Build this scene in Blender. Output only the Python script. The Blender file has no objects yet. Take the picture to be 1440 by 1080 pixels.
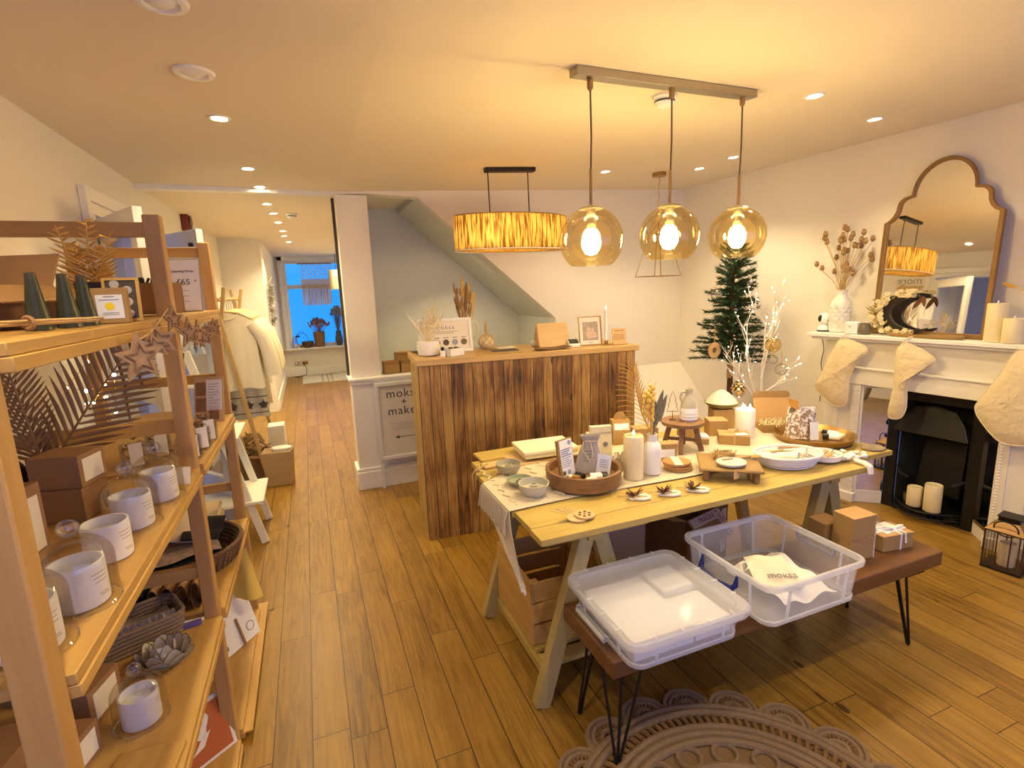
import bpy, math, random
from math import sin, cos, pi, radians, sqrt
from mathutils import Vector, Matrix, Euler
random.seed(7)
SC = bpy.context.scene
COL = SC.collection
V = Vector
U = random.uniform

# ------------------------------------------------------------ mesh building
def TM(loc=(0, 0, 0), rz=0.0, rx=0.0, ry=0.0, s=1.0):
    return Matrix.Translation(V(loc)) @ Euler((rx, ry, rz)).to_matrix().to_4x4() @ Matrix.Scale(s, 4)

class MB:
    def __init__(self):
        self.v, self.f = [], []
    def add(self, vs, fs, m=None):
        o = len(self.v)
        self.v += [(m @ V(p)) if m is not None else V(p) for p in vs]
        self.f += [tuple(i + o for i in f) for f in fs]
        return self
    def hexa(self, p, m=None):
        return self.add(p, [(3, 2, 1, 0), (4, 5, 6, 7), (0, 1, 5, 4), (1, 2, 6, 5), (2, 3, 7, 6), (3, 0, 4, 7)], m)
    def boxe(self, x0, x1, y0, y1, z0, z1, m=None):
        return self.hexa([(x0, y0, z0), (x1, y0, z0), (x1, y1, z0), (x0, y1, z0), (x0, y0, z1), (x1, y0, z1), (x1, y1, z1), (x0, y1, z1)], m)
    def box(self, c, s, rz=0.0, rx=0.0, ry=0.0, m=None):
        t = TM(c, rz, rx, ry)
        if m is not None: t = m @ t
        a, b, d = s[0] / 2, s[1] / 2, s[2] / 2
        return self.boxe(-a, a, -b, b, -d, d, t)
    def bar(self, a, b, w, h, up=(0, 0, 1), m=None):
        a, b = V(a), V(b); d = (b - a).normalized(); u = V(up)
        if abs(d.dot(u)) > .98: u = V((0, 1, 0))
        s = d.cross(u).normalized(); u = s.cross(d).normalized()
        p = []
        for c in (a, b):
            for i, j in ((-1, -1), (1, -1), (1, 1), (-1, 1)):
                p.append(c + s * (i * w / 2) + u * (j * h / 2))
        return self.add(p, [(3, 2, 1, 0), (4, 5, 6, 7), (0, 1, 5, 4), (1, 2, 6, 5), (2, 3, 7, 6), (3, 0, 4, 7)], m)
    def tube(self, path, r, n=8, cap=True, m=None, closed=False):
        P = [V(p) for p in path]; k = len(P); vs, fs = [], []
        last = None
        for i, p in enumerate(P):
            if closed: d = (P[(i + 1) % k] - P[i - 1])
            else: d = (P[min(i + 1, k - 1)] - P[max(i - 1, 0)])
            if d.length < 1e-9: d = V((0, 0, 1))
            d.normalize()
            if last is None:
                ref = V((0, 0, 1)) if abs(d.z) < .9 else V((1, 0, 0))
            else: ref = last
            s = d.cross(ref)
            if s.length < 1e-6: s = d.cross(V((1, .3, .2)))
            s.normalize(); u = s.cross(d).normalized(); last = u
            rr = r[i] if isinstance(r, (list, tuple)) else r
            for j in range(n):
                a = 2 * pi * j / n
                vs.append(p + s * (cos(a) * rr) + u * (sin(a) * rr))
        for i in range(k if closed else k - 1):
            for j in range(n):
                i2 = (i + 1) % k
                fs.append((i * n + j, i * n + (j + 1) % n, i2 * n + (j + 1) % n, i2 * n + j))
        if cap and not closed:
            fs.append(tuple(range(n))[::-1]); fs.append(tuple((k - 1) * n + j for j in range(n)))
        return self.add(vs, fs, m)
    def lathe(self, prof, n=28, m=None, c=(0, 0, 0), sx=1.0, sy=1.0, caps=True):
        vs, fs = [], []; k = len(prof)
        for r, z in prof:
            for j in range(n):
                a = 2 * pi * j / n
                vs.append((c[0] + cos(a) * r * sx, c[1] + sin(a) * r * sy, c[2] + z))
        for i in range(k - 1):
            for j in range(n):
                fs.append((i * n + j, i * n + (j + 1) % n, (i + 1) * n + (j + 1) % n, (i + 1) * n + j))
        if caps and prof[0][0] > 1e-6: fs.append(tuple(range(n))[::-1])
        if caps and prof[-1][0] > 1e-6: fs.append(tuple((k - 1) * n + j for j in range(n)))
        return self.add(vs, fs, m)
    def cyl(self, c, r, h, n=24, m=None, r2=None):
        r2 = r if r2 is None else r2
        return self.lathe([(r, 0), (r2, h)], n, m, c)
    def sphere(self, c, r, nu=16, nv=10, m=None):
        if not isinstance(r, (tuple, list)): r = (r, r, r)
        vs, fs = [], []
        for i in range(nv + 1):
            t = pi * i / nv
            for j in range(nu):
                a = 2 * pi * j / nu
                vs.append((c[0] + r[0] * sin(t) * cos(a), c[1] + r[1] * sin(t) * sin(a), c[2] - r[2] * cos(t)))
        for i in range(nv):
            for j in range(nu):
                fs.append((i * nu + j, i * nu + (j + 1) % nu, (i + 1) * nu + (j + 1) % nu, (i + 1) * nu + j))
        return self.add(vs, fs, m)
    def prism(self, out, t, m=None):
        """outline in local xy, thickness t along local z (0..t)"""
        k = len(out)
        vs = [(x, y, 0) for x, y in out] + [(x, y, t) for x, y in out]
        fs = [tuple(range(k))[::-1], tuple(range(k, 2 * k))] + [(i, (i + 1) % k, k + (i + 1) % k, k + i) for i in range(k)]
        return self.add(vs, fs, m)
    def ring(self, out, inn, t, m=None):
        """frame between two outlines with equal point counts"""
        k = len(out)
        vs = [(x, y, 0) for x, y in out] + [(x, y, 0) for x, y in inn] + [(x, y, t) for x, y in out] + [(x, y, t) for x, y in inn]
        fs = []
        for i in range(k):
            j = (i + 1) % k
            fs += [(i, k + i, k + j, j), (2 * k + i, 2 * k + j, 3 * k + j, 3 * k + i), (i, j, 2 * k + j, 2 * k + i), (k + j, k + i, 3 * k + i, 3 * k + j)]
        return self.add(vs, fs, m)
    def sheet(self, fn, nu, nv, m=None, t=0.0):
        vs = [V(fn(i / nu, j / nv)) for i in range(nu + 1) for j in range(nv + 1)]
        w = nv + 1
        fs = [(i * w + j, (i + 1) * w + j, (i + 1) * w + j + 1, i * w + j + 1) for i in range(nu) for j in range(nv)]
        if t:
            n0 = len(vs); nor = [V((0, 0, 0)) for _ in vs]
            for f in fs:
                nn = (vs[f[1]] - vs[f[0]]).cross(vs[f[3]] - vs[f[0]])
                for q in f: nor[q] += nn
            vs2 = [p + (q.normalized() if q.length > 0 else q) * t for p, q in zip(vs, nor)]
            f2 = [tuple(q + n0 for q in f[::-1]) for f in fs]
            rim = []
            for i in range(nu):
                for a, b in (((i + 1) * w, i * w), (i * w + nv, (i + 1) * w + nv)): rim.append((a, b, b + n0, a + n0))
            for j in range(nv):
                for a, b in ((j, j + 1), (nu * w + j + 1, nu * w + j)): rim.append((a, b, b + n0, a + n0))
            vs = vs + vs2; fs = [f[::-1] for f in f2] + [f[::-1] for f in fs] + rim
        return self.add(vs, fs, m)
    def leaf(self, a, b, w, nrm=(0, 0, 1), bend=0.0, k=5, th=.0012):
        """a thin solid blade from a to b"""
        a, b = V(a), V(b); d = b - a; s = d.cross(V(nrm))
        if s.length < 1e-7: s = d.cross(V((1, .2, .1)))
        s.normalize(); u = s.cross(d).normalized()
        rows = []
        for i in range(k + 1):
            t = i / k; c = a + d * t + u * (bend * sin(pi * t) * d.length)
            ww = w * (sin(pi * min(.98, .12 + t * .86)) ** .8)
            rows.append((c, ww))
        vs, fs = [], []
        for c, ww in rows: vs += [c - s * ww / 2, c + u * th, c + s * ww / 2, c - u * th]
        for i in range(k):
            o = i * 4
            for j in range(4): fs.append((o + j, o + (j + 1) % 4, o + 4 + (j + 1) % 4, o + 4 + j))
        fs.append((3, 2, 1, 0)); fs.append((k * 4, k * 4 + 1, k * 4 + 2, k * 4 + 3))
        return self.add(vs, fs)

# ------------------------------------------------------------ object helpers
def P(name, mb, mat, parent=None, bev=0.0, smooth=38, label=None, m=None):
    me = bpy.data.meshes.new(name)
    vs = mb.v if m is None else [m @ p for p in mb.v]
    me.from_pydata([tuple(p) for p in vs], [], mb.f)
    me.materials.append(mat)
    me.update()
    if smooth:
        for p in me.polygons: p.use_smooth = True
        me.set_sharp_from_angle(angle=radians(smooth))
    o = bpy.data.objects.new(name, me); COL.objects.link(o)
    if parent is not None: o.parent = parent
    if bev:
        md = o.modifiers.new('edge', 'BEVEL'); md.width = bev; md.segments = 2; md.limit_method = 'ANGLE'; md.angle_limit = radians(40)
    if label: o['label'] = label
    return o
def tag(o, label, cat, group=None):
    o['label'] = label; o['category'] = cat
    if group: o['group'] = group
    return o
def T(name, label, cat, loc=(0, 0, 0), rz=0.0, group=None, rx=0.0, ry=0.0):
    o = bpy.data.objects.new(name, None); COL.objects.link(o)
    o.empty_display_size = .05; o.location = loc; o.rotation_euler = (rx, ry, rz)
    return tag(o, label, cat, group)
def S(name, mb, mat, label, cat, loc=(0, 0, 0), rz=0.0, group=None, bev=0.0, smooth=38, rx=0.0, ry=0.0):
    o = P(name, mb, mat, None, bev, smooth); o.location = loc; o.rotation_euler = (rx, ry, rz)
    return tag(o, label, cat, group)
def struct(name, mb, mat, parent=None, bev=0.0, smooth=38):
    o = P(name, mb, mat, parent, bev, smooth)
    if parent is None: o['kind'] = 'structure'
    return o
def dup(root, loc, rz, label, group=None):
    r = root.copy(); COL.objects.link(r); r.location = loc; r.rotation_euler[2] = rz; r['label'] = label
    if group: r['group'] = group
    for ch in list(root.children):
        c = ch.copy(); COL.objects.link(c); c.parent = r
        for g in list(ch.children):
            d = g.copy(); COL.objects.link(d); d.parent = c
    return r
def lettering(text, size, mat, parent, m, name='lettering', depth=.0006, align='CENTER', sp=1.0):
    cu = bpy.data.curves.new('txt', 'FONT'); cu.body = text; cu.size = size; cu.align_x = align; cu.align_y = 'CENTER'
    cu.extrude = depth; cu.space_character = sp; cu.resolution_u = 3
    t = bpy.data.objects.new('txt', cu); COL.objects.link(t)
    dg = bpy.context.evaluated_depsgraph_get(); dg.update()
    me = bpy.data.meshes.new_from_object(t.evaluated_get(dg))
    bpy.data.objects.remove(t); bpy.data.curves.remove(cu)
    me.name = name; me.materials.clear(); me.materials.append(mat)
    me.transform(m)
    o = bpy.data.objects.new(name, me); COL.objects.link(o)
    if parent is not None: o.parent = parent
    return o
def face_m(o, right, up):
    """matrix whose local xy lies in a face: right, up vectors, origin o"""
    r = V(right).normalized(); u = V(up).normalized(); n = r.cross(u)
    M = Matrix.Identity(4)
    for i in range(3): M[i][0] = r[i]; M[i][1] = u[i]; M[i][2] = n[i]; M[i][3] = o[i]
    return M

# ------------------------------------------------------------ materials
_MC = {}
def _new(name):
    m = bpy.data.materials.new(name); m.use_nodes = True
    nt = m.node_tree; b = nt.nodes['Principled BSDF']
    return m, nt, b
def col(c, a=1.0): return (c[0], c[1], c[2], a)
def plain(name, c, rough=.6, metal=0.0, noise=.06, scale=12.0, bump=0.0, sheen=0.0):
    if name in _MC: return _MC[name]
    m, nt, b = _new(name)
    b.inputs['Roughness'].default_value = rough; b.inputs['Metallic'].default_value = metal
    tc = nt.nodes.new('ShaderNodeTexCoord'); nz = nt.nodes.new('ShaderNodeTexNoise'); nz.inputs['Scale'].default_value = scale
    nz.inputs['Detail'].default_value = 4
    mx = nt.nodes.new('ShaderNodeMix'); mx.data_type = 'RGBA'
    mx.inputs[6].default_value = col([x * (1 - noise) for x in c]); mx.inputs[7].default_value = col([min(1, x * (1 + noise)) for x in c])
    nt.links.new(tc.outputs['Object'], nz.inputs['Vector']); nt.links.new(nz.outputs['Fac'], mx.inputs[0])
    nt.links.new(mx.outputs[2], b.inputs['Base Color'])
    if bump:
        bp = nt.nodes.new('ShaderNodeBump'); bp.inputs['Strength'].default_value = bump; bp.inputs['Distance'].default_value = .01
        n2 = nt.nodes.new('ShaderNodeTexNoise'); n2.inputs['Scale'].default_value = scale * 8
        nt.links.new(tc.outputs['Object'], n2.inputs['Vector']); nt.links.new(n2.outputs['Fac'], bp.inputs['Height']); nt.links.new(bp.outputs[0], b.inputs['Normal'])
    if sheen: b.inputs['Sheen Weight'].default_value = sheen
    _MC[name] = m; return m
def emit(name, c, s):
    if name in _MC: return _MC[name]
    m, nt, b = _new(name)
    b.inputs['Base Color'].default_value = col(c); b.inputs['Emission Color'].default_value = col(c); b.inputs['Emission Strength'].default_value = s
    _MC[name] = m; return m
def wood(name, c1, c2, axis='x', scale=9.0, rough=.5, knots=True, dark=None, stretch=.09):
    """long-grain wood, grain along the object axis"""
    if name in _MC: return _MC[name]
    m, nt, b = _new(name); L = nt.links.new; N = nt.nodes.new
    tc = N('ShaderNodeTexCoord'); mp = N('ShaderNodeMapping')
    sc = [1, 1, 1]; sc['xyz'.index(axis)] = stretch; mp.inputs['Scale'].default_value = sc
    L(tc.outputs['Object'], mp.inputs['Vector'])
    nz = N('ShaderNodeTexNoise'); nz.inputs['Scale'].default_value = scale; nz.inputs['Detail'].default_value = 8; nz.inputs['Distortion'].default_value = 1.2
    L(mp.outputs[0], nz.inputs['Vector'])
    n2 = N('ShaderNodeTexNoise'); n2.inputs['Scale'].default_value = scale * 7; n2.inputs['Detail'].default_value = 3
    L(mp.outputs[0], n2.inputs['Vector'])
    ad = N('ShaderNodeMath'); ad.operation = 'MULTIPLY_ADD'; ad.inputs[1].default_value = .35; L(n2.outputs['Fac'], ad.inputs[0]); L(nz.outputs['Fac'], ad.inputs[2])
    cr = N('ShaderNodeValToRGB'); e = cr.color_ramp.elements
    e[0].position = .42; e[0].color = col(c1); e[1].position = .88; e[1].color = col(c2)
    L(ad.outputs[0], cr.inputs[0]); out = cr.outputs[0]
    if knots:
        vo = N('ShaderNodeTexVoronoi'); vo.inputs['Scale'].default_value = scale * .45; m2 = N('ShaderNodeMapping')
        s2 = [1, 1, 1]; s2['xyz'.index(axis)] = .45; m2.inputs['Scale'].default_value = s2
        L(tc.outputs['Object'], m2.inputs['Vector']); L(m2.outputs[0], vo.inputs['Vector'])
        kr = N('ShaderNodeValToRGB'); k = kr.color_ramp.elements; k[0].position = .035; k[0].color = (1, 1, 1, 1); k[1].position = .09; k[1].color = (0, 0, 0, 1)
        L(vo.outputs['Distance'], kr.inputs[0])
        mx = N('ShaderNodeMix'); mx.data_type = 'RGBA'; L(kr.outputs[0], mx.inputs[0]); L(out, mx.inputs[6])
        mx.inputs[7].default_value = col(dark if dark else [x * .35 for x in c1]); out = mx.outputs[2]
    L(out, b.inputs['Base Color']); b.inputs['Roughness'].default_value = rough
    bp = N('ShaderNodeBump'); bp.inputs['Strength'].default_value = .15; bp.inputs['Distance'].default_value = .004
    L(n2.outputs['Fac'], bp.inputs['Height']); L(bp.outputs[0], b.inputs['Normal'])
    _MC[name] = m; return m
def planks(name, along, across, w, Ln, cols, rough=.4, gap=.02, seed=0.0, streak=1.0, coat=0.0, var=.35, blotch=.12):
    """boards of width w laid along one object axis, random lengths offset, each board its own tone"""
    m, nt, b = _new(name); L = nt.links.new; N = nt.nodes.new
    def mt(op, a, bb=None, c=None):
        n = N('ShaderNodeMath'); n.operation = op
        for i, x in enumerate((a, bb, c)):
            if x is None: continue
            if isinstance(x, (int, float)): n.inputs[i].default_value = x
            else: L(x, n.inputs[i])
        return n.outputs[0]
    tc = N('ShaderNodeTexCoord'); sp = N('ShaderNodeSeparateXYZ'); L(tc.outputs['Object'], sp.inputs[0])
    A = sp.outputs['XYZ'.index(along.upper())]; C = sp.outputs['XYZ'.index(across.upper())]
    u = mt('DIVIDE', C, w); row = mt('FLOOR', mt('ADD', u, seed)); fu = mt('FRACT', mt('ADD', u, seed))
    wn = N('ShaderNodeTexWhiteNoise'); wn.noise_dimensions = '1D'; L(row, wn.inputs['W'])
    t = mt('ADD', mt('DIVIDE', A, Ln), mt('MULTIPLY', wn.outputs['Value'], 7.3)); cel = mt('FLOOR', t); ft = mt('FRACT', t)
    cx = N('ShaderNodeCombineXYZ'); L(row, cx.inputs[0]); L(cel, cx.inputs[1])
    w2 = N('ShaderNodeTexWhiteNoise'); w2.noise_dimensions = '2D'; L(cx.outputs[0], w2.inputs['Vector'])
    # grain
    mp = N('ShaderNodeCombineXYZ'); L(mt('MULTIPLY', A, 1.1), mp.inputs[0]); L(mt('MULTIPLY', C, 14.0), mp.inputs[1]); L(mt('MULTIPLY', w2.outputs['Value'], 37.0), mp.inputs[2])
    nz = N('ShaderNodeTexNoise'); nz.inputs['Scale'].default_value = 2.2; nz.inputs['Detail'].default_value = 8; nz.inputs['Distortion'].default_value = 1.6; L(mp.outputs[0], nz.inputs['Vector'])
    n3 = N('ShaderNodeTexNoise'); n3.inputs['Scale'].default_value = 9; n3.inputs['Detail'].default_value = 4; L(mp.outputs[0], n3.inputs['Vector'])
    g = mt('ADD', mt('MULTIPLY', nz.outputs['Fac'], streak), mt('MULTIPLY', n3.outputs['Fac'], .35))
    val = mt('ADD', g, mt('MULTIPLY', mt('SUBTRACT', w2.outputs['Value'], .5), var))
    nb = N('ShaderNodeTexNoise'); nb.inputs['Scale'].default_value = 3.2; nb.inputs['Detail'].default_value = 5; L(tc.outputs['Object'], nb.inputs['Vector'])
    val = mt('ADD', val, mt('MULTIPLY', mt('SUBTRACT', nb.outputs['Fac'], .5), blotch * 2))
    cr = N('ShaderNodeValToRGB'); el = cr.color_ramp.elements
    el[0].position = .30; el[0].color = col(cols[0]); el[1].position = .98; el[1].color = col(cols[2])
    mid = el.new(.62); mid.color = col(cols[1])
    L(val, cr.inputs[0])
    vo = N('ShaderNodeTexVoronoi'); vo.inputs['Scale'].default_value = 1.0
    kc = N('ShaderNodeCombineXYZ'); L(mt('MULTIPLY', A, 2.6), kc.inputs[0]); L(mt('MULTIPLY', C, 5.0), kc.inputs[1]); L(mt('MULTIPLY', w2.outputs['Value'], 11.0), kc.inputs[2]); L(kc.outputs[0], vo.inputs['Vector'])
    kn = mt('LESS_THAN', vo.outputs['Distance'], .075)
    gapm = mt('MAXIMUM', mt('MAXIMUM', mt('LESS_THAN', fu, gap), mt('GREATER_THAN', fu, 1 - gap)), mt('LESS_THAN', ft, .003 / Ln))
    mx = N('ShaderNodeMix'); mx.data_type = 'RGBA'; L(mt('MAXIMUM', gapm, mt('MULTIPLY', kn, .8)), mx.inputs[0]); L(cr.outputs[0], mx.inputs[6]); mx.inputs[7].default_value = col([x * .3 for x in cols[0]])
    L(mx.outputs[2], b.inputs['Base Color'])
    L(mt('ADD', mt('MULTIPLY', nz.outputs['Fac'], .2), rough - .1), b.inputs['Roughness'])
    bp = N('ShaderNodeBump'); bp.inputs['Strength'].default_value = .35; bp.inputs['Distance'].default_value = .004
    L(mt('SUBTRACT', mt('MULTIPLY', n3.outputs['Fac'], .25), gapm), bp.inputs['Height']); L(bp.outputs[0], b.inputs['Normal'])
    return m
def glass(name, tint=(1, 1, 1), refl=.12, rough=.02):
    """thin clear glass: see-through with a fresnel gloss"""
    if name in _MC: return _MC[name]
    m = bpy.data.materials.new(name); m.use_nodes = True; nt = m.node_tree; nt.nodes.clear(); N = nt.nodes.new; L = nt.links.new
    o = N('ShaderNodeOutputMaterial'); tr = N('ShaderNodeBsdfTransparent'); tr.inputs[0].default_value = col(tint)
    gl = N('ShaderNodeBsdfGlossy'); gl.inputs['Roughness'].default_value = rough
    lw = N('ShaderNodeLayerWeight'); lw.inputs['Blend'].default_value = .35
    mm = N('ShaderNodeMath'); mm.operation = 'MULTIPLY_ADD'; mm.inputs[1].default_value = .42; mm.inputs[2].default_value = refl * .4; L(lw.outputs['Fresnel'], mm.inputs[0])
    mx = N('ShaderNodeMixShader'); L(mm.outputs[0], mx.inputs[0]); L(tr.outputs[0], mx.inputs[1]); L(gl.outputs[0], mx.inputs[2]); L(mx.outputs[0], o.inputs[0])
    _MC[name] = m; return m
def frosted(name, c, alpha, rough=.25):
    """milky plastic or frosted film: part see-through, part scattering"""
    if name in _MC: return _MC[name]
    m = bpy.data.materials.new(name); m.use_nodes = True; nt = m.node_tree; nt.nodes.clear(); N = nt.nodes.new; L = nt.links.new
    o = N('ShaderNodeOutputMaterial'); tr = N('ShaderNodeBsdfTransparent'); tr.inputs[0].default_value = (.97, .98, 1, 1)
    pb = N('ShaderNodeBsdfPrincipled'); pb.inputs['Base Color'].default_value = col(c); pb.inputs['Roughness'].default_value = rough
    tl = N('ShaderNodeBsdfTranslucent'); tl.inputs[0].default_value = col(c)
    m1 = N('ShaderNodeMixShader'); m1.inputs[0].default_value = .45; L(pb.outputs[0], m1.inputs[1]); L(tl.outputs[0], m1.inputs[2])
    m2 = N('ShaderNodeMixShader'); m2.inputs[0].default_value = alpha; L(tr.outputs[0], m2.inputs[1]); L(m1.outputs[0], m2.inputs[2]); L(m2.outputs[0], o.inputs[0])
    _MC[name] = m; return m

WALL = plain('wall_paint', (.84, .80, .73), .75, noise=.02, scale=3, bump=.03)
CEIL = plain('ceiling_paint', (.82, .73, .60), .85, noise=.02, scale=2)
TRIM = plain('white_gloss_paint', (.86, .85, .82), .35, noise=.02)
SAGE = plain('stair_wall_paint', (.72, .74, .70), .8, noise=.02)
FLOORM = planks('oak_floorboards', 'y', 'x', .132, 1.0, [(.115, .052, .007), (.270, .142, .019), (.385, .220, .036)], rough=.38, var=.2, gap=.014)
PINE_Y = wood('pine_y', (.62, .40, .125), (.47, .27, .070), 'y'); PINE_X = wood('pine_x', (.58, .36, .115), (.43, .24, .065), 'x'); PINE_Z = wood('pine_z', (.60, .38, .14), (.46, .26, .08), 'z')
TREST_X = wood('treated_pine_x', (.56, .43, .125), (.43, .30, .075), 'x'); TREST_Y = wood('treated_pine_y', (.56, .43, .13), (.43, .30, .08), 'y'); TREST_Z = wood('treated_pine_z', (.50, .41, .17), (.38, .29, .10), 'z')
DARKW_X = wood('walnut_stain_x', (.20, .090, .030), (.10, .040, .012), 'x', rough=.35)
BOWLW = wood('acacia_wood', (.30, .16, .065), (.17, .08, .03), 'x', scale=14, rough=.4)
MANGO = wood('mango_wood', (.38, .24, .078), (.25, .14, .04), 'x', scale=14)
LIGHTW = wood('birch_ply', (.70, .50, .26), (.60, .40, .18), 'x', scale=16, knots=False)
KRAFT = plain('kraft_card', (.40, .245, .085), .8, noise=.08, scale=30)
KRAFT_D = plain('kraft_card_inside', (.36, .20, .08), .85, noise=.08, scale=30)
BROWNB = plain('brown_card', (.33, .18, .08), .8, noise=.1, scale=20)
WHITE = plain('white_card', (.86, .86, .86), .6, noise=.02)
PAPER = plain('cream_paper', (.84, .80, .70), .8, noise=.03)
CERAM = plain('white_ceramic', (.86, .86, .86), .22, noise=.02)
WAX = plain('cream_wax', (.86, .76, .48), .5, noise=.03); 
WAX.node_tree.nodes['Principled BSDF'].inputs['Subsurface Weight'].default_value = .3
WAX.node_tree.nodes['Principled BSDF'].inputs['Subsurface Radius'].default_value = (.02, .012, .005)
COTTON = plain('cream_cotton', (.78, .68, .48), .9, noise=.06, scale=18, bump=.15)
STOCKC = plain('stocking_cotton', (.74, .62, .40), .9, noise=.05, scale=2.6, bump=.9)
LINEN = plain('grey_linen', (.50, .46, .40), .95, noise=.12, scale=60, bump=.4)
RUNNER = plain('oat_cotton', (.72, .64, .50), .95, noise=.12, scale=80, bump=.5)
BLACK = plain('black_plastic', (.012, .012, .012), .4); IRON = plain('cast_iron', (.012, .011, .011), .45, .3, noise=.3, scale=20)
BLKM = plain('black_iron_rod', (.03, .022, .018), .45, .6); BRASS = plain('aged_brass', (.42, .26, .09), .35, .9); STEEL = plain('brushed_nickel', (.42, .38, .30), .32, .9)
BRONZE = plain('bronze_frame', (.27, .155, .06), .4, .55, noise=.15); GOLD = plain('gold_paint', (.72, .46, .12), .38, .6, noise=.15)
DRIED = plain('dried_stem', (.52, .36, .15), .85, noise=.2, scale=20); DRIEDD = plain('dried_head', (.30, .17, .07), .85, noise=.3, scale=40)
PAMPAS = plain('pale_dried_grass', (.78, .66, .42), .9, noise=.15, scale=30); INK = plain('printed_ink', (.05, .045, .04), .7); GREYINK = plain('grey_ink', (.25, .24, .23), .7)
TWINE = plain('jute_twine', (.55, .38, .18), .95, noise=.2, scale=60); MIRRORM = plain('mirror_silver', (.88, .88, .88), .02, 1.0, noise=0)
BLUEP = plain('blue_plastic', (.008, .016, .16), .3)
GLASSC = glass('clear_glass'); AMBER = glass('amber_glass', (1.0, .89, .58), .12); PANE = glass('window_glass', (.96, .98, 1), .1)
# ============================================================ camera and world
cd = bpy.data.cameras.new('camera'); cam = bpy.data.objects.new('camera', cd); COL.objects.link(cam)
cd.lens = 727.0 / 1440 * 36; cd.sensor_width = 36; cd.clip_start = .02
CR = Matrix(((0.92922, 0.09847, -0.35617), (-0.36786, 0.15472, -0.91693), (-0.03519, 0.98304, 0.18000)))
cam.matrix_world = Matrix.Translation((0, 0, 1.6)) @ CR.to_4x4()
SC.camera = cam
w = bpy.data.worlds.new('World'); SC.world = w; w.use_nodes = True
wt = w.node_tree; bg = wt.nodes['Background']; bg.inputs[1].default_value = 1.0
_tc = wt.nodes.new('ShaderNodeTexCoord'); _sp = wt.nodes.new('ShaderNodeSeparateXYZ'); _mr = wt.nodes.new('ShaderNodeMapRange'); _mr.inputs[1].default_value = -.4; _mr.inputs[2].default_value = .4
_mx = wt.nodes.new('ShaderNodeMix'); _mx.data_type = 'RGBA'; _mx.inputs[6].default_value = (.34, .46, 1.25, 1); _mx.inputs[7].default_value = (.008, .25, .78, 1)   # grey evening street in front, deep blue dusk behind
wt.links.new(_tc.outputs['Generated'], _sp.inputs[0]); wt.links.new(_sp.outputs[1], _mr.inputs[0]); wt.links.new(_mr.outputs[0], _mx.inputs[0]); wt.links.new(_mx.outputs[2], bg.inputs[0])
SC.view_settings.view_transform = 'Standard'; SC.view_settings.look = 'None'; SC.view_settings.gamma = 1; SC.view_settings.exposure = 0.85

def cz(x): return 2.395 - .015 * (x + 1) / 1.3 if x < .3 else 2.38 + .13 * (x - .3) / 3.3
def bx(x0, x1, y0, y1, z0, z1): return MB().boxe(x0, x1, y0, y1, z0, z1)
def rwx(y): return 3.885 - .0875 * (y - 2.03)
YB = 4.33
# ============================================================ shell
struct('floor', bx(-2.6, 4.8, -1.5, 11.9, -.1, 0), FLOORM)
m = MB(); pr = [(-2.6, 2.413), (-1, 2.395), (.3, 2.38), (4.8, cz(4.8))]
m.prism([(x, z) for x, z in pr] + [(4.8, 2.95), (-2.6, 2.95)], 13.4, Matrix(((1, 0, 0, 0), (0, 0, -1, 11.9), (0, 1, 0, 0), (0, 0, 0, 1))))
struct('ceiling', m, CEIL, smooth=0)
m = MB().boxe(-1.12, -1, -1.5, 3.4, 0, 2.55).boxe(-1.12, -1, 4.35, 8.0, 0, 2.55).boxe(-1.12, -1, 3.4, 4.35, 2.08, 2.55)
struct('wall_left', m, WALL)
struct('wall_added_hallway', MB().boxe(-2.5, -2.4, 2.4, 4.9, 0, 2.5).boxe(-2.4, -1.12, 4.8, 4.9, 0, 2.5), plain('hall_paint', (.70, .72, .76), .8, noise=.02))  # added hallway walls, left open sideways so dusk light reaches them indirectly
struct('wall_corridor', MB().boxe(-1.12, -.5, 7.95, 8.05, 0, 2.5).boxe(-.6, -.5, 8.05, 11.5, 0, 2.5), plain('corridor_paint', (.80, .78, .74), .8, noise=.02))
struct('wall_corridor_right', MB().boxe(.86, .96, 5.3, 11.5, 0, 2.5), WALL)
m = MB().boxe(-.6, -.36, 11.4, 11.55, 0, 2.5).boxe(-.36, .96, 11.4, 11.55, 0, .57).boxe(-.36, .96, 11.4, 11.55, 2.33, 2.5)
struct('wall_end', m, WALL)
# back wall with the sloping opening under the stairs
m = MB(); m.prism([(.289, 2.36), (.525, 2.372), (.92, 2.357), (2.137, 1.326), (2.137, 0), (3.95, 0), (3.95, 2.7), (.289, 2.7)], .13, Matrix(((1, 0, 0, 0), (0, 0, -1, YB + .13), (0, 1, 0, 0), (0, 0, 0, 1))))
struct('wall_back', m, WALL, smooth=0)
struct('column', bx(.289, .525, YB, YB + .22, .92, 2.36), WALL, bev=.004)
struct('wall_dado', bx(.285, 2.2, 4.29, 4.55, 0, .915), TRIM)
m = MB().boxe(.262, 2.2, 4.262, 4.56, .915, .937).boxe(.272, 2.2, 4.272, 4.29, .885, .915)
struct('trim_1', m, TRIM, bev=.004)
m = MB().boxe(.262, 2.2, 4.262, 4.29, 0, .15).boxe(.270, 2.2, 4.27, 4.29, .15, .18).boxe(.262, .285, 4.29, 4.55, 0, .17)
struct('baseboard_dado', m, TRIM, bev=.004)
m = MB().boxe(.45, 2.3, 5.25, 5.35, 0, 2.45).boxe(.45, .55, 4.55, 5.25, 0, 2.4).boxe(2.137, 2.24, YB + .13, 5.25, 0, 1.35)
struct('wall_understairs', m, SAGE)
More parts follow.
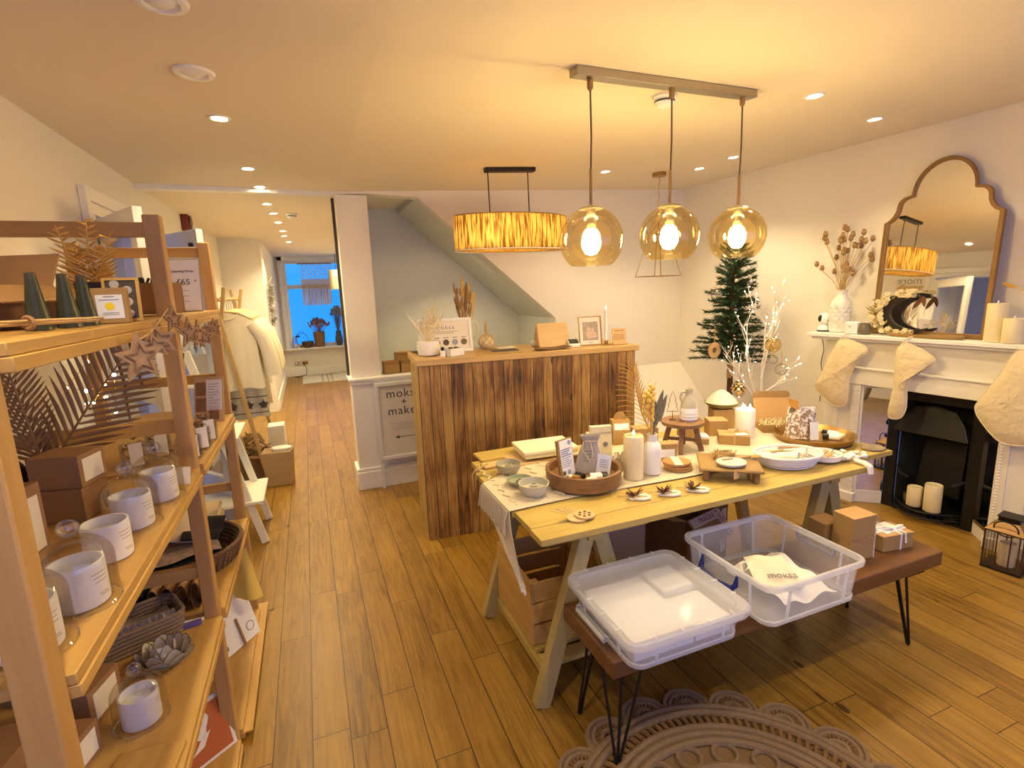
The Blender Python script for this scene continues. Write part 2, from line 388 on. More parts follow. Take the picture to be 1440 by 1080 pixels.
m = MB().hexa([(.92, YB + .1, 2.357), (2.16, YB + .1, 1.306), (2.16, 5.3, 1.306), (.92, 5.3, 2.357), (.92, YB + .1, 2.44), (2.16, YB + .1, 1.40), (2.16, 5.3, 1.40), (.92, 5.3, 2.44)])
struct('ceiling_soffit', m, SAGE)
struct('trim_2', bx(.585, .63, 5.21, 5.25, .9, 2.25), plain('pale_green_gloss', (.66, .68, .56), .4, noise=.02))
struct('trim_4', bx(-1, .289, 4.33, 4.41, 2.358, 2.40), TRIM)
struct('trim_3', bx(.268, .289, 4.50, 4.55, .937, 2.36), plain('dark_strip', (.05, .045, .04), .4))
m = MB(); m.prism([(YB, .80), (YB, 0), (3.555, 0)], 1.62, Matrix(((0, 0, 1, 2.2), (1, 0, 0, 0), (0, 1, 0, 0), (0, 0, 0, 1))))
struct('wall_stair_boxing', m, WALL, smooth=0)
# right wall (turned 5 degrees), hearth opening left free
RW = Matrix(((.0872, .9962, 0, 3.74), (-.9962, .0872, 0, 2.03), (0, 0, 1, 0), (0, 0, 0, 1)))   # local x along the wall, y into it
m = MB().boxe(-2.5, -.30, .02, .30, 0, 2.75, RW).boxe(.30, 3.7, .02, .30, 0, 2.75, RW).boxe(-.30, .30, .02, .30, .86, 2.75, RW)
struct('wall_right', m, WALL)
struct('baseboard_right', MB().boxe(-2.3, -.66, .002, .02, 0, .15, RW).boxe(.66, 3.6, .002, .02, 0, .15, RW), TRIM, bev=.004)
struct('baseboard_left', MB().boxe(-1, -.982, -1.4, 3.32, 0, .15).boxe(-1, -.982, 4.43, 7.95, 0, .15), TRIM, bev=.003)
struct('baseboard_end', MB().boxe(-.5, .86, 11.38, 11.4, 0, .16).boxe(-.5, -.48, 8.05, 11.38, 0, .16), TRIM, bev=.003)
# street side wall behind the camera with its shop window
m = MB().boxe(-1.12, 4.6, -1.5, -1.4, 0, .45).boxe(-1.12, 4.6, -1.5, -1.4, 2.25, 2.7).boxe(-1.12, -.8, -1.5, -1.4, .45, 2.25).boxe(3.6, 4.6, -1.5, -1.4, .45, 2.25)
struct('wall_street', m, WALL)
wf = struct('window_1', MB().boxe(-.8, 3.6, -1.48, -1.42, .45, .52).boxe(-.8, 3.6, -1.48, -1.42, 2.18, 2.25).boxe(-.8, -.73, -1.48, -1.42, .52, 2.18).boxe(3.53, 3.6, -1.48, -1.42, .52, 2.18).boxe(1.37, 1.43, -1.48, -1.42, .52, 2.18), TRIM)
P('pane', bx(-.73, 3.53, -1.455, -1.45, .52, 2.18), PANE, wf)
# corridor window
m = MB().boxe(-.44, -.36, 11.34, 11.42, .52, 2.40).boxe(.82, .9, 11.34, 11.42, .52, 2.40).boxe(-.44, .9, 11.34, 11.42, 2.31, 2.40).boxe(-.36, -.30, 11.40, 11.46, .57, 2.33).boxe(.78, .82, 11.40, 11.46, .57, 2.33).boxe(-.30, .78, 11.40, 11.46, 2.25, 2.33).boxe(-.30, .78, 11.40, 11.46, .57, .65).boxe(-.30, .78, 11.39, 11.46, 1.76, 1.84)
wn = struct('window_2', m, TRIM, bev=.003)
P('sill', bx(-.47, .86, 11.24, 11.42, .55, .585), TRIM, wn, bev=.004)
P('pane', bx(-.30, .78, 11.43, 11.434, 1.84, 2.25), PANE, wn)
P('frosted_pane', bx(-.30, .78, 11.43, 11.434, .65, 1.76), frosted('window_film', (.45, .80, .95), .16), wn)
# doorway and its two glazed leaves behind the shelves
dj = struct('door_1', MB().boxe(-1.12, -.975, 3.3601, 3.42, 0, 2.059).boxe(-1.12, -.975, 4.33, 4.40, 0, 2.059).boxe(-1.12, -.975, 3.3601, 4.40, 2.06, 2.12).boxe(-.999, -.966, 3.30, 3.3595, 0, 2.19).boxe(-.999, -.966, 4.4005, 4.46, 0, 2.19).boxe(-1.0, -.965, 3.36, 4.40, 2.121, 2.19), TRIM, bev=.003)
def door_leaf(name, hinge, free, label):
    h, f = V(hinge), V(free); L = (f - h).length; u = (f - h) / L
    M = Matrix(((u.x, -u.y, 0, h.x), (u.y, u.x, 0, h.y), (0, 0, 1, 0), (0, 0, 0, 1)))
    m = MB().boxe(0, .08, -.02, .02, .02, 2.03, M).boxe(L - .08, L, -.02, .02, .02, 2.03, M).boxe(.08, L - .08, -.02, .02, 1.92, 2.03, M).boxe(.08, L - .08, -.02, .02, .02, .42, M).boxe(.08, L - .08, -.02, .02, 1.10, 1.19, M)
    d = struct(name, m, TRIM, bev=.003)
    P('pane', MB().boxe(.08, L - .08, -.003, .003, .42, 1.10, M).boxe(.08, L - .08, -.003, .003, 1.19, 1.92, M), PANE, d)
    P('handle', MB().tube([M @ V((L - .04, -.02, 1.0)), M @ V((L - .04, -.06, 1.0)), M @ V((L - .14, -.06, 1.0))], .008), BRASS, d)
    P('hook', MB().cyl((0, 0, 0), .012, .02, 12, M @ TM((L - .06, -.02, 1.94), 0, pi / 2)), BLACK, d)
    return d
door_leaf('door_2', (-.975, 4.33, 0), (-.56, 3.74, 0), ''); door_leaf('door_3', (-.975, 3.43, 0), (-.665, 2.885, 0), '')
# wall lettering "more" with its arrow, seen in the mirror
wl = T('wall_lettering', 'grey letters reading more on the left wall, shown in the mirror', 'sign', (-.997, 4.67, 2.03))
FM = face_m((0, 0, 0), (0, 1, 0), (0, 0, 1))
lettering('more', .15, GREYINK, wl, FM, 'letters')
wa = T('arrow_sign', 'small wooden arrow on the left wall under the word more', 'sign', (-.998, 4.64, 1.925))
P('arrow', MB().prism([(-.17, .03), (.1, .03), (.1, .07), (.19, 0), (.1, -.07), (.1, -.03), (-.17, -.03), (-.13, 0)], .012, FM), LIGHTW, wa)
fb = T('fire_alarm', 'dark red fire alarm box high on the left wall', 'fire alarm', (-1, 5.85, 2.33), 0)
P('housing', MB().boxe(0, .06, -.09, .09, -.09, .09), plain('alarm_red', (.18, .02, .015), .4), fb, bev=.015)
P('grille', MB().cyl((0, 0, 0), .06, .012, 20, TM((.06, 0, 0), 0, 0, pi / 2)), plain('alarm_dark', (.08, .012, .01), .4), fb)

# ============================================================ lamps
BULBW = emit('warm_bulb', (1.0, .76, .38), 55); DLW = emit('downlight_lens', (1.0, .88, .66), 20); WARM = (1.0, .785, .44)
def spot(loc, e, size=125, blend=.6, c=WARM, r=.035):
    l = bpy.data.lights.new('spot', 'SPOT'); l.energy = e; l.color = c; l.spot_size = radians(size); l.spot_blend = blend; l.shadow_soft_size = r
    o = bpy.data.objects.new('spot_light', l); COL.objects.link(o); o.location = loc; return o
def point(loc, e, c=WARM, r=.03):
    l = bpy.data.lights.new('point', 'POINT'); l.energy = e; l.color = c; l.shadow_soft_size = r
    o = bpy.data.objects.new('point_light', l); COL.objects.link(o); o.location = loc; return o
ringm = MB().lathe([(.030, -.002), (.034, -.006), (.044, -.006), (.047, 0)], 24); lensm = MB().lathe([(0, -.0025), (.031, -.0025)], 24)
def downlight(x, y, label, lit=True, e=14, z=None, group='recessed ceiling spotlights'):
    t = T('ceiling_downlight', label, 'ceiling light', (x, y, (cz(x) if z is None else z) - .0005), 0, group)
    if x > .3 and z is None: t.rotation_euler[1] = -math.atan(.13 / 3.3)
    P('trim_ring', ringm, STEEL if not lit else TRIM, t); P('lens', lensm, DLW if lit else WHITE, t)
    if lit: spot((x, y, t.location.z - .012), e)
    return t
DE = 20
for x, y, lb, e in [(-.271, 2.736, 'lit round ceiling spotlight above the pine shelves, first lit one of the corridor row', DE), (-.246, 3.70, 'lit ceiling spotlight, second of the corridor row', DE), (-.22, 4.27, 'lit ceiling spotlight at the mouth of the corridor', DE * .8),
                    (-.219, 5.012, 'dark-rimmed lit spotlight just inside the corridor', DE * 2.0), (-.196, 5.533, 'lit corridor spotlight level with the small corridor detector', DE * 2.0), (-.181, 6.186, 'third lit spotlight inside the corridor', DE * 2.0), (-.167, 6.953, 'fourth lit spotlight inside the corridor', DE * 2.0), (-.167, 7.5, 'fifth lit spotlight inside the corridor, close beside the fourth', DE * 2.0), (-.133, 8.3, 'last lit spotlight of the corridor row, nearest the blue window', DE * 2.0),
                    (2.36, 1.948, 'lit ceiling spotlight just right of the globe pendant bar', DE), (3.15, 2.197, 'lit ceiling spotlight close to the arched mirror wall', DE), (2.985, 3.45, 'lit ceiling spotlight by the back corner above the tree', DE), (2.98, 3.094, 'lit ceiling spotlight seen just behind the right globe cord', DE), (2.21, 3.58, 'small lit ceiling spotlight between the drum lamp and the middle globe', DE)]:
    downlight(x, y, lb, True, e)
def eyeball(x, y, label):
    t = T('ceiling_downlight', label, 'ceiling light', (x, y, cz(x) - .0005), 0, 'recessed ceiling spotlights')
    P('trim_ring', MB().lathe([(.040, -.002), (.046, -.010), (.062, -.008), (.068, 0)], 28), TRIM, t)
    P('eyeball', MB().lathe([(0, -.012), (.026, -.012), (.036, -.006), (.040, -.001)], 24, TM((0, 0, 0), 0, .12)), WHITE, t)
eyeball(-.283, 2.239, 'unlit white swivel ceiling spotlight above the shelves'); eyeball(-.278, 1.759, 'unlit white swivel ceiling spotlight cut by the top of the picture')
for x, y in ((.63, 9.0), (.70, 10.2)): downlight(x, y, 'added corridor spotlight, unseen behind the white column, warming the far end', True, DE * 2, 2.38)  # added lamps, out of sight, brightening the window end of the corridor
for x, y in ((-.28, .6), (1.0, .3), (2.5, .6)): downlight(x, y, 'added unseen ceiling spotlight brightening the shop from its street end', True, DE * 1.6)  # added lamps behind the camera that lift the room's ambient light
def detector(x, y, r, label):
    t = T('smoke_detector', label, 'smoke detector', (x, y, cz(x)), 0)
    P('mounting_plate', MB().lathe([(r, 0), (r, -.012), (r * .9, -.018)], 28), WHITE, t)
    P('sensor_head', MB().lathe([(r * .82, -.018), (r * .8, -.034), (r * .55, -.046), (0, -.046)], 28), WHITE, t)
    P('vent_slots', MB().lathe([(r * .825, -.024), (r * .825, -.030)], 28), BLACK, t)
detector(1.59, 2.075, .055, 'white round smoke detector beside the globe pendant bar'); detector(-.042, 5.545, .055, 'small round smoke detector on the corridor ceiling')
# three globe pendant
B0, B1 = V((1.046, 1.873, 0)), V((1.954, 1.955, 0)); zt = lambda x: cz(x)
pb = T('globe_pendant_light', 'three amber glass globe pendants hanging from one nickel ceiling bar', 'pendant light', (1.5, 1.914, cz(1.5)))
rel = lambda p: V(p) - pb.location
a = rel((B0.x - .03, B0.y - .003, cz(B0.x) - .016)); b = rel((B1.x + .03, B1.y + .003, cz(B1.x) - .016))
P('ceiling_bar', MB().bar(a, b, .055, .032), STEEL, pb, bev=.003)
for x, y, zc in ((1.097, 1.885, 1.784), (1.503, 1.915, 1.806), (1.914, 1.945, 1.812)):
    c = rel((x, y, zc)); R = .128; zb = cz(x) - .032 - pb.location.z
    P('cord_grip', MB().lathe([(.012, 0), (.012, -.03), (.006, -.04)], 14, None, (c.x, c.y, zb)), BRASS, pb)
    P('cord', MB().tube([(c.x, c.y, zb), (c.x + .004, c.y, zb - .2), (c.x, c.y, c.z + .25)], .0035), plain('brown_flex', (.10, .055, .03), .7), pb)
    P('stem', MB().tube([(c.x, c.y, c.z + .27), (c.x, c.y, c.z + .12)], .006), BRASS, pb)
    P('cap', MB().lathe([(.05, R * .93), (.045, R * .98), (.012, R * 1.06), (0, R * 1.06)], 24, None, c), STEEL, pb)
    so = P('lamp_holder', MB().cyl((c.x, c.y, c.z + .045), .019, .075, 16), STEEL, pb)
    prof = [(R * sin(t), -R * cos(t)) for t in [radians(38 + i * (180 - 38 - 22) / 18) for i in range(19)]]
    P('globe', MB().lathe(prof, 36, None, c, 1, 1, False), AMBER, pb)
    P('bulb', MB().lathe([(0, -.060), (.022, -.054), (.036, -.032), (.040, -.010), (.033, .016), (.016, .040), (.013, .05)], 20, None, c), BULBW, so)
    point((x, y, zc - .075), 6)
# oval drum lamp over the counter
dl = T('drum_pendant_light', 'oval bark-veneer drum lampshade hanging over the sales counter', 'pendant light', (1.40, 3.50, 1.985), radians(-3))
ZC = cz(1.4) - 1.985
P('ceiling_plate', MB().box((0, .0, ZC - .014), (.36, .06, .028), 0, 0, -.039), BLKM, dl, bev=.003)
for sx in (-.16, .13):
    P('suspension_rod', MB().tube([(sx, 0, ZC - .02), (sx + .005, 0, .125)], .004), BLKM, dl); P('rod_foot', MB().lathe([(.022, .11), (.02, .118), (.006, .13)], 14, None, (sx + .005, 0, 0)), BLKM, dl)
m_, nt, b_ = _new('bark_veneer'); nt.nodes.remove(b_); N = nt.nodes.new; L = nt.links.new; oo = nt.nodes['Material Output']
tc = N('ShaderNodeTexCoord'); mp = N('ShaderNodeMapping'); mp.inputs['Scale'].default_value = (9, 9, .7); nz = N('ShaderNodeTexNoise'); nz.inputs['Scale'].default_value = 9; nz.inputs['Detail'].default_value = 6; nz.inputs['Distortion'].default_value = .6
L(tc.outputs['Object'], mp.inputs[0]); L(mp.outputs[0], nz.inputs[0]); cr = N('ShaderNodeValToRGB'); e = cr.color_ramp.elements; e[0].position = .40; e[0].color = (.16, .07, .012, 1); e[1].position = .58; e[1].color = (.62, .40, .10, 1); L(nz.outputs[0], cr.inputs[0])
tl = N('ShaderNodeBsdfTranslucent'); df = N('ShaderNodeBsdfDiffuse'); mx = N('ShaderNodeMixShader'); mx.inputs[0].default_value = .30
for s_ in (tl, df): L(cr.outputs[0], s_.inputs[0])
L(df.outputs[0], mx.inputs[1]); L(tl.outputs[0], mx.inputs[2]); L(mx.outputs[0], oo.inputs[0]); BARK = m_
P('shade', MB().lathe([(.41, -.112), (.413, 0), (.41, .112)], 64, None, (0, 0, 0), 1, .54), BARK, dl).data.polygons[0]
sh = dl.children[-1]; me = sh.data; import bmesh
bm = bmesh.new(); bm.from_mesh(me); bmesh.ops.delete(bm, geom=[f for f in bm.faces if len(f.verts) > 4], context='FACES'); bm.to_mesh(me); bm.free()
P('lower_rim', MB().tube([(.41 * cos(i * pi / 32), .221 * sin(i * pi / 32), -.113) for i in range(64)], .004, 6, False, None, True), TRIM, dl)
P('upper_rim', MB().tube([(.41 * cos(i * pi / 32), .221 * sin(i * pi / 32), .113) for i in range(64)], .004, 6, False, None, True), BRASS, dl)
P('diffuser', MB().lathe([(0, -.098), (.395, -.098)], 48, None, (0, 0, 0), 1, .53), frosted('lamp_diffuser', (.95, .9, .8), .55), dl)
P('support_bar', MB().box((0, 0, .108), (.80, .02, .008)), BLKM, dl)
for sx in (-.17, .14):
    P('bulb', MB().sphere((sx, 0, .02), .03, 14, 8), BULBW, dl); point((1.40 + sx, 3.50, 1.99), 9)
# brass wire hanging lantern by the back corner
hl = T('wire_lantern', 'open brass wire pyramid hanging near the back corner behind the middle globe', 'hanging lantern', (2.735, 3.62, 1.665))
zt_ = cz(2.735) - 1.665
P('ceiling_rose', MB().cyl((0, 0, zt_ - .03), .055, .03, 24), BRASS, hl)
P('rope', MB().tube([(.004 * cos(i), .004 * sin(i), .42 + i * (zt_ - .45) / 20) for i in range(21)], .004), TWINE, hl)
m = MB(); g4 = [(-.13, -.13), (.13, -.13), (.13, .13), (-.13, .13)]; h4 = [(-.05, -.05), (.05, -.05), (.05, .05), (-.05, .05)]
for i in range(4):
    j = (i + 1) % 4; m.tube([(*g4[i], 0), (*g4[j], 0)], .0035, 6).tube([(*h4[i], .34), (*h4[j], .34)], .0035, 6).tube([(*g4[i], 0), (*h4[i], .34)], .0035, 6).tube([(*h4[i], .34), (0, 0, .43)], .003, 6)
P('brass_edges', m, BRASS, hl)

# ============================================================ sales counter
CA = radians(-4.78); CW = TM((.605, 3.147, 0), CA)
def cw(lx, ly, lz=1.191): return CW @ V((lx, ly, lz))
FRONTP = planks('reclaimed_boards', 'z', 'x', .0682, 60.0, [(.020, .008, .0022), (.20, .092, .020), (.42, .25, .075)], rough=.55, gap=.03, streak=1.0, blotch=.55)
SIDEP = planks('reclaimed_side_boards', 'z', 'y', .085, 60.0, [(.10, .05, .012), (.42, .27, .075), (.55, .38, .13)], rough=.55, gap=.03)
ct = T('sales_counter', 'tall shop counter clad in upright reclaimed brown boards', 'counter', (.605, 3.147, 0), CA)
P('front_panel', bx(0, 1.50, 0, .03, .002, 1.152), FRONTP, ct)
P('side_panel', bx(.001, .03, .03, .48, .002, 1.152), SIDEP, ct); P('side_panel', bx(1.47, 1.499, .03, .48, .002, 1.152), SIDEP, ct)
P('countertop', bx(-.012, 1.53, -.008, .505, 1.152, 1.19), wood('counter_top_wood', (.62, .42, .16), (.46, .28, .09), 'x', rough=.4), ct, bev=.004)
P('inner_shelf', bx(.03, 1.47, .03, .47, .6, .622), PINE_X, ct)
# small pot of dried grass
t = T('dried_grass_pot', 'small white pot of pale dried grass on the near end of the counter', 'plant pot', (.725, 3.36, 1.191))
P('pot', MB().lathe([(.05, 0), (.068, .006), (.077, .05), (.072, .092), (.064, .096), (.06, .09), (.05, .07), (0, .07)], 28), CERAM, t)
random.seed(3); m = MB()
for i in range(26):
    a = U(0, 6.28); L_ = U(.09, .17); r = U(.02, .11); p0 = (U(-.03, .03), U(-.03, .03), .07); p1 = (r * cos(a), r * sin(a), .07 + L_); m.tube([p0, p1], .0012, 5); m.sphere(p1, (.006, .006, .012), 6, 4); m.leaf(p1, (p1[0] * 1.25, p1[1] * 1.25, p1[2] + .03), .008)
for k in range(22): m.sphere((.03 + U(-.03, .03), U(-.02, .02), .17 + k * .0065), (.009, .009, .010), 6, 4)
P('dried_grass', m, PAMPAS, t); P('feather_stem', MB().leaf((0, 0, .08), (-.13, .02, .29), .016, (0, 1, 0)), PAPER, t)
# framed price sign
t = T('framed_sign', 'white framed price sign with a row of round pictures, leaning on the counter', 'picture frame', (.865, 3.425, 1.191), radians(-3), None, radians(-12))
P('frame', MB().ring([(-.185, 0), (.185, 0), (.185, .235), (-.185, .235)], [(-.165, .02), (.165, .02), (.165, .215), (-.165, .215)], .018, face_m((0, .009, 0), (1, 0, 0), (0, 0, 1))), WHITE, t, bev=.002)
P('print', MB().boxe(-.165, .165, .0, .004, .02, .215), PAPER, t)
lettering('moksa', .042, GREYINK, t, face_m((.0, -.001, .172), (1, 0, 0), (0, 0, 1)), sp=1.25)
m = MB()
for z, a, b in ((.143, -.09, .09), (.132, -.06, .06)): m.boxe(a, b, -.0012, .0001, z, z + .003)
for i in range(5): m.boxe(-.14 + i * .062, -.105 + i * .062, -.0012, .0001, .10, .105)
P('small_print', m, GREYINK, t)
pc = [plain('disc_%d' % i, c, .6, noise=.4, scale=90) for i, c in enumerate([(.45, .40, .33), (.12, .08, .05), (.10, .07, .05), (.30, .36, .50), (.16, .12, .06)])]
for i in range(5): P('round_picture', MB().cyl((0, 0, 0), .021, .0015, 20, face_m((-.124 + i * .062, .0, .07), (1, 0, 0), (0, 0, 1))), pc[i], t)
# pitcher with dried stems
t = T('pitcher', 'tall cream pitcher of dried grasses behind the framed sign', 'jug', (1.04, 3.585, 1.191), radians(-10))
P('jug_body', MB().lathe([(.048, 0), (.056, .02), (.055, .10), (.043, .17), (.046, .205), (.042, .205), (.038, .17), (0, .16)], 28), plain('cream_glaze', (.82, .78, .68), .3), t)
P('handle', MB().tube([(.042, 0, .19), (.085, 0, .19), (.10, 0, .15), (.085, 0, .09), (.053, 0, .06)], .008, 8), plain('cream_glaze', (.8, .8, .7)), t)
random.seed(5); mg, md, mt_ = MB(), MB(), MB()
for i in range(22):
    a = U(0, 6.28); r = U(.01, .075); h = U(.30, .42); p0 = (U(-.02, .02), U(-.02, .02), .19); p1 = (r * cos(a) - .015, r * sin(a), h); mg.tube([p0, p1], .0015, 5)
    md.leaf(p1, (p1[0] * 1.15, p1[1] * 1.15, h + U(.04, .08)), .014, (0, 1, 0)); md.leaf((p1[0] * .8, p1[1] * .8, h - .1), (p1[0] * 1.2, p1[1] * 1.2, h - .02), .012, (0, 1, 0))
for sx, hh in ((-.0, .50), (.045, .46)):
    for k in range(26):
        z = hh - .13 + k * .005; mt_.sphere((sx + .006 * sin(k * 2.4), .006 * cos(k * 2.4), z), (.011 - .0002 * k, .011 - .0002 * k, .009), 6, 4)
    mt_.tube([(sx * .3, 0, .19), (sx, 0, hh - .12)], .002, 5)
for k in range(7): mt_.leaf((.06, 0, .2), (.07 + .004 * k, .0, .40), .012, (0, 1, 0))
P('stems', mg, DRIED, t); P('brown_blades', md, plain('brown_blade', (.30, .17, .06), .8), t); P('wheat_heads', mt_, plain('wheat_head', (.62, .42, .14), .8), t)
# white branches
t = T('twig_vase', 'slim white vase of fine pale twigs standing behind the framed sign', 'vase', (.87, 3.60, 1.191))
P('vase_body', MB().lathe([(.03, 0), (.034, .05), (.018, .12), (.02, .14), (.016, .14), (0, .1)], 20), CERAM, t)
random.seed(11); m = MB()
def twig(m, p, d, L, r, depth):
    p = V(p); d = V(d).normalized(); q = p + d * L; mid = p + d * L * .5 + V((U(-.1, .1), U(-.1, .1), U(-.05, .05))) * L
    m.tube([p, mid, q], [r, r * .8, r * .55], 5)
    if depth:
        for k in range(3 if depth > 1 else 2):
            nd = d + V((U(-.8, .8), U(-.8, .8), U(-.25, .7))); twig(m, p + (q - p) * U(.45, 1.0), nd, L * U(.5, .75), r * .6, depth - 1)
for a in range(3): twig(m, (0, 0, .12), (U(-.6, .4), U(-.2, .2), 1), .14, .0025, 3)
P('twigs', m, PAMPAS, t)
# twine ball
t = T('twine_ball', 'ball of pale string on a small wooden spindle beside the pitcher', 'string ball', (1.165, 3.47, 1.191))
m = MB().sphere((0, 0, .052), (.056, .056, .052), 20, 12); P('string_core', m, PAMPAS, t)
m = MB()
for k in range(16):
    tl_ = U(-.6, .6); az = k * .8; M = TM((0, 0, .052), az, .9 + tl_ * .4); m.tube([M @ V((.0565 * cos(q * pi / 10), .0565 * sin(q * pi / 10), 0)) for q in range(20)], .0022, 5, False, None, True)
P('string_windings', m, plain('string', (.60, .47, .27), .95), t); P('spindle', MB().lathe([(.008, .1), (.012, .13), (.009, .16), (.006, .19), (0, .195)], 12), DRIED, t)
t = T('scent_bottle', 'tiny white scent bottle with black cap at the counter front', 'bottle', (.785, 3.225, 1.191)); P('bottle_body', MB().lathe([(.016, 0), (.017, .034), (.010, .04), (0, .04)], 16), WHITE, t); P('cap', MB().cyl((0, 0, .04), .011, .022, 16), BLACK, t)
t = T('sample_tray', 'small white open box of testers beside the scent bottle', 'box', (.865, 3.235, 1.191), radians(18))
P('tray', MB().boxe(-.055, .055, -.035, .035, 0, .004).boxe(-.055, .055, -.035, -.031, 0, .05).boxe(-.055, .055, .031, .035, 0, .06).boxe(-.055, -.051, -.035, .035, 0, .05).boxe(.051, .055, -.035, .035, 0, .05), WHITE, t)
for i, s_ in enumerate((-.02, .022)): P('tester', MB().lathe([(.016, .004), (.016, .05), (.013, .056), (0, .056)], 14, None, (s_, .01, 0)), pc[1 + 3 * i], t)
S('mobile_phone', MB().boxe(-.035, .035, -.07, .07, 0, .009), BLACK, 'black phone lying on the back corner of the counter', 'phone', (.70, 3.55, 1.191), .2, None, .003)
S('brochure', MB().boxe(-.09, .09, -.055, .055, 0, .004), plain('dark_print', (.10, .085, .085), .4, noise=.5, scale=30), 'dark leaflet lying flat in the middle of the counter', 'leaflet', (1.235, 3.30, 1.191), -.15)
S('brochure', MB().boxe(-.07, .07, -.05, .05, 0, .003), PAPER, 'pale leaflet lying behind the dark one on the counter', 'leaflet', (1.30, 3.45, 1.191), .1)
t = T('tablet_stand', 'bamboo board tablet stand seen from behind on the counter', 'tablet stand', (1.60, 3.30, 1.191), radians(-6))
P('back_board', MB().hexa([(-.11, -.045, .004), (.12, -.045, .004), (.12, -.035, .004), (-.11, -.035, .004), (-.105, .03, .165), (.12, .03, .165), (.12, .04, .165), (-.105, .04, .165)]), LIGHTW, t, bev=.002)
P('foot', MB().boxe(-.10, .11, -.04, .10, 0, .010), LIGHTW, t, bev=.002)
P('tablet', MB().hexa([(-.10, -.033, .014), (.11, -.033, .014), (.11, -.025, .014), (-.10, -.025, .014), (-.10, .04, .160), (.11, .04, .160), (.11, .048, .160), (-.10, .048, .160)]), BLACK, t)
P('side_brace', MB().prism([(-.045, .01), (.10, .01), (.035, .15)], .008, Matrix(((0, 0, 1, -.11), (1, 0, 0, 0), (0, 1, 0, 0), (0, 0, 0, 1)))), LIGHTW, t)
S('leather_tray', MB().sheet(lambda u, v: ((u - .5) * .27 * (1 - .25 * v), (v - .5) * .11, .003 + .012 * abs(2 * u - 1) ** 2 * (1 if v < .9 else .6)), 14, 5, None, .003), plain('brown_leather', (.12, .055, .02), .5), 'curved brown leather tray at the front of the counter', 'tray', (1.52, 3.165, 1.191), radians(-4))
t = T('card_reader', 'white card reader with dark screen on the counter', 'card reader', (1.715, 3.20, 1.191), radians(-18)); P('body', MB().hexa([(-.04, -.05, 0), (.04, -.05, 0), (.04, .05, 0), (-.04, .05, 0), (-.04, -.05, .018), (.04, -.05, .018), (.04, .05, .05), (-.04, .05, .05)]), WHITE, t, bev=.006)
P('screen', MB().hexa([(-.032, -.03, .0245), (.032, -.03, .0245), (.032, .042, .0475), (-.032, .042, .0475), (-.032, -.03, .0255), (.032, -.03, .0255), (.032, .042, .049), (-.032, .042, .049)]), BLACK, t)
t = T('photo_frame', 'thin brass photo frame showing a seated couple, on the counter', 'picture frame', (1.855, 3.20, 1.191), radians(-8), None, radians(-8))
P('frame', MB().ring([(-.085, 0), (.085, 0), (.085, .205), (-.085, .205)], [(-.079, .006), (.079, .006), (.079, .199), (-.079, .199)], .012, face_m((0, .006, 0), (1, 0, 0), (0, 0, 1))), BRASS, t)
P('mount_card', MB().boxe(-.079, .079, .004, .006, .006, .199), PAPER, t); P('photograph', MB().boxe(-.055, .06, .002, .004, .035, .165), plain('photo_print', (.40, .33, .27), .4, noise=.6, scale=45), t)
m = MB()
for x, z, s_ in ((-.012, .115, 1), (.018, .105, 1), (-.005, .075, 1.9), (.028, .072, 1.6)): m.sphere((x, .002, z), (.014 * s_, .001, .015 * s_), 14, 8)
P('picture_figures', m, plain('photo_skin', (.62, .47, .38), .5, noise=.3, scale=60), t)
lettering('moksa', .012, INK, t, face_m((0, .0035, .02), (1, 0, 0), (0, 0, 1)))
def taper(loc, label, h=.24):
    t = T('taper_candle', label, 'candle', loc); P('candle', MB().lathe([(.011, 0), (.010, h), (0, h + .004)], 14), CERAM, t); P('wick', MB().tube([(0, 0, h), (0, 0, h + .012)], .001, 5), BLACK, t)
    P('flame', MB().lathe([(0, h + .008), (.004, h + .014), (.0045, h + .02), (0, h + .034)], 10), emit('candle_flame', (1, .75, .35), 12), t); P('holder', MB().lathe([(.03, 0), (.03, .004), (.014, .008), (.014, .03), (.012, .03)], 18), BRASS, t)
taper(cw(1.345, .13), 'lit slim white taper candle between the photo frame and wooden sign')
t = T('wooden_sign', 'small wooden block sign with a camera icon on the counter end', 'sign', cw(1.43, .09), radians(-8), None, radians(-6))
P('board', MB().boxe(-.05, .05, 0, .012, 0, .112), LIGHTW, t, bev=.001)
IC = plain('engraved', (.30, .17, .05), .8); sq = lambda r, k=.35: [(cx * (r - k * r) + k * r * cos(a), cy * (r - k * r) + k * r * sin(a)) for cx, cy, a0 in ((1, 1, 0), (-1, 1, 90), (-1, -1, 180), (1, -1, 270)) for a in [radians(a0 + i * 30) for i in range(4)]]
circ = lambda r, n=16: [(r * cos(i * 2 * pi / n), r * sin(i * 2 * pi / n)) for i in range(n)]
F2 = face_m((-.022, 0, .052), (1, 0, 0), (0, 0, 1)); m = MB().ring(sq(.020), sq(.0165), .001, F2).ring(circ(.009), circ(.0065), .001, F2).boxe(-.036, .036, -.001, 0, .094, .099)
for k in range(4): m.boxe(.006, .042 - (k % 2) * .008, -.001, 0, .036 + k * .010, .039 + k * .010)
P('engraving', m, IC, t); P('foot', MB().boxe(-.055, .055, -.02, .04, 0, .01), LIGHTW, t)
S('paper_roll', MB().cyl((0, 0, 0), .022, .05, 18, TM((0, 0, .022), .3, pi / 2)), WHITE, 'white till roll lying behind the tablet stand', 'paper roll', (1.50, 3.42, 1.191))
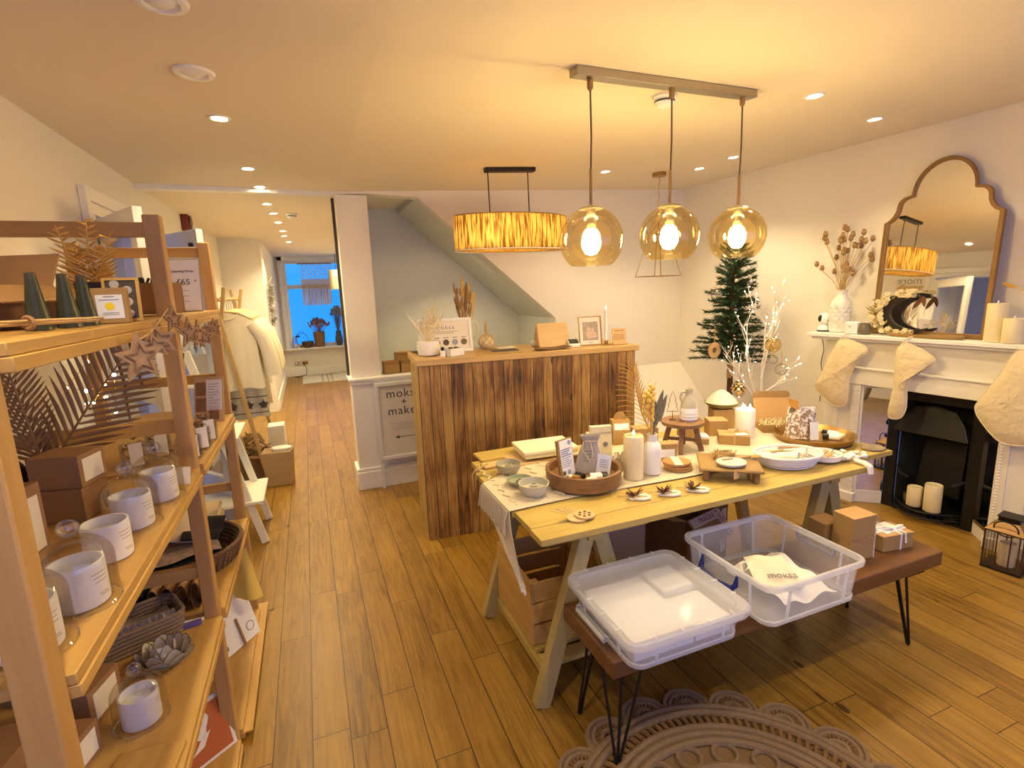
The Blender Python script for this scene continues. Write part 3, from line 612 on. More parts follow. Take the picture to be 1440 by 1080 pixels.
# boxes on the ledge behind
for i, (x, y, z, sx, sz, lb) in enumerate([(.625, 4.44, .938, .13, .10, 'brown card box on the stair ledge, left one of the lower pair'), (.765, 4.44, .938, .13, .10, 'brown card box on the stair ledge, mostly behind the counter'), (.74, 4.44, 1.039, .14, .07, 'flatter brown card box stacked on the two ledge boxes')]):
    t = T('card_box', lb, 'box', (x, y, z), .03 * i, 'brown boxes on the stair ledge'); P('carton', MB().boxe(-sx / 2, sx / 2, -.06, .06, 0, sz), KRAFT, t, bev=.002); P('lid_flap', MB().boxe(-sx / 2, sx / 2, -.061, -.0595, sz - .025, sz + .001), BROWNB, t)
# soffit spotlight
t = T('stair_spotlight', 'small lit spotlight under the sloping stair soffit', 'ceiling light', (1.36, 4.62, 1.9795), 0, None, 0, radians(40.5)); P('trim_ring', ringm, TRIM, t); P('lens', lensm, DLW, t); spot((1.35, 4.62, 1.955), 12)
# direction sign standing by the dado
t = T('standing_sign', 'framed white sign with an arrow standing against the dado panelling beside the counter', 'sign', (.68, 4.215, 0), 0, None, radians(-2))
P('frame', MB().ring([(-.23, .245), (.23, .245), (.23, .89), (-.23, .89)], [(-.20, .275), (.20, .275), (.20, .86), (-.20, .86)], .03, face_m((0, .015, 0), (1, 0, 0), (0, 0, 1))), plain('silver_white', (.72, .72, .72), .35), t, bev=.004)
for sx in (-.215, .215): P('leg', MB().boxe(sx - .012, sx + .012, -.005, .015, .004, .25), plain('silver_white', (1, 1, 1)), t)
P('poster', MB().boxe(-.20, .20, .0, .004, .275, .86), plain('poster_paper', (.66, .63, .60), .7), t)
fm = lambda x, z: face_m((x, -.0008, z), (1, 0, 0), (0, 0, 1))
lettering('moksa', .10, INK, t, fm(0, .79), sp=1.12); lettering('+', .09, INK, t, fm(0, .715)); lettering('maker', .10, INK, t, fm(0, .645), sp=1.1)
for k in range(4): P('printed_line', MB().boxe(-.13 + .02 * (k % 2), .13 - .02 * (k % 2), -.0012, 0, .54 - k * .018, .545 - k * .018), plain('pale_ink', (.45, .43, .41), .8), t)
m = MB().boxe(-.07, .11, -.0012, 0, .423, .427); m.prism([(-.095, .425), (-.06, .412), (-.06, .438)], .0012, fm(0, 0)); P('arrow', m, INK, t)
# ============================================================ fireplace wall
RA = radians(-85)
def rw(lx, ly, lz=0): return RW @ V((lx, ly, lz))
MZ = 1.212
fp = T('fireplace_surround', 'cream painted wooden fireplace surround with moulded legs and mantel shelf', 'fireplace', (3.74, 2.03, 0), RA)
CREAMP = plain('cream_gloss_paint', (.84, .80, .72), .4, noise=.02)
P('mantel_shelf', MB().boxe(-.775, .86, -.235, .018, 1.184, 1.211).boxe(-.75, .83, -.205, .018, 1.165, 1.184), TRIM, fp, bev=.004)
P('frieze', MB().boxe(-.66, .72, -.155, .016, .985, 1.165).boxe(-.60, .66, -.185, .016, .865, .975).boxe(-.62, .68, -.195, .016, .972, .988), CREAMP, fp, bev=.003)
for s_, x0, x1 in (('leg', -.56, -.385), ('leg', .385, .56)):
    lg = P('leg', MB().boxe(x0, x1, -.18, .016, .002, .865), CREAMP, fp, bev=.003)
    m = MB(); xi = x0 if x0 > 0 else x1; sg = 1 if x0 > 0 else -1
    for k in range(40): m.sphere((xi + sg * .02, -.181, .12 + k * .0185), (.009, .006, .007), 6, 4)
    m.boxe(xi + sg * .05, xi + sg * .056, -.188, -.178, .1, .85).boxe(xi + sg * .14, xi + sg * .146, -.188, -.178, .1, .85)
    P('beading', m, CREAMP, lg)
    P('plinth', MB().boxe(x0 - .012, x1 + .012, -.195, .016, .002, .07), CREAMP, lg, bev=.003)
for x0, x1 in ((-.66, -.56), (.56, .72)): P('side_panel', MB().boxe(x0, x1, -.14, .016, .002, .985), CREAMP, fp, bev=.002)
for s_ in (-1, 1):
    a, b = V((s_ * .383, -.15, 0)), V((s_ * .268, -.03, 0))
    sl = P('slip_base', MB().bar((a.x, a.y, .04), (b.x, b.y, .04), .012, .076), CREAMP, fp)
    P('slip_frame', MB().bar((a.x, a.y, .85), (b.x, b.y, .85), .014, .02).bar((a.x, a.y, .085), (b.x, b.y, .085), .014, .012).bar((a.x, a.y, .08), (a.x, a.y, .86), .014, .012), CREAMP if s_ < 0 else BRONZE, fp)
    P('mirror_panel', MB().bar((a.x, a.y, .465), (b.x, b.y, .465), .006, .75), MIRRORM, fp)
st = T('stove_insert', 'black cast iron fireplace insert with arched hood and bowed grate', 'fireplace insert', (3.74, 2.03, 0), RA)
P('face_plate', MB().ring([(-.265, .003), (.265, .003), (.265, .845), (-.265, .845)], [(-.20, .02), (.20, .02), (.20, .78), (-.20, .78)], .03, face_m((0, 0, 0), (1, 0, 0), (0, 0, 1))), IRON, st, bev=.004)
m = MB().boxe(-.20, .20, .20, .22, .02, .80).hexa([(-.2, 0, .02), (-.19, 0, .02), (-.11, .2, .02), (-.12, .2, .02), (-.2, 0, .8), (-.19, 0, .8), (-.11, .2, .8), (-.12, .2, .8)]).hexa([(.19, 0, .02), (.2, 0, .02), (.12, .2, .02), (.11, .2, .02), (.19, 0, .8), (.2, 0, .8), (.12, .2, .8), (.11, .2, .8)]).boxe(-.2, .2, 0, .2, .78, .80).boxe(-.2, .2, 0, .2, .02, .035)
P('firebox', m, plain('soot_black', (.008, .007, .006), .8), st)
hd = [(-.205, .575), (-.17, .66), (-.11, .735), (0, .755), (.11, .735), (.17, .66), (.205, .575)]
m = MB(); m.add([(x, -.01, z) for x, z in hd] + [(x * .97, -.075 + .055 * (z - .575) / .18, z) for x, z in hd] , [(i, i + 1, 8 + i, 7 + i) for i in range(6)] + [tuple(range(7, 14)), (0, 7, 13, 6)])
P('hood', m, IRON, st); P('hood_rim', MB().tube([(x * .98, -.072 + .055 * (z - .575) / .18, z) for x, z in hd], .008, 8).tube([(-.205, -.065, .575), (.205, -.065, .575)], .009, 8), IRON, st)
P('hood_relief', MB().ring([(-.11, .60), (.11, .60), (.085, .70), (-.085, .70)], [(-.10, .608), (.10, .608), (.078, .692), (-.078, .692)], .01, face_m((0, -.052, 0), (1, 0, .0), (0, .3, 1))), IRON, st)
P('fire_back', MB().hexa([(-.13, .09, .14), (.13, .09, .14), (.13, .12, .14), (-.13, .12, .14), (-.12, .16, .5), (.12, .16, .5), (.12, .19, .5), (-.12, .19, .5)]), IRON, st, bev=.004)
m = MB(); bow = lambda t, r=1.0: (-.19 + .38 * t, -.01 - .14 * r * sin(pi * t))
m.tube([(*bow(i / 16), .075) for i in range(17)], .006, 6).tube([(*bow(i / 16), .035) for i in range(17)], .006, 6)
for i in range(1, 22): x, y = bow(i / 22); m.tube([(x, y, .076), (x, .10, .076)], .0035, 5)
for i in range(1, 14): x, y = bow(i / 14); m.tube([(x, y, .03), (x, y, .076)], .003, 5)
P('grate', m, IRON, st)
for s_ in (-1, 1): P('grate_arm', MB().tube([(s_ * .19, 0, .30), (s_ * .15, -.05, .27), (s_ * .12, -.03, .25), (s_ * .12, .06, .24)], .012, 8), IRON, st)
def pillar(name, label, loc, r, h, lit=False, wick=True, group=None, mat=None, rz=0):
    t = T(name, label, 'candle', loc, rz, group)
    P('wax', MB().lathe([(r * .96, 0), (r, .004), (r, h - .006), (r * .93, h), (r * .80, h - .002), (r * .7, h - .006), (0, h - .007)], 32), mat or WAX, t)
    if wick: P('wick', MB().lathe([(.003, h - .008), (.005, h + .004), (.003, h + .012), (0, h + .016)], 10), PAPER, t)
    if lit: P('flame', MB().lathe([(0, h), (.006, h + .006), (.006, h + .012), (0, h + .026)], 10), emit('candle_flame', (1, .75, .35), 12), t)
    return t
pillar('pillar_candle', 'shorter cream candle standing in the black fire grate', rw(-.045, -.07, .081), .043, .13); pillar('pillar_candle', 'taller cream candle standing in the black fire grate', rw(.06, -.075, .081), .048, .18)
S('tealight_holder', MB().lathe([(.03, 0), (.034, .05), (.03, .05), (.027, .01), (0, .01)], 20), plain('green_glass', (.10, .11, .04), .2), 'small olive glass tealight holder at the back of the grate', 'candle holder', rw(-.10, -.02, .081))
# mantel
def half(o):
    w, pts = o, []
    pts += [(w, 0), (w, .735)]
    for i in range(1, 8): a = i / 7 * pi / 2; pts.append((w - .07 * sin(a), .735 + .08 * (1 - cos(a)) + .02 * sin(a)))
    for i in range(1, 8): a = i / 7 * pi / 2; pts.append((w - .07 - .065 * (1 - cos(a)), .835 + .055 * sin(a)))
    r = w - .15
    for i in range(0, 13): a = i / 12 * pi / 2; pts.append((r * cos(a), .895 + .195 * sin(a)))
    return pts
h_ = half(.325); OUT = h_ + [(-x, z) for x, z in h_[::-1][1:]]
cxm, czm = 0, .55
INN = [(x * .915 if abs(x) > 1e-6 else 0, .03 + z * .952) for x, z in OUT]
om = T('overmantel_mirror', 'tall arched mirror with scalloped bronze frame leaning on the mantel', 'mirror', rw(-.088, -.085, MZ), radians(-88), None, radians(-3.2))
FMm = face_m((0, 0, 0), (1, 0, 0), (0, 0, 1))
P('frame', MB().ring(OUT, INN, .022, face_m((0, .016, 0), (1, 0, 0), (0, 0, 1))), BRONZE, om, bev=.004)
P('mirror_glass', MB().prism([(x * .97, .02 + z * .97) for x, z in OUT], .004, face_m((0, .012, 0), (1, 0, 0), (0, 0, 1))), MIRRORM, om, smooth=0)
pv = T('poppy_vase', 'white embossed vase of dried poppy heads on the mantel', 'vase', rw(-.615, -.095, MZ + .001), RA)
P('vase_body', MB().lathe([(.060, 0), (.068, .01), (.068, .19), (.060, .22), (.034, .255), (.032, .285), (.036, .30), (.030, .30), (.027, .27), (0, .2)], 36), plain('white_stoneware', (.80, .78, .73), .35), pv)
m = MB()
for q in range(6):
    for k in range(11): a = (k + .5 * (q % 2)) * 2 * pi / 11; M = TM((.0675 * cos(a), .0675 * sin(a), .035 + q * .028), a); m.tube([M @ V((0, -.016, -.006)), M @ V((.003, 0, .008)), M @ V((0, .016, -.006))], .0022, 5)
P('raised_pattern', m, plain('white_stoneware', (.8, .8, .8)), pv)
random.seed(21); PST = plain('poppy_stem', (.55, .38, .16), .8); PHD = plain('poppy_head', (.34, .20, .08), .8, noise=.3, scale=60)
for i in range(34):
    a = U(0, 6.28); r = U(.02, .20); h = U(.42, .74) - r * .25; p0 = (U(-.025, .025), U(-.025, .025), .27); p1 = (r * cos(a) * 1.1 - .01, r * sin(a) * .5, h); mid = (p1[0] * .4, p1[1] * .4, .27 + (h - .27) * .5)
    st_ = P('poppy_stem', MB().tube([p0, mid, p1], .0018, 5), PST, pv)
    P('seed_head', MB().sphere((p1[0], p1[1], p1[2] + .012), (.016, .016, .018), 10, 7).lathe([(.004, -.002), (.013, .006), (.012, .009), (0, .007)], 8, None, (p1[0], p1[1], p1[2] + .026)), PHD, st_)
t = T('security_camera', 'round white security camera with black eye on the mantel end', 'camera', rw(-.722, -.11, MZ + .001), RA)
P('base', MB().lathe([(.040, 0), (.042, .014), (.034, .04), (.022, .05), (0, .05)], 24), WHITE, t); P('foot_ring', MB().lathe([(.043, .0), (.044, .005), (.043, .009)], 24), BLACK, t)
P('head', MB().sphere((0, 0, .092), .043, 24, 16), WHITE, t); P('lens', MB().sphere((-.006, -.022, .094), (.024, .024, .030), 16, 10), BLACK, t)
t = T('air_sensor', 'small white cube sensor beside the poppy vase on the mantel', 'sensor', rw(-.47, -.18, MZ + .001), RA + .1); P('housing', MB().boxe(-.043, .043, -.03, .03, 0, .083), WHITE, t, bev=.010); P('logo_dot', MB().cyl((0, 0, 0), .005, .002, 10, face_m((-.008, -.0305, .052), (1, 0, 0), (0, 0, 1))), GREYINK, t)
S('camera_cable', MB().tube([rw(-.735, -.07, MZ + .004), rw(-.775, -.035, MZ + .002), rw(-.79, -.012, 1.15)] + [rw(-.79 + .008 * sin(k * 1.7), .006, 1.10 - k * .05) for k in range(10)], .0028, 6), plain('brown_cable', (.10, .04, .02), .6), 'thin brown cable hanging down the wall from the mantel camera', 'cable')
# dried crescent wreath on its wooden tray
S('oval_tray', MB().lathe([(0, 0), (.195, 0), (.21, .012), (.205, .022), (.19, .012), (0, .010)], 40, None, (0, 0, 0), 1, .27), MANGO, 'long oval wooden tray lying in front of the mantel mirror', 'tray', rw(-.045, -.165, MZ + .001), RA)
t = T('crescent_wreath', 'black crescent wreath covered with dried cream flowers leaning at the mirror', 'wreath', rw(-.19, -.125, MZ + .013), RA); t.scale = (1, 1, .8)
cres = [(.02 + .175 * cos(a), .165 + .165 * sin(a)) for a in [radians(75 + i * 235 / 24) for i in range(25)]] + [(.065 + .145 * cos(a), .165 + .125 * sin(a)) for a in [radians(300 - i * 220 / 24) for i in range(25)]]
P('crescent', MB().prism(cres, .028, face_m((0, .014, 0), (1, 0, 0), (0, 0, 1))), plain('black_stain', (.02, .013, .01), .5), t)
random.seed(9); m, m2, m3 = MB(), MB(), MB()
for i in range(110):
    a = radians(U(75, 285)); r = U(.14, .205); p = (.02 + r * cos(a), U(-.05, .0), .165 + r * .93 * sin(a)); p = (p[0], p[1], max(.02, p[2])); q = random.random()
    if q < .55:
        for k in range(6): b = k * 1.05; m.sphere((p[0] + .011 * cos(b), p[1] - .006, p[2] + .011 * sin(b)), (.009, .005, .009), 6, 4)
    else: m2.leaf(p, (p[0] + U(-.05, .03), p[1] + U(-.03, .005), p[2] + U(-.03, .045)), .014, (0, 1, 0))
P('dried_flowers', m, plain('cream_petals', (.80, .68, .42), .9, noise=.25, scale=50), t); P('dried_leaves', m2, plain('olive_leaf', (.38, .30, .10), .9, noise=.3, scale=40), t)
P('satin_bow', MB().leaf((.10, .0, .30), (.05, -.01, .2), .03, (0, 1, 0)).leaf((.10, 0, .3), (.115, -.01, .22), .025, (0, 1, 0)), plain('brown_ribbon', (.14, .05, .02), .5), t)
S('glass_posy', MB().lathe([(.035, 0), (.042, .02), (.036, .06), (.030, .075), (.027, .075), (.03, .05), (0, .01)], 20), plain('smoked_glass', (.16, .14, .09), .15), 'small smoky glass pot at the foot of the crescent wreath', 'pot', rw(-.40, -.17, MZ + .001))
pillar('pillar_candle', 'taller cream pillar candle on the mantel beside the arched mirror', rw(.297, -.165, MZ + .001), .046, .215); pillar('pillar_candle', 'shorter cream pillar candle at the mantel end, right of the taller one', rw(.385, -.19, MZ + .001), .046, .135)
t = T('gold_leaf_spray', 'sprig of gold leaves in a small cup at the mantel edge', 'dried plant', rw(.56, -.10, MZ + .001), RA)
P('cup', MB().lathe([(.03, 0), (.038, .07), (.034, .07), (.028, .01), (0, .01)], 20), BRASS, t)
m = MB()
for k, (x, z) in enumerate([(-.22, .30), (-.10, .36), (.02, .40), (.12, .33), (-.13, .05), (-.2, .04)]): m.tube([(0, 0, .06), (x * .5, 0, z * .6 + .06), (x, 0, z)], .002, 5).leaf((x, 0, z), (x - .06, -.01, z + .025 * (1 if z > .1 else .2)), .024, (0, 1, .3)).leaf((x * .6, 0, z * .75 + .02), (x * .6 - .05, 0, z * .75 + .05), .02, (0, 1, .3))
P('gold_leaves', m, GOLD, t)
# stockings hanging from the mantel
def stocking(outl, label, seedv, loop):
    t = T('christmas_stocking', label, 'christmas stocking', rw(0, -.242, 0), RA, 'cream cotton stockings on the mantel')
    k = len(outl); cx = sum(p[0] for p in outl) / k; cz_ = sum(p[1] for p in outl) / k
    pts = []
    for i in range(k):                       # smooth the outline
        p0, p1, p2, p3 = [V((*outl[(i + d) % k], 0)) for d in (-1, 0, 1, 2)]
        for s_ in range(4):
            u = s_ / 4; pts.append(.5 * ((2 * p1) + (p2 - p0) * u + (2 * p0 - 5 * p1 + 4 * p2 - p3) * u * u + (3 * p1 - p0 - 3 * p2 + p3) * u ** 3))
    n = len(pts); vs, fs = [], []; random.seed(seedv)
    rings = 7
    for side in (-1, 1):
        for r in range(rings):
            f = 1 - r / rings
            for i, p in enumerate(pts):
                bul = .028 * sqrt(max(0, 1 - f * f)) + (.005 * sin(9 * p.y * 6 + 3 * r + side) * (1 - f) if r else 0)
                vs.append((cx + (p.x - cx) * f, -.0 + side * bul - .03, cz_ + (p.y - cz_) * f))
        vs.append((cx, side * .03 - .03, cz_))
    st_ = rings * n + 1
    for si in (0, 1):
        for r in range(rings - 1):
            for i in range(n):
                a = si * st_ + r * n + i; b = si * st_ + r * n + (i + 1) % n; fs.append((a, b, b + n, a + n) if si else (b, a, a + n, b + n))
        for i in range(n):
            a = si * st_ + (rings - 1) * n + i; b = si * st_ + (rings - 1) * n + (i + 1) % n; c = si * st_ + rings * n; fs.append((a, b, c) if si else (b, a, c))
    P('sock_body', MB().add(vs, fs), STOCKC, t, smooth=70)
    x, z = loop
    P('seam', MB().tube([(p.x, -.03, p.y) for p in pts], .0035, 5, False, None, True), COTTON, t)
    P('hanging_loop', MB().tube([(x, -.03, z - .03), (x - .005, -.035, z), (x, 0, z + .012), (x + .01, .02, z + .012)], .005, 6), COTTON, t)
stocking([(-.501, 1.175), (-.452, 1.185), (-.312, 1.129), (-.365, 1.038), (-.409, .934), (-.414, .8), (-.425, .73), (-.478, .703), (-.553, .73), (-.654, .819), (-.629, .882), (-.552, 1.075), (-.518, 1.145)], 'cream cotton stocking hanging below the white sensor, toe turned to the tree', 1, (-.475, 1.205))
stocking([(-.119, 1.165), (-.077, 1.185), (.077, 1.095), (-.022, .996), (-.057, .9), (-.05, .779), (-.075, .707), (-.129, .69), (-.151, .728), (-.135, .909), (-.139, 1.113)], 'narrow cream cotton stocking hanging in the middle over the black insert', 2, (-.09, 1.205))
stocking([(.428, 1.165), (.385, 1.049), (.305, .883), (.295, .835), (.323, .776), (.396, .691), (.446, .667), (.518, .676), (.589, .721), (.599, .851), (.564, 1.055), (.537, 1.175), (.467, 1.19)], 'large cream cotton stocking hanging under the mantel candles', 3, (.48, 1.205))
# floor lantern
t = T('floor_lantern', 'dark metal lantern with glass sides standing on the floor by the hearth', 'lantern', (3.435, 1.455, 0), radians(-80))
m = MB().boxe(-.085, .085, -.085, .085, .002, .016)
P('base', m, BLKM, t, bev=.002); m = MB()
for sx in (-1, 1):
    for sy in (-1, 1): m.boxe(sx * .08 - .004, sx * .08 + .004, sy * .08 - .004, sy * .08 + .004, .016, .225)
for a in range(4):
    M = TM((0, 0, 0), a * pi / 2)
    for x in (-.028, .028): m.boxe(x - .003, x + .003, -.083, -.078, .016, .225, M)
    m.boxe(-.085, .085, -.085, -.077, .218, .226, M)
P('bars', m, plain('rust_metal', (.10, .05, .03), .5, .6), t)
P('glass_sides', MB().boxe(-.077, -.075, -.077, .077, .016, .218).boxe(.075, .077, -.077, .077, .016, .218).boxe(-.077, .077, -.077, -.075, .016, .218).boxe(-.077, .077, .075, .077, .016, .218), GLASSC, t)
rf = P('roof', MB().hexa([(-.085, -.085, .226), (.085, -.085, .226), (.085, .085, .226), (-.085, .085, .226), (-.04, -.04, .275), (.04, -.04, .275), (.04, .04, .275), (-.04, .04, .275)]), BRONZE, t)
P('chimney_cap', MB().boxe(-.045, .045, -.045, .045, .275, .30).boxe(-.05, .05, -.05, .05, .298, .304), BLKM, rf, bev=.002)
P('carry_ring', MB().tube([(.05 * cos(a), -.075 - .01 * sin(a), .245 + .045 * sin(a)) for a in [i * pi / 12 for i in range(24)]], .0035, 6, False, None, True), BLKM, rf)
pillar('pillar_candle', 'cream candle standing inside the dark floor lantern', (3.435, 1.455, .0165), .038, .13)

# ============================================================ tree corner
TX, TY = 3.235, 3.30
t = T('christmas_tree', 'slim green fir tree with bare lower trunk standing in the back corner', 'christmas tree', (TX, TY, 0))
P('pot', MB().lathe([(.11, .002), (.15, .25), (.14, .25), (.13, .2), (0, .2)], 28), plain('basket_pot', (.35, .24, .12), .9, noise=.3, scale=60), t)
P('trunk', MB().tube([(0, 0, .2), (.004, 0, .7), (-.004, .004, 1.3), (0, 0, 1.93)], [.028, .024, .017, .004], 10), plain('fir_bark', (.10, .05, .025), .9, noise=.3, scale=40), t)
random.seed(31); mb_, mn = MB(), MB()
z = .98; tier = 0
while z < 1.86:
    f = (1.95 - z) / .97; R = .085 + .19 * f; n = 10 if z < 1.7 else 8
    for k in range(n):
        a = k * 2 * pi / n + tier * 1.3 + U(-.2, .2); L_ = R * U(.75, 1.2); dz = U(-.01, .05) + (.04 if z > 1.6 else 0)
        p0 = V((0, 0, z + U(-.02, .02))); p1 = p0 + V((L_ * cos(a), L_ * sin(a), dz)); mb_.tube([p0, p1], [.005, .002], 5)
        d = (p1 - p0).normalized(); s = d.cross(V((0, 0, 1))).normalized(); nn = int(L_ * 430)
        for q in range(nn):
            tt = .12 + .88 * q / nn; c = p0 + (p1 - p0) * tt; ang = U(0, 6.28); side = s * cos(ang) + V((0, 0, 1)) * sin(ang); ln = U(.032, .055) * (1.1 - .35 * tt)
            e = c + side * ln * .8 + d * ln * .75; w_ = d.cross(side) * .0052
            o = len(mn.v); mn.v += [c - w_, c + w_, e, c + side * .002]; mn.f += [(o, o + 1, o + 2), (o + 1, o + 3, o + 2), (o + 3, o, o + 2)]
    z += .060; tier += 1
P('branches', mb_, plain('fir_bark', (.1, .05, .02)), t); P('needles', mn, plain('fir_needles', (.022, .060, .018), .6, noise=.5, scale=9), t, smooth=0)
# pale twig tree with fairy lights
TWG = plain('white_twig', (.88, .84, .76), .6, noise=.03)
t = T('twig_tree', 'bare white twig tree with tiny fairy lights in front of the fir', 'twig tree', (3.15, 2.92, 0))
P('base', MB().cyl((0, 0, .002), .12, .03, 28), WHITE, t); t.scale = (.80, .80, .87)
random.seed(17); m = MB(); tips = []
def branch(p, d, L, r, depth):
    p = V(p); d = V(d).normalized(); pts = [p]; c = p
    for k in range(3): c = c + (d + V((U(-.12, .12), U(-.12, .12), U(-.05, .1)))).normalized() * (L / 3); pts.append(c)
    m.tube(pts, [r, r * .85, r * .7, r * .5], 6); tips.append(pts[-1]); tips.append(pts[2])
    if depth:
        for k in range(3 if depth > 1 else 2):
            q = pts[1 + k % 3]; nd = d * 1.1 + V((U(-1, 1), U(-.45, .45), U(-.15, .6))); branch(q, nd, L * U(.5, .72), r * .55, depth - 1)
m.tube([(0, 0, .03), (.0, 0, .4), (-.01, .01, .8)], [.022, .02, .016], 10); m.tube([(.02, .0, .03), (.02, .01, .5), (.04, 0, .9), (.03, 0, 1.15)], [.016, .015, .013, .009], 8)
for p, d, L_, r in [((-.01, .01, .78), (-.75, -.1, .8), .42, .011), ((-.01, .01, .8), (-.35, .1, 1), .45, .011), ((.03, 0, 1.0), (.25, 0, 1), .42, .011), ((.03, 0, 1.1), (-.05, -.1, 1), .38, .010), ((.04, 0, .85), (.85, 0, .35), .28, .008), ((0, 0, .6), (-.8, -.1, .45), .30, .007)]: branch(p, d, L_, r, 3)
P('twigs', m, TWG, t, smooth=60)
LED = emit('fairy_light', (1, .86, .55), 14); m = MB()
for p in random.sample(tips, min(90, len(tips))): m.sphere(p + V((U(-.01, .01), -.01, 0)), .0034, 6, 4)
for k in range(14): m.sphere((.03 + .02 * sin(k), -.028, .3 + k * .03), .0038, 6, 4)
P('fairy_lights', m, LED, t)
# ornaments hanging from the trees
def hang(name, label, cat, loc, body, mat, L_=.06, mat2=None):
    t = T(name, label, cat, loc, 0, 'christmas tree ornaments'); P('ornament', body, mat, t, smooth=40); P('ribbon', MB().tube([(0, 0, .0), (.003, 0, L_ * .5), (0, .0, L_)], .0025, 5), mat2 or GOLD, t); return t
t = hang('wood_slice_ornament', 'round wood slice ornament with a cut-out star hanging on the fir', 'ornament', (2.985, 3.22, 1.13), MB().ring(circ(.062, 24), circ(.022, 24), .006, face_m((0, 0, -.062), (1, 0, 0), (0, 0, 1))), LIGHTW, .13)
P('star_cutout', MB().prism([((.024 if k % 2 == 0 else .008) * cos(k * pi / 6), (.024 if k % 2 == 0 else .008) * sin(k * pi / 6)) for k in range(12)], .004, face_m((0, -.002, -.062), (1, 0, 0), (0, 0, 1))), BROWNB, t); P('bark_edge', MB().tube([(.062 * cos(i * pi / 12), -.002, -.062 + .062 * sin(i * pi / 12)) for i in range(24)], .004, 6, False, None, True), BROWNB, t)
star = lambda R, r: [((R if k % 2 == 0 else r) * cos(pi / 2 + k * pi / 5), (R if k % 2 == 0 else r) * sin(pi / 2 + k * pi / 5)) for k in range(10)]
t = hang('star_ornament', 'rustic wooden star ornament with a card tag hanging low on the fir', 'ornament', (3.10, 3.17, .985), MB().prism(star(.05, .021), .008, face_m((0, 0, -.05), (1, 0, 0), (0, 0, 1))), BROWNB, .16); P('card_tag', MB().boxe(-.025, .025, -.002, .002, -.145, -.085), KRAFT, t)
for i, (lc, lb, r) in enumerate([((3.045, 3.28, 1.55), 'clear glass bauble on the upper side branch of the fir', .045), ((3.14, 2.80, 1.19), 'large gold-washed glass drop hanging in the white twig tree', .055), ((3.255, 2.82, .985), 'clear glass bauble low beside the white twig trunk', .045), ((3.195, 2.84, 1.05), 'small clear bauble just above the lowest glass bauble', .034)]):
    t = T('glass_bauble', lb, 'ornament', lc, 0, 'glass baubles'); P('glass_ball', MB().sphere((0, 0, -r), r, 20, 14), AMBER if i == 1 else glass('bauble_glass', (.97, .95, .9), .3), t); P('cap', MB().cyl((0, 0, -.006), .008, .012, 10), GOLD, t); P('ribbon', MB().tube([(0, 0, .005), (0, 0, .10)], .002, 5), GOLD, t)
    m = MB()
    for k in range(16): m.sphere((U(-.6, .6) * r, U(-.6, .6) * r, -r + U(-.6, .6) * r), .003, 5, 4)
    P('inner_sparkle', m, GOLD if i == 1 else WHITE, t)
t = T('pinecone_bauble', 'round silver and gold pinecone bauble hanging below the fir trunk', 'ornament', (3.14, 3.10, .83), 0, 'christmas tree ornaments')
m, m2 = MB(), MB()
for i in range(7):
    for k in range(9):
        th = .35 + i * .40; a = k * 2 * pi / 9 + i * .35; p = V((.052 * sin(th) * cos(a), .052 * sin(th) * sin(a), -.055 + .052 * cos(th))); n_ = (p - V((0, 0, -.055))).normalized(); (m if (i + k) % 2 else m2).leaf(p, p + n_ * .012 + V((0, 0, -.022)), .026, n_)
P('core', MB().sphere((0, 0, -.055), .05, 18, 12), plain('cone_dark', (.12, .06, .02), .5), t); P('silver_scales', m, plain('silver_leaf', (.70, .66, .58), .3, .7), t); P('gold_scales', m2, GOLD, t); P('ribbon', MB().tube([(0, 0, 0), (.01, 0, .1)], .002, 5), BROWNB, t)
t = T('white_star_ornament', 'tiny white star ornament on the front of the fir', 'ornament', (3.20, 3.09, 1.60), 0, 'christmas tree ornaments'); P('star', MB().prism(star(.02, .008), .005, face_m((0, 0, 0), (1, 0, 0), (0, 0, 1))), WHITE, t)
P('thread', MB().tube([(0, .002, .018), (0, .03, .05)], .001, 5), WHITE, t)
# ============================================================ trestle table
TZ = .751
tb = T('trestle_table', 'long pale pine trestle table set out with gifts', 'table', (1.6, 1.95, 0))
r_ = lambda x0, x1, y0, y1, z0, z1: bx(x0 - 1.6, x1 - 1.6, y0 - 1.95, y1 - 1.95, z0, z1)
ys = [1.50, 1.60, 1.76, 1.93, 2.09, 2.25, 2.41]
for k in range(6):
    x1 = (2.33, 2.63, 2.61, 2.64, 2.62, 2.78)[k]
    P('board', r_(.67 + (.0, .005, -.004, .004, 0, .03)[k], x1, ys[k] + .0015, ys[k + 1] - .0015, .726, .75), TREST_X, tb, bev=.002)
for x in (.93, 2.21):
    P('cross_bar', r_(x - .03, x + .03, 1.58, 2.28, .66, .726), TREST_Y, tb, bev=.002)
    P('batten', r_(x - .22, x + .22, 1.56, 1.60, .69, .726), TREST_X, tb); P('batten', r_(x - .22, x + .22, 2.20, 2.24, .69, .726), TREST_X, tb)
def tleg(x0, x1, y):
    P('leg', MB().bar((x0 - 1.6, y - 1.95, .003), (x1 - 1.6, y - 1.95, .70), .045, .062, (1, 0, 0)), TREST_Z, tb, bev=.002)
for y in (1.615, 2.235):
    tleg(.70, .91, y); tleg(1.17, .965, y + .03); tleg(2.0, 2.18, y); tleg(2.42, 2.24, y + .03)
for k in range(6): P('shelf_slat', r_(.75, 1.12, 1.665 + k * .10, 1.735 + k * .10, .105, .123), TREST_X, tb, bev=.002)
P('shelf_rail', r_(.735, .765, 1.62, 2.27, .07, .105), TREST_Y, tb); P('shelf_rail', r_(1.09, 1.12, 1.62, 2.27, .07, .105), TREST_Y, tb)
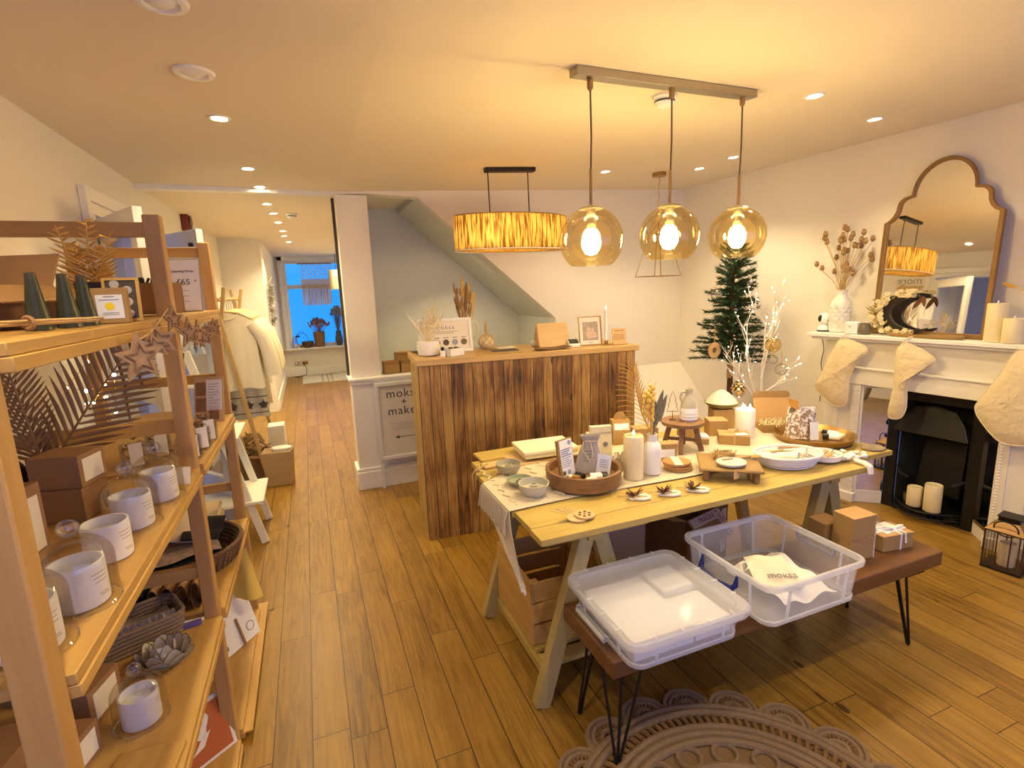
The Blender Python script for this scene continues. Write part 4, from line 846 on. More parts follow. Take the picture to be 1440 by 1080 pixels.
# table runner draped over the near end
def runner_fn(u, v):
    # u along: 0 hanging tip .. 1 far right end on the table, v across
    if u < .3:
        q = 1 - u / .3; fy, fz = 1.76 - .15 * q, .7575 - .27 * q; by, bz = 2.09 - .46 * q ** 1.3, .7575 - .235 * q
        return (.655 - .010 * sin(min(1, q * 3) * pi / 2) + .010 * sin(v * 12) * q, fy + (by - fy) * v, fz + (bz - fz) * v)
    t = (u - .3) / .7; y0 = 1.76 + .01 * sin(t * 9); y1 = 2.09 + .19 * min(1, t * 5)
    return (.655 + t * 1.72, y0 + (y1 - y0) * v, .7555 + .0015 * sin(t * 40) * sin(v * 9))
ru = T('table_runner', 'oat cotton table runner draped over the crate end of the table', 'table runner', (0, 0, 0))
P('cloth', MB().sheet(runner_fn, 60, 16, None, .002), RUNNER, ru, smooth=60)
m = MB()
for k in range(28): y = 1.765 + k * .0118; m.tube([(.648, y, .754), (.636, y + U(-.004, .004), .72), (.632, y + U(-.008, .008), .655 + U(0, .015))], [.0032, .0028, .0042], 5)
P('knotted_fringe', m, RUNNER, ru)
m = MB()
for q in range(5):
    x = .70 + q * .07; m.tube([(x + .012 * sin(k * 1.9), 1.80 + k * .02, .7605) for k in range(23)], .003, 5)
for k in range(18): m.tube([(1.02 + k * .01, 1.79 - U(0, .01), .758), (1.03 + k * .012, 1.765, .753)], .002, 5)
P('tufted_stitch', m, plain('ecru_yarn', (.80, .70, .50), .95, noise=.1, scale=50), ru)
# incense bowls
GLZ = plain('sage_glaze', (.40, .38, .29), .3, noise=.12, scale=40)
def bowl(x, y, r, h, mat, label, shallow=False):
    t = T('incense_bowl', label, 'bowl', (x, y, .7605), 0, 'stoneware incense bowls'); k = .62 if not shallow else .5
    P('bowl_body', MB().lathe([(r * k, 0), (r * .9, h * .45), (r, h), (r * .93, h * 1.0), (r * .83, h * .5), (r * .5, h * .3), (0, h * .3)], 36), mat, t)
    P('incense_socket', MB().lathe([(r * .28, h * .3), (r * .26, h * .85), (r * .18, h * .87), (r * .16, h * .6), (0, h * .6)], 20), mat, t)
bowl(.805, 2.155, .061, .047, GLZ, 'dark sage stoneware incense bowl, the one nearest the cutting boards'); bowl(.795, 1.995, .058, .026, plain('green_glaze', (.30, .33, .24), .3, noise=.1, scale=40), 'flattest and greenest of the three stoneware incense bowls', True); bowl(.805, 1.865, .065, .052, plain('grey_glaze', (.50, .49, .41), .3, noise=.1, scale=40), 'pale grey stoneware incense bowl, nearest the front of the table')
# round wooden dish with its goods
wx, wy = 1.055, 1.895
t = T('wooden_dish', 'round dark wooden dish holding a sign, a pouch and small bottles', 'dish', (wx, wy, .7605))
P('dish_body', MB().lathe([(.150, 0), (.162, .008), (.165, .07), (.160, .074), (.150, .070), (.146, .034), (0, .032)], 48), BOWLW, t)
def sign_card(loc, rz, rx, w, h, label, blocks):
    t = T('sign_card', label, 'sign', loc, rz, None, rx); P('wood_back', MB().boxe(-w / 2 - .004, w / 2 + .004, 0, .012, 0, h), MANGO, t); P('printed_card', MB().boxe(-w / 2 + .006, w / 2, -.002, 0, .004, h - .004), WHITE, t)
    m = MB()
    for k in range(9): m.boxe(-w * .38, w * (.36 - .1 * (k % 3)), -.0028, -.0018, h * (.72 - k * .055), h * (.72 - k * .055) + (.004 if k < 4 else .0022))
    P('printed_lines', m, plain('blue_grey_ink', (.16, .18, .25), .7), t)
    for x, z in ((w * .30, h * .88), (-w * .32, h * .12), (w * .05, h * .12)): P('round_picture', MB().cyl((0, 0, 0), w * .12, .001, 18, face_m((x, -.002, z), (1, 0, 0), (0, 0, 1))), pc[3] if x > 0 else pc[1], t)
sign_card((.99, 1.905, .793), radians(22), radians(-9), .085, .165, 'white information card on a wood block standing in the wooden dish', 4)
t = T('drawstring_pouch', 'grey linen drawstring pouch standing in the wooden dish', 'pouch', (1.105, 1.92, .7935), radians(-30))
def pouch_fn(w, d, h):
    def f(u, v):
        a = u * 2 * pi; s = (1 - .60 * (v / .82) ** 1.3) if v < .82 else .40 + .22 * (v - .82) / .18; ru_ = (1 + .05 * sin(9 * a) * v)
        return (w / 2 * s * ru_ * math.copysign(abs(cos(a)) ** .7, cos(a)), d / 2 * (s * .9 + .1) * ru_ * math.copysign(abs(sin(a)) ** .6, sin(a)), h * v)
    return f
P('pouch_cloth', MB().sheet(pouch_fn(.145, .062, .165), 40, 16).add([(0, 0, .001)], []), LINEN, t, smooth=70)
P('drawstring', MB().tube([(-.03, -.028, .142), (-.035, -.036, .11), (-.015, -.036, .08), (.0, -.036, .055)], .0022, 6).tube([(.0, -.028, .142), (.01, -.036, .10), (.005, -.036, .06)], .0022, 6).tube([(.03 * cos(a), .018 * sin(a), .142) for a in [i * pi / 10 for i in range(20)]], .003, 6, False, None, True), PAMPAS, t)
m = MB()
for k in range(4): m.boxe(-.03, .02 - .01 * (k % 2), -.0345, -.033, .10 - k * .014, .103 - k * .014)
P('stamped_lines', m, GREYINK, t)
tg = P('gift_tag', MB().hexa([(-.03, -.001, 0), (.03, -.001, 0), (.03, .001, 0), (-.03, .001, 0), (-.03, -.001, .085), (.03, -.001, .085), (.03, .001, .085), (-.03, .001, .085)], TM((.052, -.045, .004), -.1, -.2, .12)), plain('pale_tag', (.78, .80, .84), .6), t)
m = MB()
for k in range(4): m.boxe(-.018, .018, -.0022, -.001, .060 - k * .010, .062 - k * .010, TM((.052, -.045, .004), -.1, -.2, .12))
P('tag_print', m, GREYINK, tg)
random.seed(4)
spots = [(1.015, 1.795, .2, 'white'), (1.045, 1.775, 1.2, 'white'), (1.045, 1.818, -.40, 'big'), (1.06, 1.82, .4, 'amber'), (1.005, 1.835, 2.2, 'amber'), (1.085, 1.828, .1, 'dark'), (1.03, 1.845, 1.8, 'dark')]
lbs = ['white oil bottle lying at the card end of the wooden dish', 'white oil bottle lying at the front rim of the wooden dish', 'largest white oil bottle lying in the wooden dish with its black cap towards the front', 'amber oil bottle in the middle of the bottles in the wooden dish', 'amber oil bottle lying beside the foot of the white card', 'dark oil bottle lying in front of the linen pouch', 'dark oil bottle between the white card and the pouch']
for (x, y, a, k), lb in zip(spots, lbs):
    r = .017 if k == 'big' else .012; L_ = .075 if k == 'big' else .05
    t = T('oil_bottle', lb, 'bottle', (x, y, .7935 + r), a, 'oil bottles in the wooden dish'); M = TM((0, 0, 0), 0, 0, pi / 2)
    P('bottle_body', MB().lathe([(r * .95, 0), (r, .003), (r, L_ * .62), (r * .6, L_ * .7), (0, L_ * .7)], 16, M), WHITE if k in ('white', 'big') else (plain('amber_bottle', (.40, .20, .05), .3) if k == 'amber' else BLACK), t); P('cap', MB().cyl((0, 0, L_ * .68), r * .8, L_ * .3, 16, M), BLACK if k != 'amber' else PAPER, t)
# behind: boards, cream book box, cream pack
t = T('paddle_board', 'pale wooden paddle board with a rope loop at the table end', 'cutting board', (.92, 2.30, .752), radians(3)); P('board', MB().boxe(-.06, .26, -.085, .085, 0, .016), LIGHTW, t, bev=.004); P('handle', MB().boxe(-.20, -.06, -.03, .035, 0, .016), LIGHTW, t, bev=.006)
P('rope_loop', MB().tube([(-.17, 0, .018), (-.20, -.02, .022), (-.255, -.06, .016), (-.262, -.065, -.06), (-.262, -.03, -.10), (-.258, -.01, -.02), (-.22, .0, .02)], .003, 6), TWINE, t)
S('serving_board', MB().boxe(-.16, .16, -.07, .07, 0, .014), TREST_X, 'long thin pine board lying along the back of the table end', 'cutting board', (.90, 2.385 + .05, .752), 0.03, None, .003)
t = T('cream_box', 'flat cream coloured lidded box lying on the paddle board', 'box', (1.06, 2.31, .7835), radians(-4)); P('box_base', MB().boxe(-.135, .14, -.10, .10, 0, .022), plain('cream_card', (.78, .70, .48), .6), t, bev=.002); P('lid', MB().boxe(-.14, .145, -.105, .105, .022, .036), plain('cream_lid', (.84, .78, .60), .6), t, bev=.002)
S('wooden_riser', MB().boxe(-.10, .10, -.07, .07, .0, .0145), MANGO, 'small wooden block under the cream box, on the paddle board', 'wooden block', (1.06, 2.31, .7685))
t = T('cream_pack', 'cream folded paper bag standing behind the linen pouch', 'paper bag', (1.255, 2.10, .7605), radians(-14)); P('bag_body', MB().hexa([(-.062, -.025, 0), (.062, -.025, 0), (.062, .025, 0), (-.062, .025, 0), (-.062, -.012, .15), (.062, -.012, .15), (.062, .01, .15), (-.062, .01, .15)]), plain('wax_paper', (.84, .76, .52), .5), t, bev=.003)
P('folded_top', MB().boxe(-.045, .06, -.016, .014, .148, .178), plain('wax_paper', (1, 1, 1)), t); P('stamp', MB().cyl((0, 0, 0), .012, .001, 14, face_m((.028, -.019, .09), (1, 0, 0), (0, .1, 1))), GREYINK, t)
t = T('kraft_gable_box', 'kraft gable box with a rounded handle and white label near the counter', 'gift box', (1.545, 2.36, .752), radians(-20)); 
P('carton', MB().prism([(-.06, 0), (.06, 0), (.06, .06), (.03, .125), (-.03, .125), (-.06, .06)], .10, Matrix(((0, 0, 1, -.05), (1, 0, 0, 0), (0, 1, 0, 0), (0, 0, 0, 1)))), KRAFT, t, bev=.001)
P('handle_flap', MB().prism([(-.035, .12)] + [(.035 * cos(a), .125 + .045 * sin(a)) for a in [i * pi / 10 for i in range(10, -1, -1)]] + [(.035, .12)], .003, face_m((0, .0, 0), (1, 0, 0), (0, 0, 1))), KRAFT, t)
P('label', MB().boxe(-.04, .04, -.002, .0, -.014, .022, TM((0, -.0465, .09), 0, -.43)), WHITE, t)
def leafpot():
    random.seed(12); g, l, w_, e_ = MB(), MB(), MB(), MB()
    # gold palm frond leaning to the counter
    st = [V((0, 0, .17)), V((-.05, .01, .28)), V((-.075, .015, .38)), V((-.08, .02, .46))]; g.tube(st, .003, 6)
    for k in range(15):
        t_ = k / 14; i = min(2, int(t_ * 3)); p = st[i].lerp(st[i + 1], t_ * 3 - i); L_ = .16 * (1 - .55 * t_)
        g.leaf(p, p + V((-L_ * 1.0, .01 * sin(k), L_ * (.10 + .55 * t_))), .010, (0, .3, 1), .12); g.leaf(p, p + V((L_ * .30, .02, L_ * .75)), .010, (0, 1, .2), .08)
    for c, q in (((-.035, 0, .36), -.03), ((.0, .01, .385), .0), ((-.015, -.01, .34), -.015)):
        w_.tube([(0, 0, .17), (q * .6, 0, .27), c], .002, 5)
        for k in range(13): z = c[2] - .09 + k * .0085; a = k * 2.2; w_.sphere((c[0] + .009 * cos(a), c[1] + .009 * sin(a), z), (.008, .008, .011), 7, 5); w_.leaf((c[0] + .009 * cos(a), c[1] + .009 * sin(a), z), (c[0] + .02 * cos(a), c[1] + .02 * sin(a), z + .035), .002)
    for a, h, tx in ((0, .31, .03), (.6, .375, .06), (1.2, .35, .085), (.4, .33, .02)): e_.tube([(0, 0, .17), (tx * .5, .0, .17 + (h - .17) * .5)], .002, 5).leaf((tx * .45, 0, .17 + (h - .17) * .35), (tx, .01 * a, h), .032, (0, 1, .1), .05)
    return g, w_, e_
t = T('stem_vase', 'white bottle vase of gold palm, wheat and dried leaves on the table', 'vase', (1.385, 1.855, .7605))
P('vase_body', MB().lathe([(.036, 0), (.040, .006), (.041, .11), (.036, .135), (.023, .15), (.022, .175), (.024, .182), (.019, .182), (.018, .15), (0, .12)], 32), CERAM, t)
a_, b_, c_ = leafpot(); P('palm_frond', a_, GOLD, t); P('wheat_ears', b_, plain('wheat_gold', (.80, .55, .12), .6), t); P('grey_leaves', c_, plain('dried_eucalyptus', (.22, .20, .12), .8), t)
pillar('pillar_candle', 'tall cream pillar candle with a lit wick beside the white bottle vase', (1.275, 1.84, .7605), .0435, .195, True)
t = T('lotus_holder', 'capiz shell lotus candle holder half hidden behind the wooden dish', 'candle holder', (1.325, 1.99, .7605))
def lotus(m, m2, R, n, tilt, h, z0, s=1.0):
    for k in range(n):
        a = k * 2 * pi / n; M = TM((0, 0, z0), a) @ TM((R, 0, 0), 0, 0, tilt)
        vs = [(0, -.5 * s, 0), (0, .5 * s, 0), (0, .62 * s, h * .55), (0, .22 * s, h * .95), (0, 0, h), (0, -.22 * s, h * .95), (0, -.62 * s, h * .55)]
        vs = [(-.0 + .06 * 0, y * R * .9, z) for _, y, z in vs]
        m.add(vs + [(v_[0] + .0012, v_[1], v_[2]) for v_ in vs], [tuple(range(7)), tuple(range(13, 6, -1))] + [(i, 7 + i, 7 + (i + 1) % 7, (i + 1) % 7) for i in range(7)], M)
        m2.tube([M @ V(v_) for v_ in vs], .0011, 5, False, None, True)
def lotus_holder(t, sc):
    m, m2 = MB(), MB(); lotus(m, m2, .032 * sc, 6, .05, .070 * sc, .006, 1.15); lotus(m, m2, .046 * sc, 7, .32, .064 * sc, .004, 1.1); lotus(m, m2, .052 * sc, 8, .62, .056 * sc, .003, 1.05); lotus(m, m2, .050 * sc, 8, 1.0, .050 * sc, .002, 1.1)
    P('shell_petals', m, plain('capiz_shell', (.62, .56, .48), .35, noise=.15, scale=30), t); P('metal_edges', m2, plain('dark_wire', (.10, .08, .06), .5), t)
lotus_holder(t, .8)
# stool with jug and wire tree
sx, sy = 1.735, 2.075
t = T('mini_stool', 'small dark round wooden stool used as a riser on the table', 'stool', (sx, sy, .757), radians(18))
P('seat', MB().lathe([(.095, .132), (.105, .136), (.106, .152), (.10, .156), (0, .156)], 36), BOWLW, t)
for k in range(4):
    a = k * pi / 2 + .5; P('leg', MB().bar((.095 * cos(a), .095 * sin(a), .001), (.06 * cos(a), .06 * sin(a), .134), .022, .026, (0, 0, 1)), BOWLW, t, bev=.002)
P('stretcher', MB().bar((.085 * cos(.5), .085 * sin(.5), .045), (-.085 * cos(.5), -.085 * sin(.5), .045), .012, .016).bar((-.085 * sin(.5), .085 * cos(.5), .055), (.085 * sin(.5), -.085 * cos(.5), .055), .012, .016), BOWLW, t)
t = T('two_tone_jug', 'small grey and white stoneware jug standing on the little stool', 'jug', (1.755, 2.055, .9135), radians(160))
P('jug_base', MB().lathe([(.036, 0), (.042, .008), (.044, .05), (.042, .068)], 32), CERAM, t); P('jug_neck', MB().lathe([(.042, .068), (.036, .095), (.020, .125), (.016, .14), (.018, .162), (.014, .162), (.012, .14), (0, .12)], 32), plain('grey_stone_glaze', (.40, .37, .30), .5, noise=.15, scale=30), t)
P('handle', MB().tube([(.018, 0, .15), (.038, 0, .145), (.045, 0, .12), (.034, 0, .095)], .007, 8), plain('grey_stone_glaze', (.4, .4, .3)), t)
m = MB()
for z in (.014, .03, .046): m.lathe([(.0425, z - .002), (.0448, z), (.0425, z + .002)], 32)
P('ridges', m, CERAM, t)
t = T('wire_tree', 'tiny black wire outline of a christmas tree on the little stool', 'wire ornament', (1.69, 2.10, .9135), radians(-25))
P('wire_outline', MB().tube([(-.03, 0, .045), (-.018, 0, .075), (-.024, 0, .075), (-.012, 0, .105), (-.017, 0, .105), (0, 0, .15), (.017, 0, .105), (.012, 0, .105), (.024, 0, .075), (.018, 0, .075), (.03, 0, .045)], .0014, 6, False, None, True).tube([(0, 0, .045), (0, 0, .003)], .0014, 6), BLKM, t); P('base_ring', MB().tube([(.015 * cos(i * pi / 8), .015 * sin(i * pi / 8), .0016) for i in range(16)], .0014, 6, False, None, True), BLKM, t)
# coasters
for i in range(3): 
    t = T('cork_coaster', ['bottom round cork coaster of the banded stack', 'middle round cork coaster of the banded stack', 'top round cork coaster of the banded stack, tilted towards the front'][i], 'coaster', (1.53 - .006 * i, 1.85, .7605 + i * .0125), 0, 'cork coasters on the table', -.05 if i == 2 else 0); P('cork_disc', MB().cyl((0, 0, 0), .063, .011, 36), plain('cork', (.46, .25, .09), .8, noise=.2, scale=80), t, bev=.001)
    if i == 2: P('paper_band', MB().boxe(-.018, .018, -.066, .066, .0105, .0125, TM((0, 0, 0), -.5)), PAPER, t)
# clay leaf slabs with dried flowers
def clay(x, y, rz, label):
    t = T('clay_scoop', label, 'ornament', (x, y, .752), rz, 'white clay slabs with dried flowers')
    P('clay_slab', MB().prism([(-.045, .0), (-.04, .016), (-.015, .02), (.01, .03), (.04, .026), (.052, .0), (.04, -.024), (.01, -.03), (-.015, -.02), (-.04, -.014)], .008), plain('white_clay', (.80, .76, .68), .8), t, bev=.002)
    random.seed(int(x * 100)); m = MB()
    for k in range(16): a = U(0, 6.28); m.leaf((-.02, .0, .012), (-.02 + .034 * cos(a), .034 * sin(a), .014 + U(0, .03)), .010)
    P('dried_flower', m, plain('dark_petals', (.10, .035, .02), .9, noise=.4, scale=60), t)
    P('stalk', MB().tube([(-.08, .03, .004), (-.02, .0, .014), (.03, -.012, .011)], .0022, 5), TWINE, t); P('twine_wrap', MB().bar((-.022, .02, .009), (-.022, -.02, .009), .006, .004), TWINE, t)
clay(1.175, 1.655, radians(-12), 'white clay slab with dark dried flower, the one nearest the wooden dish'); clay(1.305, 1.635, radians(-14), 'white clay slab with dark dried flower, middle one along the table front'); clay(1.435, 1.615, radians(-22), 'white clay slab with dark dried flower, the one beside the footed tray')
for i, (x, y, z, lb) in enumerate([(.862, 1.60, .752, 'plain round wood disc ornament under the snowflake one, at the front corner of the table'), (.893, 1.598, .7595, 'round wood ornament with cut-out snowflake at the front corner of the table')]):
    t = T('wood_disc_ornament', lb, 'ornament', (x, y, z), 0, 'wood discs on the table'); P('disc', MB().cyl((0, 0, 0), .038, .006, 32), LIGHTW, t)
    P('string', MB().tube([(-.01, .036, .004), (-.035, .075, .003), (-.055, .10 - .02 * i, .003 - .0075 * i + .0), (-.03, .11, .003 - .0075 * i), (0, .04, .005)], .0015, 5), PAMPAS, t)
    if i:
        m = MB()
        for k in range(6): a = k * pi / 3; m.cyl((.02 * cos(a), .02 * sin(a), .0055), .0065, .0012, 10)
        m.cyl((0, 0, .0055), .005, .0012, 10); P('cut_outs', m, plain('cut_shadow', (.10, .05, .02), .9), t)
# footed wooden tray, dish, spoon, flowers
t = T('footed_tray', 'square wooden tray on four peg feet at the front of the table', 'tray', (1.685, 1.705, .752), radians(-37))
P('tray_top', MB().boxe(-.13, .13, -.115, .115, .045, .06), MANGO, t, bev=.008)
for fx in (-.10, .10):
    for fy in (-.085, .085): P('foot', MB().cyl((fx, fy, .001), .015, .046, 16), BOWLW, t)
t = T('stoneware_dish', 'oval pale grey stoneware dish on the footed wooden tray', 'dish', (1.66, 1.665, .8125)); P('dish_body', MB().lathe([(.045, 0), (.058, .006), (.062, .016), (.058, .016), (.050, .009), (0, .007)], 36, None, (0, 0, 0), 1.05, .95), plain('grey_stoneware', (.60, .60, .56), .35, noise=.12, scale=60), t)
P('paper_tag', MB().boxe(-.018, .018, -.0015, .0015, -.05, -.01, TM((-.028, -.062, .012), .2)), LIGHTW, t)
S('wooden_spoon', MB().tube([(-.10, .02, .008), (-.03, .0, .008), (.03, -.02, .010)], [.006, .005, .007], 8).sphere((.055, -.03, .012), (.028, .018, .006), 14, 8), MANGO, 'small wooden spoon lying behind the stoneware dish on the tray', 'spoon', (1.755, 1.70, .8125), .1)
t = T('dried_flower_bunch', 'nest of dried brown flowers lying at the back of the footed tray', 'dried flowers', (1.70, 1.755, .8125)); random.seed(8); m = MB()
for k in range(90): a = U(0, 6.28); b = U(0, 6.28); r = U(.01, .05); m.leaf((r * cos(a), r * sin(a) * .7, .006), (r * cos(a) + .025 * cos(b), r * sin(a) * .7 + .025 * sin(b), .012 + U(0, .028)), .006, (U(-1, 1), U(-1, 1), 1))
P('petals', m, plain('straw_petals', (.52, .36, .14), .9, noise=.3, scale=50), t); m = MB()
for k in range(16): a = U(0, 6.28); m.tube([(.05 * cos(a), .04 * sin(a), .006), (.02 * cos(a + 1), .02 * sin(a + 1), .03), (.06 * cos(a + 2), .045 * sin(a + 2), .010)], .0016, 5)
P('stalks', m, DRIED, t)
# kraft boxes and candle
def kraft(x, y, z, rz, w, d, h, label, lab=None, group='kraft boxes on the table', rx=0):
    t = T('kraft_box', label, 'gift box', (x, y, z), rz, group, rx); P('carton', MB().boxe(-w / 2, w / 2, -d / 2, d / 2, 0, h), KRAFT, t, bev=.0015); P('lid_edge', MB().boxe(-w / 2 - .001, w / 2 + .001, -d / 2 - .001, -d / 2 + .001, h - .004, h + .0012).boxe(-w / 2 - .001, w / 2 + .001, -d / 2, d / 2, h, h + .0014), plain('kraft_card_top', (.50, .30, .13), .8, noise=.06, scale=20), t)
    if lab: P('label', MB().boxe(*lab), WHITE, t)
    return t
t = kraft(2.045, 2.045, .7575, radians(-38), .15, .11, .05, 'kraft gift box tied with gold ribbon and a white tag')
P('ribbon', MB().boxe(-.003, .003, -.056, .056, .0, .0535).boxe(-.076, .076, -.003, .003, .0, .0535), TWINE, t)
P('bow', MB().tube([(0, 0, .056), (.02, .012, .07), (.03, .02, .06), (0, 0, .056)], .0025, 6).tube([(0, 0, .056), (-.02, .012, .07), (-.03, .0, .06), (0, 0, .056)], .0025, 6).tube([(0, 0, .056), (.03, -.03, .056)], .002, 5), TWINE, t); P('tag', MB().boxe(-.03, .03, -.02, .02, .054, .0555, TM((.035, -.03, 0), .3)), WHITE, t)
kraft(2.08, 2.21, .752, radians(-25), .10, .10, .092, 'square kraft box between the small stool and the three-wick candle'); kraft(2.22, 2.32, .752, radians(-25), .12, .11, .115, 'taller kraft box behind the square one, under the white heaped bowl'); kraft(1.90, 2.12, .757, radians(-30), .06, .09, .03, 'low kraft tray with white paper between the stool and ribboned box', (-.02, .03, -.035, .03, .03, .042))
kraft(1.93, 2.26, .752, radians(-10), .09, .09, .115, 'upright kraft box directly behind the little stool'); kraft(1.555, 1.985, .757, radians(-20), .10, .06, .085, 'kraft box with a white label just behind the bottle vase', (-.04, .04, -.032, -.030, .02, .06)); kraft(1.64, 2.27, .752, radians(-15), .13, .08, .09, 'kraft box standing behind the grey dried leaves')
t = T('heaped_bowl', 'low green bowl heaped with white bath salt and fluff at the back of the table', 'bowl', (2.22, 2.32, .8715)); P('bowl_body', MB().lathe([(.05, 0), (.085, .018), (.098, .035), (.092, .035), (.07, .015), (0, .012)], 36), plain('green_wood', (.24, .19, .06), .6), t)
P('white_heap', MB().lathe([(.09, .03), (.075, .055), (.045, .085), (.015, .105), (0, .107)], 30), plain('white_fluff', (.88, .84, .74), .95, noise=.1, scale=60, bump=.8), t)
t = pillar('three_wick_candle', 'fat white candle with lit wicks behind the ribboned kraft box', (2.165, 2.085, .752), .05, .165, False, False, None, plain('white_wax', (.90, .86, .76), .45))
for dx, dy in ((-.018, -.012), (.020, -.010), (.0, .02)): P('flame', MB().lathe([(0, .158), (.006, .166), (.007, .174), (0, .195)], 10, None, (dx, dy, 0)), emit('candle_flame', (1, .75, .35), 12), t)
point((2.165, 2.085, .97), .5)
# open kraft box
t = T('open_kraft_box', 'open kraft mailer box with raised lid at the back of the table', 'gift box', (2.44, 2.12, .752), radians(-26))
P('tray', MB().boxe(-.10, .10, -.07, .07, 0, .003).boxe(-.10, .10, -.07, -.067, 0, .05).boxe(-.10, .10, .067, .07, 0, .05).boxe(-.10, -.097, -.07, .07, 0, .05).boxe(.097, .10, -.07, .07, 0, .05), KRAFT, t)
P('raised_lid', MB().hexa([(-.10, .07, .05), (.10, .07, .05), (.10, .073, .05), (-.10, .073, .05), (-.10, .105, .175), (.10, .105, .175), (.10, .108, .175), (-.10, .108, .175)]), plain('kraft_card_lid', (.52, .32, .13), .8), t)
P('lid_flap', MB().prism([(-.105, 0)] + [(-.105 + .03 * (1 - cos(a)), .015 + .025 * sin(a)) for a in [i * pi / 12 for i in range(1, 7)]] + [(.105 - .03 * (1 - cos(a)), .015 + .025 * sin(a)) for a in [i * pi / 12 for i in range(6, 0, -1)]] + [(.105, 0)], .003, face_m((0, .105, .172), (1, 0, 0), (0, -.15, 1))), KRAFT, t)
P('side_flap', MB().hexa([(.10, .07, .06), (.103, .07, .06), (.135, .03, .06), (.132, .03, .06), (.10, .105, .165), (.103, .105, .165), (.135, .05, .16), (.132, .05, .16)]), plain('kraft_card_flap', (.46, .25, .07), .8), t)
random.seed(6); m = MB()
for k in range(70): x, y = U(-.085, .085), U(-.055, .055); a = U(0, 6.28); m.tube([(x, y, .03), (x + .02 * cos(a), y + .02 * sin(a), .05 + U(0, .015)), (x + .04 * cos(a), y + .03 * sin(a), .04)], .002, 4)
o = P('paper_shred', m, PAMPAS, t); o['kind'] = 'stuff'
# rope basket with wrapped soap
t = T('rope_basket', 'oval white rope basket holding wrapped bundles at the front of the table', 'basket', (2.02, 1.685, .752), radians(-14))
m = MB()
for k in range(5): rr = .105 + .008 * k; m.tube([(rr * 1.12 * cos(i * pi / 20), rr * .80 * sin(i * pi / 20), .008 + k * .012) for i in range(40)], .0075, 8, False, None, True)
P('rope_wall', m, plain('white_rope', (.80, .80, .80), .9, noise=.12, scale=90), t); P('rope_floor', MB().lathe([(0, .006), (.11, .006), (.115, .012)], 36, None, (0, 0, 0), 1.1, .8), plain('tan_rope', (.48, .34, .16), .9, noise=.3, scale=60), t)
WRAP = plain('wrapping_paper', (.84, .80, .70), .8)
for i, (x, y, a, lb) in enumerate([(1.985, 1.70, .5, 'cream wrapped bundle in the rope basket nearest the footed tray'), (2.055, 1.72, .45, 'cream wrapped bundle in the rope basket nearest the white dish')]):
    t = T('wrapped_bundle', lb, 'wrapped gift', (x, y, .775), radians(-62) + .1 * i, 'wrapped bundles in the rope basket', 0, -.18); P('wrap', MB().sheet(lambda u, v: ((u - .5) * .17, .030 * cos(v * 2 * pi), .012 + .016 * sin(v * 2 * pi) + .006), 8, 20), WRAP, t); P('stamp', MB().cyl((-.02, 0, .034), .014, .001, 16), GREYINK, t)
    P('dried_sprig', MB().leaf((-.06, .034, .03), (.05, .036, .03), .02, (0, 0, 1)).leaf((-.05, .04, .034), (.06, .03, .036), .014, (0, 0, 1)), plain('brown_sprig', (.40, .22, .06), .9, noise=.3, scale=60), t)
t = T('folded_flap', 'folded white paper lying in the front of the rope basket', 'paper', (2.035, 1.655, .768), radians(-14)); P('sheet', MB().boxe(-.06, .05, -.025, .03, 0, .01), WRAP, t, bev=.003); P('fold', MB().boxe(-.058, .048, -.024, .0, .01, .014), WRAP, t)
t = T('shallow_dish', 'shallow white dish with two wooden sticks near the table end', 'dish', (2.215, 1.655, .752)); P('dish_body', MB().lathe([(.056, 0), (.074, .01), (.080, .036), (.076, .036), (.068, .012), (0, .008)], 40), CERAM, t)
for i, (a, dy) in enumerate(((.25, .012), (.05, -.012))): P('stick', MB().bar((-.05, dy - .01, .016), (.055, dy + .05 * a, .03), .02, .006), plain('palo_wood', (.50 - .2 * i, .30 - .16 * i, .13 - .06 * i), .8, noise=.2), t)
# gold rimmed tray with scarf bag
t = T('round_tray', 'large round black tray with brass rim holding a scarf bag', 'tray', (2.455, 1.90, .752)); P('tray_base', MB().lathe([(0, .004), (.15, .004), (.178, .012), (.180, .001), (0, .001)], 48), BLACK, t); P('brass_rim', MB().lathe([(.165, .010), (.195, .04), (.198, .04), (.178, .006)], 48), BRASS, t)
t = T('scarf_bag', 'crumpled white patterned bag standing on the black round tray', 'gift bag', (2.40, 1.935, .765), radians(-25))
m_, nt, b_ = _new('marbled_cloth'); tc = nt.nodes.new('ShaderNodeTexCoord'); nz = nt.nodes.new('ShaderNodeTexNoise'); nz.inputs['Scale'].default_value = 22; nz.inputs['Distortion'].default_value = 2.5; nz.inputs['Detail'].default_value = 3; cr = nt.nodes.new('ShaderNodeValToRGB'); e = cr.color_ramp.elements; e[0].position = .44; e[0].color = (.30, .20, .10, 1); e[1].position = .55; e[1].color = (.84, .80, .74, 1)
nt.links.new(tc.outputs['Object'], nz.inputs[0]); nt.links.new(nz.outputs[0], cr.inputs[0]); nt.links.new(cr.outputs[0], b_.inputs['Base Color']); b_.inputs['Roughness'].default_value = .8
def crump(u, v): a = u * 2 * pi; r = 1 + .10 * sin(7 * a + 3 * v) + .06 * sin(13 * a); return (.075 * (1 - .12 * v) * r * cos(a), .042 * (1 - .45 * v) * r * sin(a), .155 * v + .012 * sin(3 * a) * v)
P('bag_cloth', MB().sheet(crump, 48, 14), m_, t, smooth=60); P('white_panel', MB().boxe(-.02, .05, -.002, .002, .1, .165, TM((.02, -.01, 0), 0, -.1)), WHITE, t); P('tag', MB().boxe(-.022, .022, -.002, .002, 0, .095, TM((.045, -.062, .001), .1, -.15)), plain('pale_tag', (.8, .8, .8)), t)
